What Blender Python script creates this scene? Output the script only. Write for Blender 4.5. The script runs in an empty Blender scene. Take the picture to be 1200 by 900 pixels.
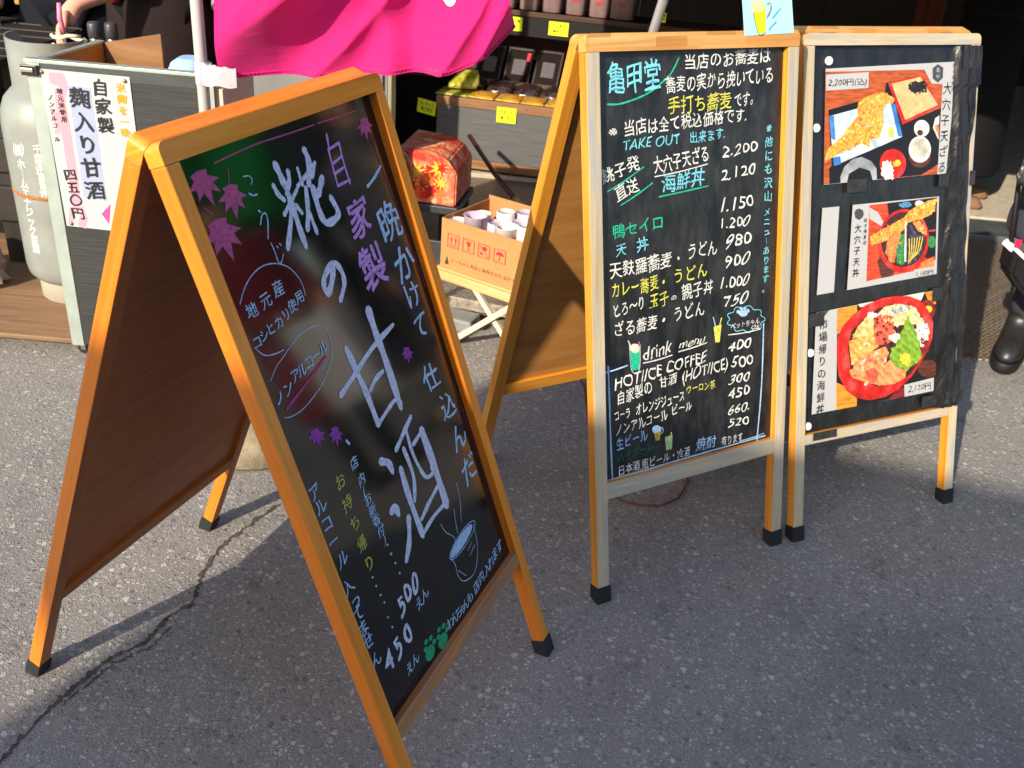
import bpy, bmesh, math, random
from mathutils import Vector, Matrix, Euler
from math import sin, cos, pi, radians
SC = bpy.context.scene
COL = SC.collection

# ------------------------------------------------------------------ camera, sky, sun, exposure
CAM_F, CAM_PITCH, CAM_ROLL, CAM_H = 1125.867, 0.5140437, 0.0867168, 1.46589
cd = bpy.data.cameras.new('camera'); cam = bpy.data.objects.new('camera', cd); COL.objects.link(cam)
cd.sensor_fit = 'HORIZONTAL'; cd.sensor_width = 36.0; cd.lens = 36.0*CAM_F/1200.0
cd.clip_start = 0.02; cd.clip_end = 600.0
cd.dof.use_dof = True; cd.dof.focus_distance = 1.75; cd.dof.aperture_fstop = 9.0
_f = Vector((0, cos(CAM_PITCH), -sin(CAM_PITCH))); _r = Vector((1, 0, 0)); _u = _r.cross(_f)
_R = cos(CAM_ROLL)*_r + sin(CAM_ROLL)*_u; _U = -sin(CAM_ROLL)*_r + cos(CAM_ROLL)*_u
cam.matrix_world = Matrix(((_R.x, _U.x, -_f.x, 0), (_R.y, _U.y, -_f.y, 0), (_R.z, _U.z, -_f.z, CAM_H), (0, 0, 0, 1)))
SC.camera = cam

SUN_AZ, SUN_EL = radians(31.5), radians(27.0)          # the light travels towards +y, 30 degrees to +x
TRAVEL = Vector((sin(SUN_AZ)*cos(SUN_EL), cos(SUN_AZ)*cos(SUN_EL), -sin(SUN_EL)))
world = bpy.data.worlds.new('World'); SC.world = world; world.use_nodes = True
wn = world.node_tree.nodes; wl = world.node_tree.links
sky = wn.new('ShaderNodeTexSky'); sky.sky_type = 'NISHITA'; sky.sun_disc = False
sky.sun_elevation = SUN_EL; sky.sun_rotation = math.atan2(-TRAVEL.x, -TRAVEL.y); sky.air_density = 1.0; sky.dust_density = 1.6; sky.ozone_density = 1.0
wl.new(sky.outputs[0], wn['Background'].inputs[0]); wn['Background'].inputs[1].default_value = 0.138
sd = bpy.data.lights.new('sun', 'SUN'); sd.energy = 4.0; sd.angle = radians(0.53); sd.color = (1.0, 0.875, 0.69)
sun = bpy.data.objects.new('sun', sd); COL.objects.link(sun); sun.rotation_euler = TRAVEL.to_track_quat('-Z', 'Y').to_euler(); sun.location = (-4, -6, 6)
SC.view_settings.view_transform = 'Standard'; SC.view_settings.look = 'None'; SC.view_settings.gamma = 1.0
SC.view_settings.use_curve_mapping = False
SC.view_settings.exposure = 0.92

# ------------------------------------------------------------------ materials
def lin(c):
    return tuple(((v/255.0)/12.92 if v/255.0 <= 0.04045 else ((v/255.0+0.055)/1.055)**2.4) for v in c) + (1.0,)
MATS = {}
class NT:
    def __init__(s, name, rough=0.6, spec=0.5, metal=0.0, coat=0.0):
        s.m = bpy.data.materials.new(name); s.m.use_nodes = True
        s.n = s.m.node_tree.nodes; s.l = s.m.node_tree.links; s.b = s.n['Principled BSDF']
        s.b.inputs['Roughness'].default_value = rough; s.b.inputs['Specular IOR Level'].default_value = spec
        s.b.inputs['Metallic'].default_value = metal; s.b.inputs['Coat Weight'].default_value = coat
        s.b.inputs['Coat Roughness'].default_value = 0.138
    def node(s, t, **kw):
        x = s.n.new(t)
        for k, v in kw.items(): setattr(x, k, v)
        return x
    def link(s, a, b): s.l.new(a, b)
    def coords(s, kind='Object', scale=(1, 1, 1), rot=(0, 0, 0)):
        tc = s.node('ShaderNodeTexCoord'); mp = s.node('ShaderNodeMapping')
        mp.inputs['Scale'].default_value = scale; mp.inputs['Rotation'].default_value = rot
        s.link(tc.outputs[kind], mp.inputs[0]); return mp.outputs[0]
    def noise(s, vec, scale, detail=4, rough=0.55, dist=0.0):
        x = s.node('ShaderNodeTexNoise'); x.inputs['Scale'].default_value = scale; x.inputs['Detail'].default_value = detail
        x.inputs['Roughness'].default_value = rough; x.inputs['Distortion'].default_value = dist
        s.link(vec, x.inputs['Vector']); return x.outputs[0]
    def ramp(s, fac, stops):
        x = s.node('ShaderNodeValToRGB'); e = x.color_ramp.elements
        e[0].position, e[0].color = stops[0]; e[1].position, e[1].color = stops[-1]
        for p, c in stops[1:-1]:
            k = e.new(p); k.color = c
        s.link(fac, x.inputs[0]); return x.outputs[0]
    def mix(s, fac, a, b, mode='MIX'):
        x = s.node('ShaderNodeMix', data_type='RGBA', blend_type=mode)
        if hasattr(fac, 'links'): s.link(fac, x.inputs[0])
        else: x.inputs[0].default_value = fac
        for sock, v in ((x.inputs[6], a), (x.inputs[7], b)):
            if hasattr(v, 'links'): s.link(v, sock)
            else: sock.default_value = v
        return x.outputs[2]
    def math(s, op, a, b=0.0, clamp=False):
        x = s.node('ShaderNodeMath', operation=op); x.use_clamp = clamp
        for i, v in enumerate((a, b)):
            if hasattr(v, 'links'): s.link(v, x.inputs[i])
            else: x.inputs[i].default_value = v
        return x.outputs[0]
    def color(s, c):
        if hasattr(c, 'links'): s.link(c, s.b.inputs['Base Color'])
        else: s.b.inputs['Base Color'].default_value = c
    def rough(s, r): s.link(r, s.b.inputs['Roughness'])
    def bump(s, h, strength=0.3, dist=0.002):
        x = s.node('ShaderNodeBump'); x.inputs['Strength'].default_value = strength; x.inputs['Distance'].default_value = dist
        s.link(h, x.inputs['Height']); s.link(x.outputs[0], s.b.inputs['Normal']); return x

def plain(name, rgb, rough=0.6, spec=0.4, metal=0.0, vary=0.12, scale=18.0, coat=0.0, bump=0.0):
    if name in MATS: return MATS[name]
    t = NT(name, rough, spec, metal, coat); v = t.coords('Object')
    f = t.noise(v, scale, 5)
    c = lin(rgb); lo = tuple(x*(1-vary) for x in c[:3])+(1,); hi = tuple(min(1, x*(1+vary)) for x in c[:3])+(1,)
    t.color(t.ramp(f, [(0.3, lo), (0.7, hi)]))
    if bump: t.bump(t.noise(v, scale*3, 4), bump, 0.003)
    MATS[name] = t.m; return t.m

def wood(name, dark, mid, light, rough=0.45, coat=0.0, grain=70.0, bump=0.15, blocks=False, wear=None):
    if name in MATS: return MATS[name]
    t = NT(name, rough, 0.4, 0.0, coat)
    v = t.coords('UV', (1, 1, 1))
    st = t.coords('UV', (2.2, grain, 1))
    fibre = t.noise(st, 1.6, 6, 0.6, 0.6)
    broad = t.noise(t.coords('UV', (1.5, 9, 1)), 1.7, 3)
    f = t.math('ADD', t.math('MULTIPLY', fibre, 0.65), t.math('MULTIPLY', broad, 0.4))
    c = t.ramp(f, [(0.32, lin(dark)), (0.52, lin(mid)), (0.72, lin(light))])
    if blocks:      # finger-jointed strips glued end to end
        sep = t.node('ShaderNodeSeparateXYZ'); t.link(v, sep.inputs[0])
        row = t.math('FLOOR', t.math('MULTIPLY', sep.outputs[1], 52.0))
        fl = t.math('FLOOR', t.math('ADD', t.math('MULTIPLY', sep.outputs[0], 13.0), t.math('MULTIPLY', row, 0.37)))
        comb = t.node('ShaderNodeCombineXYZ'); t.link(fl, comb.inputs[0]); t.link(row, comb.inputs[1])
        wnn = t.node('ShaderNodeTexWhiteNoise', noise_dimensions='2D'); t.link(comb.outputs[0], wnn.inputs[0])
        tint = t.ramp(wnn.outputs[0], [(0.0, (0.62, 0.42, 0.26, 1)), (0.2, (1.0, 0.82, 0.6, 1)), (0.55, (1.0, 0.97, 0.9, 1)), (1.0, (0.95, 0.68, 0.38, 1))])
        c = t.mix(1.0, c, tint, 'MULTIPLY')
    if wear:        # weathered, grey, open-grained patches
        wv = t.noise(t.coords('UV', (3.0, 22, 1)), 1.8, 5, 0.65)
        c = t.mix(t.ramp(wv, [(0.46, (0, 0, 0, 1)), (0.62, (1, 1, 1, 1))]), c, lin(wear))
    sp = t.noise(t.coords('UV', (9, 60, 1)), 3.0, 5, 0.7)
    c = t.mix(t.ramp(sp, [(0.66, (0, 0, 0, 1)), (0.76, (0.5, 0.5, 0.5, 1))]), c, lin(tuple(x*0.55 for x in dark)))
    nick = t.noise(t.coords('UV', (38, 55, 1)), 2.0, 3, 0.6)
    c = t.mix(t.ramp(nick, [(0.72, (0, 0, 0, 1)), (0.74, (0.55, 0.55, 0.55, 1))]), c, lin(tuple(min(255, x*0.5+122) for x in light)))
    scr = t.noise(t.coords('UV', (3, 260, 1)), 2.0, 2, 0.5)
    c = t.mix(t.ramp(scr, [(0.7, (0, 0, 0, 1)), (0.74, (0.35, 0.35, 0.35, 1))]), c, lin(tuple(x*0.6 for x in dark)))
    t.color(c); t.bump(fibre, bump, 0.0012)
    t.rough(t.ramp(broad, [(0.3, (rough*0.8,)*3+(1,)), (0.75, (min(1, rough*1.25),)*3+(1,))]))
    MATS[name] = t.m; return t.m

def paint(name, rgb, rough=0.55):      # opaque marker ink: streaky
    n = 'ink_'+name
    if n in MATS: return MATS[n]
    t = NT(n, rough, 0.3); v = t.coords('Object', (1, 1, 1))
    f = t.noise(v, 160.0, 4, 0.6); c = lin(rgb)
    g2 = t.noise(t.coords('Object', (1, 1, 0.35)), 420.0, 3, 0.7)
    f = t.math('ADD', t.math('MULTIPLY', f, 0.55), t.math('MULTIPLY', g2, 0.5))
    t.color(t.ramp(f, [(0.34, tuple(x*0.34 for x in c[:3])+(1,)), (0.5, tuple(x*0.82 for x in c[:3])+(1,)), (0.62, c)]))
    MATS[n] = t.m; return t.m

INK = dict(ghost=(40, 44, 48), white=(238, 238, 230), cyan=(130, 220, 236), yellow=(226, 222, 92), green=(45, 196, 152), blue=(176, 212, 248), darkgreen=(28, 120, 92), cream=(235, 225, 205), pink=(225, 120, 140), ochre=(190, 165, 60), palegreen=(185, 215, 150),
           periwinkle=(214, 219, 246), purple=(206, 150, 230), maple=(196, 84, 138), plum=(168, 62, 120), violet=(150, 60, 165), dimplum=(96, 54, 104), olive=(196, 200, 92), pawgreen=(30, 168, 118),
           paper=(184, 184, 184), ink=(30, 28, 30), tablewood=(178, 84, 36), tray=(24, 20, 22), plate=(196, 214, 224), plateblue=(52, 118, 190), tempura=(216, 142, 34), tempurahi=(232, 172, 58), tempuralo=(182, 108, 26), nori=(30, 28, 26), whitecrumb=(232, 222, 200), wasabi=(180, 190, 90), lacquer=(206, 34, 26), noodle=(196, 170, 112), bowlgrey=(150, 154, 158),
           shred=(232, 226, 206), yellowfood=(226, 190, 50), browncup=(92, 44, 30), whitecup=(228, 228, 220), creamcup=(206, 204, 186), orangefood=(226, 110, 36), logo=(70, 72, 76), paperink=(190, 190, 190), redtable=(206, 70, 34), bluefood=(70, 130, 170), bowlin=(60, 22, 20),
           greenfood=(44, 124, 66), eggplant=(40, 44, 70), orangewood=(222, 142, 46), darkred=(128, 28, 26), palefish=(236, 186, 110), orangefish=(232, 160, 70), tuna=(222, 92, 66), creamfood=(226, 196, 150), silverfish=(140, 158, 168), salmon=(236, 142, 84), shiso=(120, 160, 34),
           pinkwash=(202, 148, 164), bluewash=(152, 162, 190), inkgrey=(40, 44, 50), orangeink=(240, 160, 30), hotpink=(240, 70, 130), skysheet=(176, 226, 232), beer=(214, 214, 10), foam=(236, 236, 150), skyink=(60, 180, 222))
def food(name, rgb):      # printed food: mottled in the print itself
    n = 'print_'+name
    if n in MATS: return MATS[n]
    t = NT(n, 0.35, 0.4); v = t.coords('Object'); c = lin(rgb)
    f = t.math('ADD', t.math('MULTIPLY', t.noise(v, 130, 5, 0.65, 0.8), 0.6), t.math('MULTIPLY', t.noise(v, 420, 4, 0.6, 1.0), 0.45))
    lo = lambda k: tuple(x*k for x in c[:3])+(1,)
    hi = lambda k, o: tuple(min(1, x*k+o) for x in c[:3])+(1,)
    if name in ('paper', 'skysheet', 'pinkwash', 'bluewash', 'beer', 'logo', 'tray'):
        t.color(t.ramp(f, [(0.3, lo(0.9)), (0.7, c)]))
    elif name.startswith('tempura') or name == 'orangefood':
        a = t.node('ShaderNodeTexVoronoi'); a.inputs['Scale'].default_value = 190; t.link(v, a.inputs['Vector'])
        g_ = t.math('ADD', t.math('MULTIPLY', a.outputs['Distance'], 0.5), t.math('MULTIPLY', t.noise(v, 60, 4, 0.6), 0.75))
        t.color(t.ramp(g_, [(0.36, lo(0.5)), (0.52, c), (0.68, hi(1.15, 0.04)), (0.82, hi(1.2, 0.14))]))
    elif name in ('noodle', 'salmon', 'orangefish', 'palefish', 'creamfood', 'eggplant', 'shiso', 'tuna', 'silverfish'):
        w = t.node('ShaderNodeTexWave', bands_direction='DIAGONAL'); w.inputs['Scale'].default_value = 150 if name == 'noodle' else 24
        w.inputs['Distortion'].default_value = 9 if name == 'noodle' else 5; w.inputs['Detail'].default_value = 3; w.inputs['Detail Scale'].default_value = 2.0; t.link(v, w.inputs['Vector'])
        g_ = t.math('ADD', t.math('MULTIPLY', w.outputs[1], 0.4 if name == 'noodle' else 0.2), t.math('MULTIPLY', t.noise(v, 55, 5, 0.6, 0.8), 0.8 if name == 'noodle' else 0.9))
        t.color(t.ramp(g_, [(0.34, lo(0.6)), (0.54, c), (0.78, hi(1.2, 0.08))]))
    elif name in ('tablewood', 'orangewood', 'redtable', 'browncup', 'darkred'):
        g_ = t.noise(t.coords('Object', (14, 14, 90)), 2.0, 5, 0.65)
        t.color(t.ramp(g_, [(0.34, lo(0.6)), (0.52, c), (0.7, hi(1.25, 0.02))]))
    elif name in ('lacquer', 'bowlgrey', 'whitecup', 'creamcup', 'plate', 'plateblue'):
        g_ = t.noise(v, 26, 3, 0.5)
        t.color(t.ramp(g_, [(0.34, lo(0.62)), (0.52, c), (0.68, hi(1.15, 0.06))]))
    else:
        t.color(t.ramp(f, [(0.34, lo(0.5)), (0.5, c), (0.66, hi(1.35, 0.03))]))
    MATS[n] = t.m; return t.m

def asphalt():
    t = NT('asphalt', 0.85, 0.35); v = t.coords('Object')
    wob = t.node('ShaderNodeVectorMath', operation='ADD')
    nz = t.node('ShaderNodeTexNoise'); nz.inputs['Scale'].default_value = 60; t.link(v, nz.inputs['Vector'])
    sc_ = t.node('ShaderNodeVectorMath', operation='SCALE'); sc_.inputs[3].default_value = 0.012; t.link(nz.outputs['Color'], sc_.inputs[0])
    t.link(v, wob.inputs[0]); t.link(sc_.outputs[0], wob.inputs[1]); vv = wob.outputs[0]
    def stones(scale, keep, size):
        a = t.node('ShaderNodeTexVoronoi', feature='F1'); a.inputs['Scale'].default_value = scale; t.link(vv, a.inputs['Vector'])
        sp = t.node('ShaderNodeSeparateColor'); t.link(a.outputs['Color'], sp.inputs[0])
        on = t.math('GREATER_THAN', sp.outputs[0], keep)
        near = t.node('ShaderNodeMapRange'); near.inputs[1].default_value = size; near.inputs[2].default_value = size*0.72; t.link(a.outputs['Distance'], near.inputs[0])
        return t.math('MULTIPLY', on, near.outputs[0]), sp.outputs[1], a.outputs['Distance']
    m1, r1, d1 = stones(60, 0.62, 0.44); m2, r2, d2 = stones(120, 0.38, 0.46); m3, r3, d3 = stones(260, 0.35, 0.5)
    fine = t.noise(v, 420, 3, 0.7); big = t.noise(v, 1.1, 5, 0.65, 0.4); midn = t.noise(v, 9, 5, 0.6)
    base = t.ramp(fine, [(0.25, (0.12, 0.116, 0.112, 1)), (0.55, (0.265, 0.255, 0.24, 1)), (0.8, (0.42, 0.40, 0.375, 1))])
    st = [(0.0, (0.16, 0.153, 0.148, 1)), (0.4, (0.28, 0.268, 0.254, 1)), (0.75, (0.37, 0.354, 0.334, 1)), (1.0, (0.52, 0.50, 0.475, 1))]
    c = t.mix(t.math('MULTIPLY', m3, 0.8), base, t.ramp(r3, st)); c = t.mix(m2, c, t.ramp(r2, st)); c = t.mix(m1, c, t.ramp(r1, st))
    c = t.mix(1.0, c, t.ramp(big, [(0.28, (0.66, 0.66, 0.675, 1)), (0.5, (0.96, 0.95, 0.94, 1)), (0.72, (1.14, 1.11, 1.06, 1))]), 'MULTIPLY')
    c = t.mix(1.0, c, t.ramp(midn, [(0.26, (0.62, 0.62, 0.63, 1)), (0.4, (1, 1, 1, 1))]), 'MULTIPLY')
    gum = t.node('ShaderNodeTexVoronoi', feature='F1'); gum.inputs['Scale'].default_value = 2.6; t.link(vv, gum.inputs['Vector'])
    gs = t.node('ShaderNodeSeparateColor'); t.link(gum.outputs['Color'], gs.inputs[0])
    gd = t.math('ADD', gum.outputs['Distance'], t.math('MULTIPLY', t.noise(v, 40, 3), 0.05))
    gm = t.math('MULTIPLY', t.math('LESS_THAN', gd, t.math('ADD', 0.045, t.math('MULTIPLY', gs.outputs[1], 0.05))), t.math('GREATER_THAN', gs.outputs[0], 0.45))
    c = t.mix(t.math('MULTIPLY', gm, 0.6), c, (0.07, 0.068, 0.07, 1))
    t.color(c)
    h = t.math('ADD', t.math('MULTIPLY', m1, 0.6), t.math('ADD', t.math('MULTIPLY', m2, 0.5), t.math('ADD', t.math('MULTIPLY', m3, 0.35), t.math('MULTIPLY', fine, 0.7))))
    t.bump(h, 0.75, 0.0028)
    return t.m

# ------------------------------------------------------------------ mesh helpers
class MB:
    """collects shapes (with a grain-direction UV) and links them as one mesh object"""
    def __init__(s): s.bm = bmesh.new(); s.uv = s.bm.loops.layers.uv.new('UVMap')
    def add(s, verts, faces, mat=0, uvs=None, smooth=False, mp=None):
        vs = [s.bm.verts.new(mp(*v) if mp else v) for v in verts]
        for i, f in enumerate(faces):
            try: bf = s.bm.faces.new([vs[k] for k in f])
            except ValueError: continue
            bf.material_index = mat[i] if isinstance(mat, (list, tuple)) else mat; bf.smooth = smooth
            if uvs:
                for lp, k in zip(bf.loops, f): lp[s.uv].uv = uvs[k]
        return vs
    def box(s, lo, hi, bevel=0.0015, axis=None, mp=None, mat=0, matw=None, uo=None):
        """bevelled box; axis = grain direction; matw = material index of the faces on the third axis"""
        t = bmesh.new(); bmesh.ops.create_cube(t, size=1.0)
        d = [hi[i]-lo[i] for i in range(3)]; c = [(hi[i]+lo[i])/2 for i in range(3)]
        for v in t.verts: v.co = Vector([v.co[i]*d[i]+c[i] for i in range(3)])
        if bevel > 0: bmesh.ops.bevel(t, geom=list(t.edges), offset=min(bevel, 0.45*min(d)), segments=2, profile=0.6, affect='EDGES')
        t.normal_update()
        if axis is None: axis = max(range(3), key=lambda i: d[i])
        o1, o2 = [i for i in range(3) if i != axis]
        ou = random.uniform(0, 9) if uo is None else uo; ov = random.uniform(0, 9)
        m = {}
        for v in t.verts: m[v.index] = s.bm.verts.new(mp(*v.co) if mp else v.co)
        for f in t.faces:
            bf = s.bm.faces.new([m[v.index] for v in f.verts])
            bf.material_index = matw if (matw is not None and abs(f.normal[2]) > 0.8) else mat
            n = f.normal; across = o1 if abs(n[o2]) > abs(n[o1]) else o2
            for lp, v in zip(bf.loops, f.verts): lp[s.uv].uv = (v.co[axis]+ou, v.co[across]+ov+0.37*(across == o1))
        t.free(); return s
    def prism(s, pts, w0, w1, mp=None, mat=0, matw=None, axis=0, bevel=0.0):
        """polygon pts (in the first two axes) extruded between w0 and w1"""
        n = len(pts); ou = random.uniform(0, 9)
        vs = [(p[0], p[1], w0) for p in pts]+[(p[0], p[1], w1) for p in pts]
        fs = [tuple(range(n-1, -1, -1)), tuple(range(n, 2*n))]+[(i, (i+1) % n, n+(i+1) % n, n+i) for i in range(n)]
        uv = [(v[axis]+ou, v[1-axis]+v[2]) for v in vs]
        s.add(vs, fs, [matw if matw is not None else mat]*2+[mat]*n, uv, mp=mp); return s
    def tube(s, pts, r, seg=10, mat=0, caps=True, mp=None, smooth=True):
        pts = [Vector(p) for p in pts]; n = len(pts); rs = r if isinstance(r, (list, tuple)) else [r]*n
        vs = []; up = None
        for i, p in enumerate(pts):
            d = (pts[min(i+1, n-1)]-pts[max(i-1, 0)]).normalized()
            if up is None: up = Vector((0, 0, 1)) if abs(d.z) < 0.9 else Vector((1, 0, 0))
            a = d.cross(up).normalized(); up = a.cross(d).normalized()
            for k in range(seg):
                th = 2*pi*k/seg; vs.append(tuple(p+(a*cos(th)+up*sin(th))*rs[i]))
        fs = [(i*seg+k, i*seg+(k+1) % seg, (i+1)*seg+(k+1) % seg, (i+1)*seg+k) for i in range(n-1) for k in range(seg)]
        b = s.add(vs, fs, mat, smooth=smooth, mp=mp, uvs=[(v[2], v[0]+v[1]) for v in vs])
        if caps:
            for rng in (range(seg-1, -1, -1), range((n-1)*seg, n*seg)):
                try: f = s.bm.faces.new([b[k] for k in rng]); f.material_index = mat
                except ValueError: pass
        return s
    def lathe(s, prof, c=(0, 0, 0), seg=32, mat=0, smooth=True, cap0=True, cap1=True, a0=0.0, a1=2*pi):
        full = abs(a1-a0-2*pi) < 1e-6; k = seg if full else seg+1
        vs = []; uv = []
        for r, z in prof:
            for i in range(k):
                th = a0+(a1-a0)*i/seg; vs.append((c[0]+r*cos(th), c[1]+r*sin(th), c[2]+z)); uv.append((z, th*0.1))
        fs = []
        for j in range(len(prof)-1):
            for i in range(seg): fs.append((j*k+i, j*k+(i+1) % k, (j+1)*k+(i+1) % k, (j+1)*k+i))
        b = s.add(vs, fs, mat, uv, smooth)
        if full:
            for j, on in ((0, cap0), (len(prof)-1, cap1)):
                if on and prof[j][0] > 1e-5:
                    f = s.bm.faces.new([b[j*k+i] for i in range(k)]); f.material_index = mat
        return s
    def loft(s, rings, seg=20, mat=0, cap=True, power=2.0, smooth=True):
        """rings: (centre, radius x, radius y)"""
        vs = []
        for c, rx, ry in rings:
            for i in range(seg):
                th = 2*pi*i/seg; a, b_ = cos(th), sin(th)
                vs.append((c[0]+rx*math.copysign(abs(a)**(2/power), a), c[1]+ry*math.copysign(abs(b_)**(2/power), b_), c[2]))
        fs = [(j*seg+i, j*seg+(i+1) % seg, (j+1)*seg+(i+1) % seg, (j+1)*seg+i) for j in range(len(rings)-1) for i in range(seg)]
        b = s.add(vs, fs, mat, [(v[2], v[0]) for v in vs], smooth)
        if cap:
            s.bm.faces.new([b[i] for i in range(seg)][::-1]).material_index = mat
            s.bm.faces.new([b[(len(rings)-1)*seg+i] for i in range(seg)]).material_index = mat
        return s
    def obj(s, name, mats, parent=None, solid=0.0, recalc=True):
        if recalc: bmesh.ops.recalc_face_normals(s.bm, faces=list(s.bm.faces))
        me = bpy.data.meshes.new(name); s.bm.to_mesh(me); s.bm.free()
        for m in (mats if isinstance(mats, (list, tuple)) else [mats]): me.materials.append(m)
        o = bpy.data.objects.new(name, me); COL.objects.link(o)
        if parent: o.parent = parent
        if solid:
            md = o.modifiers.new('thickness', 'SOLIDIFY'); md.thickness = solid; md.offset = 0
        return o

def tag(o, label, cat, group=None):
    o['label'] = label; o['category'] = cat
    if group: o['group'] = group
    return o
def thing(name, label, cat, loc=(0, 0, 0), rz=0.0, group=None):
    o = bpy.data.objects.new(name, None); COL.objects.link(o); o.empty_display_size = 0.1
    o.location = loc; o.rotation_euler = (0, 0, rz); return tag(o, label, cat, group)
def struct(o): o['kind'] = 'structure'; return o

# ------------------------------------------------------------------ lettering
GLYPH = {}
def glyph(ch, bold):
    key = (ch, round(bold, 3))
    if key in GLYPH: return GLYPH[key]
    def mk(body):
        c = bpy.data.curves.new('letter', 'FONT'); c.body = body; c.size = 1.0; c.offset = bold; c.resolution_u = 3
        o = bpy.data.objects.new('letter', c); COL.objects.link(o)
        bpy.context.view_layer.update()
        me = bpy.data.meshes.new_from_object(o.evaluated_get(bpy.context.evaluated_depsgraph_get()))
        vs = [tuple(v.co) for v in me.vertices]; fs = [tuple(p.vertices) for p in me.polygons]
        bpy.data.objects.remove(o); bpy.data.curves.remove(c); bpy.data.meshes.remove(me)
        return vs, fs
    v, f = mk(ch); v2, _ = mk(ch+ch)
    if v:
        w1 = max(p[0] for p in v); adv = max(p[0] for p in v2)-w1
    else: adv = 0.3
    GLYPH[key] = (v, f, adv); return GLYPH[key]
def warp(x, y, s):
    return (x+0.030*sin(6.1*y+s)+0.018*sin(11*x+2*s)+0.10*sin(s*3.1)*y, y+0.034*sin(5.3*x+1.7*s)+0.018*sin(9*y+s)+0.05*x)
def ribbon(mb, P, w, mp, mat, taper=True):
    Q = []
    n = len(P)
    if n > 2:       # Catmull-Rom
        for i in range(n-1):
            p0, p1, p2, p3 = (P[max(0, i-1)], P[i], P[i+1], P[min(n-1, i+2)])
            for k in range(6):
                t = k/6.0
                Q.append(tuple(0.5*((2*p1[d])+(-p0[d]+p2[d])*t+(2*p0[d]-5*p1[d]+4*p2[d]-p3[d])*t*t+(-p0[d]+3*p1[d]-3*p2[d]+p3[d])*t**3) for d in (0, 1)))
        Q.append(P[-1])
    else:
        for k in range(7): Q.append((P[0][0]+(P[1][0]-P[0][0])*k/6.0, P[0][1]+(P[1][1]-P[0][1])*k/6.0))
    m = len(Q); vs = []; s = random.uniform(0, 9)
    # round ends
    L = []
    for i in range(m):
        a, b = Q[max(0, i-1)], Q[min(m-1, i+1)]; dx, dy = b[0]-a[0], b[1]-a[1]; l = math.hypot(dx, dy) or 1e-6
        L.append((dx/l, dy/l))
    pts = [(Q[0][0]-L[0][0]*w*0.4, Q[0][1]-L[0][1]*w*0.4)]+Q+[(Q[-1][0]+L[-1][0]*w*0.4, Q[-1][1]+L[-1][1]*w*0.4)]
    dirs = [L[0]]+L+[L[-1]]
    for i, (p, d) in enumerate(zip(pts, dirs)):
        k = 0.42 if i in (0, len(pts)-1) else 1.0+0.13*sin(i*0.9+s)
        if taper and i > len(pts)*0.75: k *= 1.0-0.25*(i/len(pts)-0.75)/0.25
        h = w*0.5*k; vs += [(p[0]-d[1]*h, p[1]+d[0]*h), (p[0]+d[1]*h, p[1]-d[0]*h)]
    fs = [(2*i, 2*i+1, 2*i+3, 2*i+2) for i in range(len(pts)-1)]
    mb.add([(v[0], v[1], 0.0) for v in vs], fs, mat, mp=mp)
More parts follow.
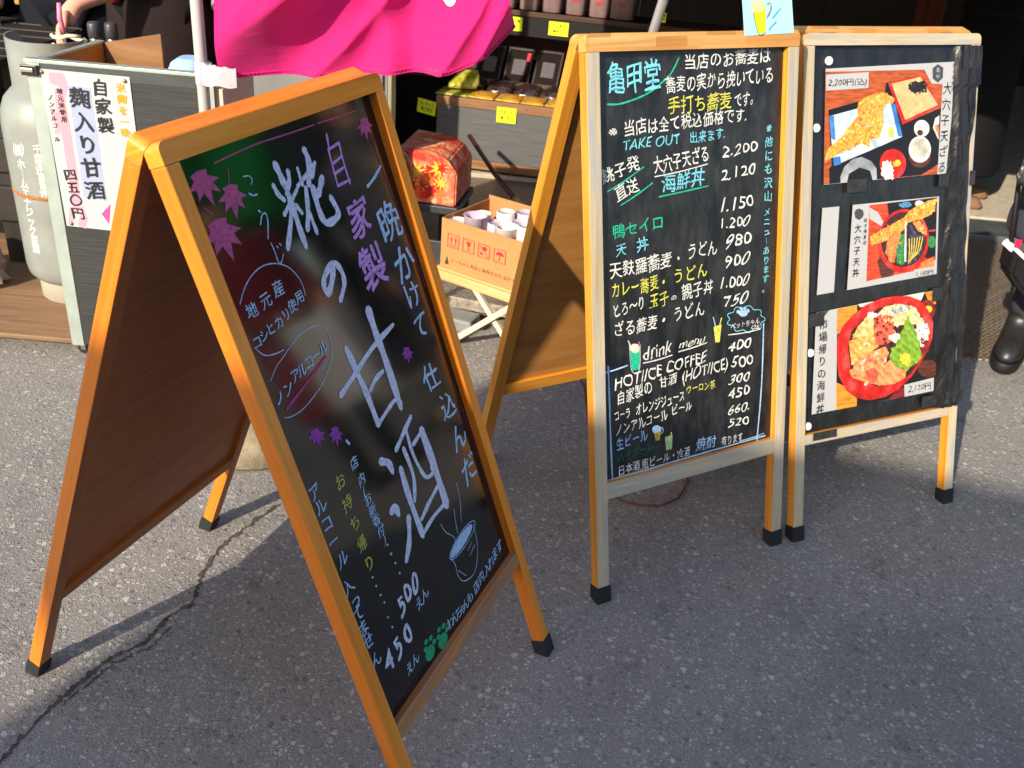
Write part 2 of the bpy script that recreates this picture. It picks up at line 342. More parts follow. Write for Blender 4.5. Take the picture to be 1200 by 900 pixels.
def write(items, mp, name, parent, prefix=paint, w0=0.0004, dz=0.00012, jitter=1.0, split=True):
    """writing on a flat sheet: items in the sheet's own metres; mp(u, v, w) places them"""
    rnd = random.Random(5); out = []
    def place(mb, ch, cx, cy, sx, sy, bold, ang, mat, mpz):
        v, f, adv = glyph(ch, 0.0)
        if not v: return
        s = rnd.uniform(0, 9); ca, sa = cos(ang), sin(ang)
        b = 0.0 if (ord(ch) < 128 and bold < 0.025) else max(0.0, bold)*0.9      # a broader marker: the letter laid down again a hair to each side
        shifts = [(0, 0)] if b < 0.005 else ([(-b*.6, -b*.35), (b*.6, -b*.35), (0, b*.7)] if b < 0.018 else [(b*cos(q*pi/3), b*sin(q*pi/3)) for q in range(6)])
        for q, (dx, dy) in enumerate(shifts):
            r = []
            for p in v:
                x, y = (p[0]-adv/2, p[1]-0.36)
                if jitter and ord(ch) < 128: x += 0.16*y; y += 0.05*sin(9*x+s)
                if jitter: x, y = warp(x, y, s)
                x = (x+dx)*sx; y = (y+dy)*sy; r.append((cx+x*ca-y*sa, cy+x*sa+y*ca, q*0.000007))
            mb.add(r, f, mat, mp=mpz)
    mb = None; mats = []
    def flush():
        nonlocal mb, mats
        if mb is not None and len(mb.bm.verts): out.append(mb.obj(name, mats, parent, recalc=False))
        mb = None; mats = []
    k = 0
    for it in items:
        if mb is None: mb = MB(); mats = []
        if it[0] == 'B':      # many small crumbs of a printed picture inside an outline
            _, poly, n_, r_, cols, zz = it
            xs = [p[0] for p in poly]; ys = [p[1] for p in poly]; cnt = 0
            def inside(px, py):
                c = False; j = len(poly)-1
                for i in range(len(poly)):
                    (xi, yi), (xj, yj) = poly[i], poly[j]
                    if (yi > py) != (yj > py) and px < (xj-xi)*(py-yi)/(yj-yi)+xi: c = not c
                    j = i
                return c
            for _k in range(n_*30):
                if cnt >= n_: break
                cx, cy = rnd.uniform(min(xs), max(xs)), rnd.uniform(min(ys), max(ys))
                if not inside(cx, cy): continue
                cnt += 1; m = prefix(*(lambda c: (c, INK[c]))(cols[rnd.randrange(len(cols))]))
                if m not in mats: mats.append(m)
                e = rnd.uniform(.5, 1.2); a0 = rnd.uniform(0, 6.3); L_ = []
                for q in range(9):
                    a = 2*pi*q/9; u_, v_ = r_*e*cos(a)*rnd.uniform(.7, 1.3), r_*e*.6*sin(a)*rnd.uniform(.7, 1.3); L_.append((cx+u_*cos(a0)-v_*sin(a0), cy+u_*sin(a0)+v_*cos(a0), 0.0))
                z = w0+dz*zz+0.000003*(cnt % 38)
                mb.add(L_, [tuple(range(9))], mats.index(m), mp=lambda u, v, w, z=z: mp(u, v, z+w))
            continue
        col = {'T': 5, 'V': 5, 'C': 4, 'S': 3, 'P': 2}[it[0]]; m = prefix(it[col], INK[it[col]])
        if m not in mats: mats.append(m)
        mi = mats.index(m); k += 1
        z = w0+dz*(it[3] if it[0] == 'P' else (10 if not split else 2))+0.000004*(k % 40)
        mpz = lambda u, v, w, z=z: mp(u, v, z+w)
        if it[0] == 'P':
            mb.add([(p[0], p[1], 0) for p in it[1]], [tuple(range(len(it[1])))], mi, mp=mpz)
        elif it[0] == 'S': ribbon(mb, it[1], it[2], mpz, mi)
        elif it[0] == 'C':
            place(mb, it[1], it[2][0], it[2][1], it[3], it[3], it[5], rnd.uniform(-.06, .06)*jitter, mi, mpz)
        elif it[0] == 'V':
            n = len(it[1])
            for i, ch in enumerate(it[1]):
                t = i/max(1, n-1); s_ = it[4]*rnd.uniform(1-.06*jitter, 1+.06*jitter)
                if ch in 'ー': place(mb, '｜', it[2][0]+(it[3][0]-it[2][0])*t, it[2][1]+(it[3][1]-it[2][1])*t, s_*.8, s_*.8, it[6], 0, mi, mpz); continue
                place(mb, ch, it[2][0]+(it[3][0]-it[2][0])*t+rnd.uniform(-.03, .03)*s_*jitter, it[2][1]+(it[3][1]-it[2][1])*t, s_, s_, it[6], rnd.uniform(-.05, .05)*jitter, mi, mpz)
        else:
            _, txt, A, B_, h, _, bold = it
            adv = [glyph(c, 0.0)[2] for c in txt]; tot = sum(adv); L = math.hypot(B_[0]-A[0], B_[1]-A[1]); ang = math.atan2(B_[1]-A[1], B_[0]-A[0])
            sx = L/tot; cjk = any(ord(c) > 0x2e00 for c in txt); sy = h/(0.92 if cjk else 0.72); x = 0
            for c, a in zip(txt, adv):
                q = (x+a/2)/tot; x += a; j = rnd.uniform(-.05, .05)*jitter; sc_ = rnd.uniform(1-.07*jitter, 1+.05*jitter)
                place(mb, c, A[0]+(B_[0]-A[0])*q-sin(ang)*h*.46, A[1]+(B_[1]-A[1])*q+cos(ang)*h*(.46 if cjk else .5)+rnd.uniform(-.04, .04)*h*jitter, sx*sc_, sy*sc_, bold, ang*.8+j, mi, mpz)
        if split:
            nxt = items[k] if k < len(items) else None
            ncol = None if nxt is None else nxt[{'T': 5, 'V': 5, 'C': 4, 'S': 3, 'P': 2}[nxt[0]]]
            def first(i): q = i[1] if i[0] in 'SP' else [i[2]]; return q[0]
            def last(i): q = i[1] if i[0] in 'SP' else [i[2]]; return q[-1]
            far = nxt is not None and nxt[0] in 'SPC' and it[0] in 'SPC' and math.dist(last(it), first(nxt)) > 0.085
            if it[0] in 'TV' or nxt is None or nxt[0] in 'TV' or ncol != it[col] or far or (nxt[0] == 'P') != (it[0] == 'P'): flush()
    flush()
    return out
WRITE_B=[('T','亀甲堂',(0.0568,1.0886),(0.1879,1.0941),0.0568,'cyan',0.014),('S',[(0.0565,1.0702),(0.0797,1.0692),(0.1023,1.0724),(0.1344,1.0804),(0.1622,1.0908),(0.188,1.1061),(0.2115,1.1234),(0.2304,1.1517)],0.0033,'green'),('T','当店のお蕎麦は',(0.2425,1.1279),(0.4751,1.1369),0.0315,'white',0.006),('T','蕎麦の実から挽いている',(0.1974,1.085),(0.4849,1.0974),0.0329,'white',0.006),('T','手打ち蕎麦',(0.2022,1.0433),(0.3707,1.0493),0.0344,'yellow',0.006),('T','です。',(0.3785,1.0486),(0.4412,1.0534),0.0289,'white',0.006),('T','※',(0.0583,1.0092),(0.0809,1.0097),0.0181,'white',0.006),('T','当店は全て税込価格です.',(0.0945,1.0078),(0.4133,1.0198),0.0293,'white',0.006),('T','TAKE OUT',(0.0918,0.9797),(0.2348,0.9845),0.0204,'cyan',0.006),('T','出来ます.',(0.2584,0.9818),(0.3553,0.9873),0.025,'cyan',0.006),('T','銚子発',(0.0429,0.917),(0.1355,0.9432),0.0305,'white',0.006),('S',[(0.0517,0.9025),(0.0909,0.9186),(0.1426,0.9445)],0.0027,'green'),('T','直送',(0.0765,0.8803),(0.1337,0.8999),0.0321,'white',0.006),('S',[(0.0856,0.873),(0.1232,0.8894),(0.1638,0.9106)],0.0027,'green'),('T','大穴子天ざる',(0.1686,0.9274),(0.3131,0.9453),0.0337,'white',0.006),('S',[(0.17,0.9227),(0.2342,0.928),(0.3066,0.938)],0.0023,'white'),('T','2.200',(0.3475,0.948),(0.4459,0.957),0.0229,'white',0.006),('T','海鮮丼',(0.1878,0.8883),(0.3022,0.8964),0.0369,'cyan',0.006),('S',[(0.1805,0.8812),(0.2444,0.8864),(0.31,0.8926)],0.0027,'green'),('T','2.120',(0.345,0.8984),(0.4439,0.9077),0.0248,'white',0.006),('V','※他にも沢山',(0.4755,1.0018),(0.4789,0.8557),0.0251,'cyan',0.012),('T','1.150',(0.3414,0.8346),(0.4385,0.8389),0.0276,'white',0.006),('T','鴨セイロ',(0.064,0.8072),(0.194,0.816),0.0296,'green',0.006),('T','1.200',(0.3408,0.7966),(0.429,0.7989),0.023,'white',0.006),('T','天',(0.0709,0.7688),(0.0998,0.771),0.028,'cyan',0.006),('T','丼',(0.123,0.7739),(0.1543,0.7759),0.029,'cyan',0.006),('T','980',(0.36,0.7514),(0.4364,0.7566),0.0294,'white',0.006),('T','天麩羅蕎麦・',(0.0549,0.726),(0.2476,0.7329),0.0341,'white',0.006),('T','うどん',(0.2544,0.7431),(0.3372,0.7444),0.034,'white',0.006),('T','900',(0.3571,0.7081),(0.4335,0.7131),0.0274,'white',0.006),('T','カレー蕎麦・',(0.0575,0.6839),(0.2045,0.688),0.0332,'yellow',0.006),('T','うどん',(0.2158,0.695),(0.3119,0.6962),0.0342,'yellow',0.006),('T','1.000',(0.3427,0.6648),(0.4321,0.665),0.0262,'white',0.006),('T','とろ〜り',(0.0618,0.6414),(0.1461,0.6494),0.032,'white',0.006),('T','玉子',(0.155,0.6481),(0.2077,0.6516),0.0325,'yellow',0.006),('T','の',(0.2114,0.6585),(0.2283,0.6587),0.0127,'white',0.006),('T','親子丼',(0.2412,0.6561),(0.3293,0.6609),0.0339,'white',0.006),('T','750',(0.3572,0.6223),(0.4309,0.6261),0.0254,'white',0.006),('T','ざる蕎麦・',(0.0611,0.6013),(0.2069,0.6028),0.0326,'white',0.006),('T','うどん',(0.217,0.6104),(0.3061,0.6144),0.0342,'white',0.006),('S',[(0.4817,0.577),(0.4802,0.5745),(0.4764,0.5728),(0.4723,0.5716),(0.4697,0.5701),(0.4694,0.5676),(0.4704,0.5643),(0.4707,0.5608),(0.4688,0.5583),(0.4644,0.5576),(0.4586,0.5584),(0.453,0.5596),(0.4487,0.5599),(0.4455,0.5585),(0.4427,0.5559),(0.4392,0.5535),(0.4347,0.5527),(0.4296,0.5541),(0.4246,0.557),(0.4202,0.5601),(0.4161,0.5619),(0.4117,0.5622),(0.4065,0.5616),(0.401,0.5614),(0.396,0.5626),(0.3926,0.5654),(0.3907,0.5691),(0.3895,0.5725),(0.3876,0.5751),(0.3839,0.5769),(0.3789,0.5785),(0.3739,0.5805),(0.3708,0.5831),(0.3705,0.586),(0.3725,0.5887),(0.375,0.5909),(0.3761,0.593),(0.3749,0.5955),(0.3723,0.5985),(0.3701,0.6018),(0.3703,0.6046),(0.3733,0.6063),(0.3782,0.6068),(0.3831,0.6069),(0.3867,0.6075),(0.3885,0.6095),(0.3895,0.6126),(0.3911,0.6157),(0.3945,0.6174),(0.3994,0.6171),(0.4049,0.6152),(0.4101,0.6131),(0.4146,0.612),(0.4185,0.6126),(0.4228,0.6144),(0.4276,0.6158),(0.4326,0.6156),(0.4372,0.6135),(0.4408,0.61),(0.4438,0.6066),(0.4471,0.6043),(0.4515,0.6032),(0.457,0.6027),(0.4627,0.6018),(0.4672,0.5997),(0.4693,0.5967),(0.4692,0.5933),(0.4685,0.5902),(0.469,0.5877),(0.4717,0.5854),(0.476,0.5829),(0.48,0.58),(0.4817,0.577)],0.0019,'cyan'),('P',[(0.4288,0.5989),(0.4284,0.5969),(0.4272,0.5952),(0.4251,0.5938),(0.4224,0.593),(0.4193,0.5927),(0.4159,0.5929),(0.4125,0.5937),(0.4093,0.595),(0.4066,0.5966),(0.4045,0.5986),(0.4031,0.6007),(0.4026,0.6028),(0.403,0.6048),(0.4042,0.6065),(0.4063,0.6078),(0.4089,0.6087),(0.412,0.609),(0.4154,0.6087),(0.4188,0.608),(0.422,0.6067),(0.4248,0.6051),(0.4269,0.6031),(0.4283,0.601)],'blue',0),('P',[(0.405,0.6056),(0.4049,0.6045),(0.4045,0.6035),(0.4038,0.6027),(0.4029,0.6021),(0.4018,0.6019),(0.4006,0.6019),(0.3995,0.6022),(0.3984,0.6028),(0.3974,0.6036),(0.3967,0.6046),(0.3962,0.6058),(0.396,0.6069),(0.3961,0.608),(0.3966,0.609),(0.3972,0.6098),(0.3982,0.6103),(0.3992,0.6106),(0.4004,0.6106),(0.4016,0.6102),(0.4026,0.6097),(0.4036,0.6088),(0.4043,0.6078),(0.4048,0.6067)],'blue',0),('P',[(0.4138,0.6113),(0.4137,0.6102),(0.4133,0.6093),(0.4126,0.6085),(0.4117,0.6079),(0.4106,0.6076),(0.4094,0.6077),(0.4083,0.608),(0.4072,0.6086),(0.4062,0.6094),(0.4055,0.6104),(0.405,0.6115),(0.4048,0.6127),(0.4049,0.6138),(0.4053,0.6147),(0.406,0.6155),(0.4069,0.6161),(0.408,0.6164),(0.4092,0.6163),(0.4104,0.616),(0.4115,0.6154),(0.4124,0.6146),(0.4132,0.6136),(0.4136,0.6125)],'blue',0),('P',[(0.4249,0.6105),(0.4248,0.6094),(0.4244,0.6084),(0.4237,0.6076),(0.4227,0.6071),(0.4217,0.6068),(0.4205,0.6068),(0.4193,0.6071),(0.4182,0.6077),(0.4172,0.6086),(0.4165,0.6096),(0.416,0.6107),(0.4158,0.6118),(0.4159,0.6129),(0.4164,0.6139),(0.4171,0.6147),(0.418,0.6153),(0.419,0.6155),(0.4202,0.6155),(0.4214,0.6152),(0.4225,0.6146),(0.4235,0.6138),(0.4242,0.6128),(0.4247,0.6117)],'blue',0),('P',[(0.4342,0.6036),(0.4341,0.6025),(0.4337,0.6015),(0.433,0.6007),(0.432,0.6002),(0.431,0.5999),(0.4298,0.5999),(0.4286,0.6003),(0.4275,0.6009),(0.4265,0.6017),(0.4258,0.6027),(0.4253,0.6038),(0.4251,0.605),(0.4252,0.6061),(0.4256,0.6071),(0.4263,0.6079),(0.4272,0.6084),(0.4283,0.6087),(0.4295,0.6087),(0.4307,0.6083),(0.4318,0.6077),(0.4328,0.6069),(0.4335,0.6059),(0.434,0.6048)],'blue',0),('T','ペットちゃん',(0.3802,0.568),(0.466,0.5694),0.0151,'white',0.004),('T','OK',(0.4398,0.5586),(0.468,0.5582),0.0097,'white',0.004),('S',[(0.3735,0.5572),(0.4196,0.5546),(0.4681,0.5558)],0.0024,'white'),('V','メニューあります。',(0.4778,0.8214),(0.4798,0.6488),0.02,'cyan',0.012),('T','drink',(0.1386,0.5364),(0.2158,0.5436),0.0305,'white',0.02),('T','menu',(0.2355,0.5489),(0.3083,0.5506),0.0182,'white',0.02),('S',[(0.1385,0.5322),(0.1774,0.5331),(0.2158,0.5372)],0.0026,'white'),('S',[(0.2334,0.5415),(0.2733,0.5443),(0.3116,0.5492)],0.0026,'white'),('P',[(0.1042,0.5633),(0.1298,0.5611),(0.1275,0.5202),(0.1086,0.5206)],'green',1),('P',[(0.1299,0.5665),(0.1294,0.5639),(0.128,0.5616),(0.1259,0.5598),(0.1231,0.5586),(0.1199,0.5581),(0.1164,0.5583),(0.113,0.5593),(0.1098,0.5608),(0.1071,0.563),(0.105,0.5655),(0.1037,0.5682),(0.1033,0.571),(0.1038,0.5736),(0.1051,0.5758),(0.1073,0.5776),(0.11,0.5788),(0.1132,0.5793),(0.1167,0.5791),(0.1201,0.5782),(0.1233,0.5766),(0.126,0.5745),(0.1281,0.572),(0.1294,0.5693)],'cream',2),('S',[(0.1092,0.5687),(0.0996,0.5881)],0.0028,'cream'),('S',[(0.126,0.5722),(0.128,0.581)],0.0025,'pink'),('S',[(0.1024,0.5802),(0.1076,0.5216),(0.1275,0.5189),(0.1304,0.5756)],0.0012,'white'),('P',[(0.3304,0.5818),(0.3531,0.5848),(0.3485,0.5449),(0.3365,0.5451)],'yellow',1),('S',[(0.3357,0.5832),(0.3289,0.6045)],0.0026,'blue'),('S',[(0.3476,0.5835),(0.3527,0.5992)],0.0031,'yellow'),('T','HOT/ICE COFFEE',(0.0625,0.486),(0.3123,0.5062),0.0266,'white',0.006),('T','400',(0.3723,0.5145),(0.4452,0.517),0.0246,'white',0.006),('T','自家製の',(0.0692,0.4507),(0.1634,0.4612),0.0308,'white',0.006),('T','甘酒',(0.1798,0.4681),(0.2302,0.4705),0.0261,'white',0.006),('T','(HOT/ICE)',(0.2433,0.4693),(0.3765,0.4793),0.0275,'white',0.006),('T','500',(0.3833,0.4768),(0.4496,0.4755),0.0272,'white',0.006),('T','コーラ',(0.0612,0.4146),(0.1044,0.4178),0.0249,'white',0.006),('T','オレンジジュース',(0.1175,0.4169),(0.2521,0.4261),0.0272,'white',0.006),('T','ウーロン茶',(0.2541,0.4399),(0.3386,0.439),0.0205,'yellow',0.006),('T','ウーロン茶',(0.2373,0.4147),(0.3236,0.4184),0.0206,'ghost',0.006),('T','300',(0.3775,0.4399),(0.4422,0.4379),0.0229,'white',0.006),('T','ノンアルコール',(0.063,0.3804),(0.2047,0.3915),0.0271,'white',0.006),('T','ビール',(0.2136,0.3972),(0.2722,0.4002),0.0246,'white',0.006),('T','450',(0.3767,0.4036),(0.4423,0.4033),0.0254,'white',0.006),('T','生ビール',(0.0664,0.3447),(0.1495,0.3542),0.0299,'blue',0.006),('T','660.',(0.3765,0.3668),(0.4447,0.3656),0.0224,'white',0.006),('P',[(0.1666,0.3661),(0.1859,0.3673),(0.1817,0.3472),(0.1702,0.3474)],'ochre',1),('P',[(0.1859,0.3709),(0.1855,0.3685),(0.1842,0.3663),(0.1822,0.3647),(0.1796,0.3637),(0.1766,0.3634),(0.1734,0.3637),(0.1702,0.3648),(0.1672,0.3664),(0.1646,0.3685),(0.1626,0.3709),(0.1614,0.3736),(0.161,0.3762),(0.1614,0.3786),(0.1627,0.3807),(0.1647,0.3823),(0.1672,0.3833),(0.1702,0.3837),(0.1734,0.3833),(0.1767,0.3823),(0.1797,0.3807),(0.1822,0.3786),(0.1842,0.3762),(0.1855,0.3735)],'blue',2),('S',[(0.1857,0.3758),(0.1864,0.3757),(0.187,0.3754),(0.1876,0.3751),(0.1881,0.3746),(0.1887,0.3741),(0.1892,0.3735),(0.1896,0.3729),(0.19,0.3721),(0.1904,0.3714),(0.1907,0.3705),(0.1909,0.3697),(0.191,0.3688),(0.1911,0.368),(0.1911,0.3671),(0.191,0.3663),(0.1909,0.3655),(0.1907,0.3648),(0.1904,0.3641),(0.19,0.3634),(0.1896,0.3629),(0.1892,0.3624),(0.1887,0.362),(0.1881,0.3617),(0.1876,0.3615),(0.187,0.3614),(0.1864,0.3614),(0.1857,0.3616)],0.0018,'blue'),('T','ハイボール',(0.0669,0.3163),(0.167,0.3266),0.0244,'darkgreen',0.006),('T','520',(0.3773,0.3341),(0.4424,0.3308),0.0212,'white',0.006),('P',[(0.1964,0.3507),(0.2175,0.3516),(0.2155,0.3185),(0.1996,0.3184)],'palegreen',1),('S',[(0.2122,0.3473),(0.2143,0.3577)],0.0032,'yellow'),('T','日本酒.瓶ビール・冷酒',(0.0689,0.2877),(0.269,0.2913),0.0236,'white',0.006),('T','焼酎',(0.2832,0.296),(0.3438,0.2946),0.0307,'blue',0.006),('T','有ります',(0.3585,0.2923),(0.4239,0.2911),0.0237,'white',0.006),('S',[(0.0391,0.5281),(0.0657,0.5304),(0.0974,0.5344)],0.0033,'blue'),('S',[(0.048,0.5406),(0.0492,0.4767),(0.0507,0.3822),(0.0538,0.2793)],0.0039,'blue'),('S',[(0.0404,0.2834),(0.1429,0.2851),(0.3037,0.2881),(0.4935,0.2904)],0.0037,'blue'),('S',[(0.4169,0.2936),(0.4577,0.2943),(0.4884,0.2973)],0.0024,'blue'),('S',[(0.4776,0.5678),(0.4779,0.459),(0.4751,0.3806),(0.4676,0.2825)],0.0038,'blue')]
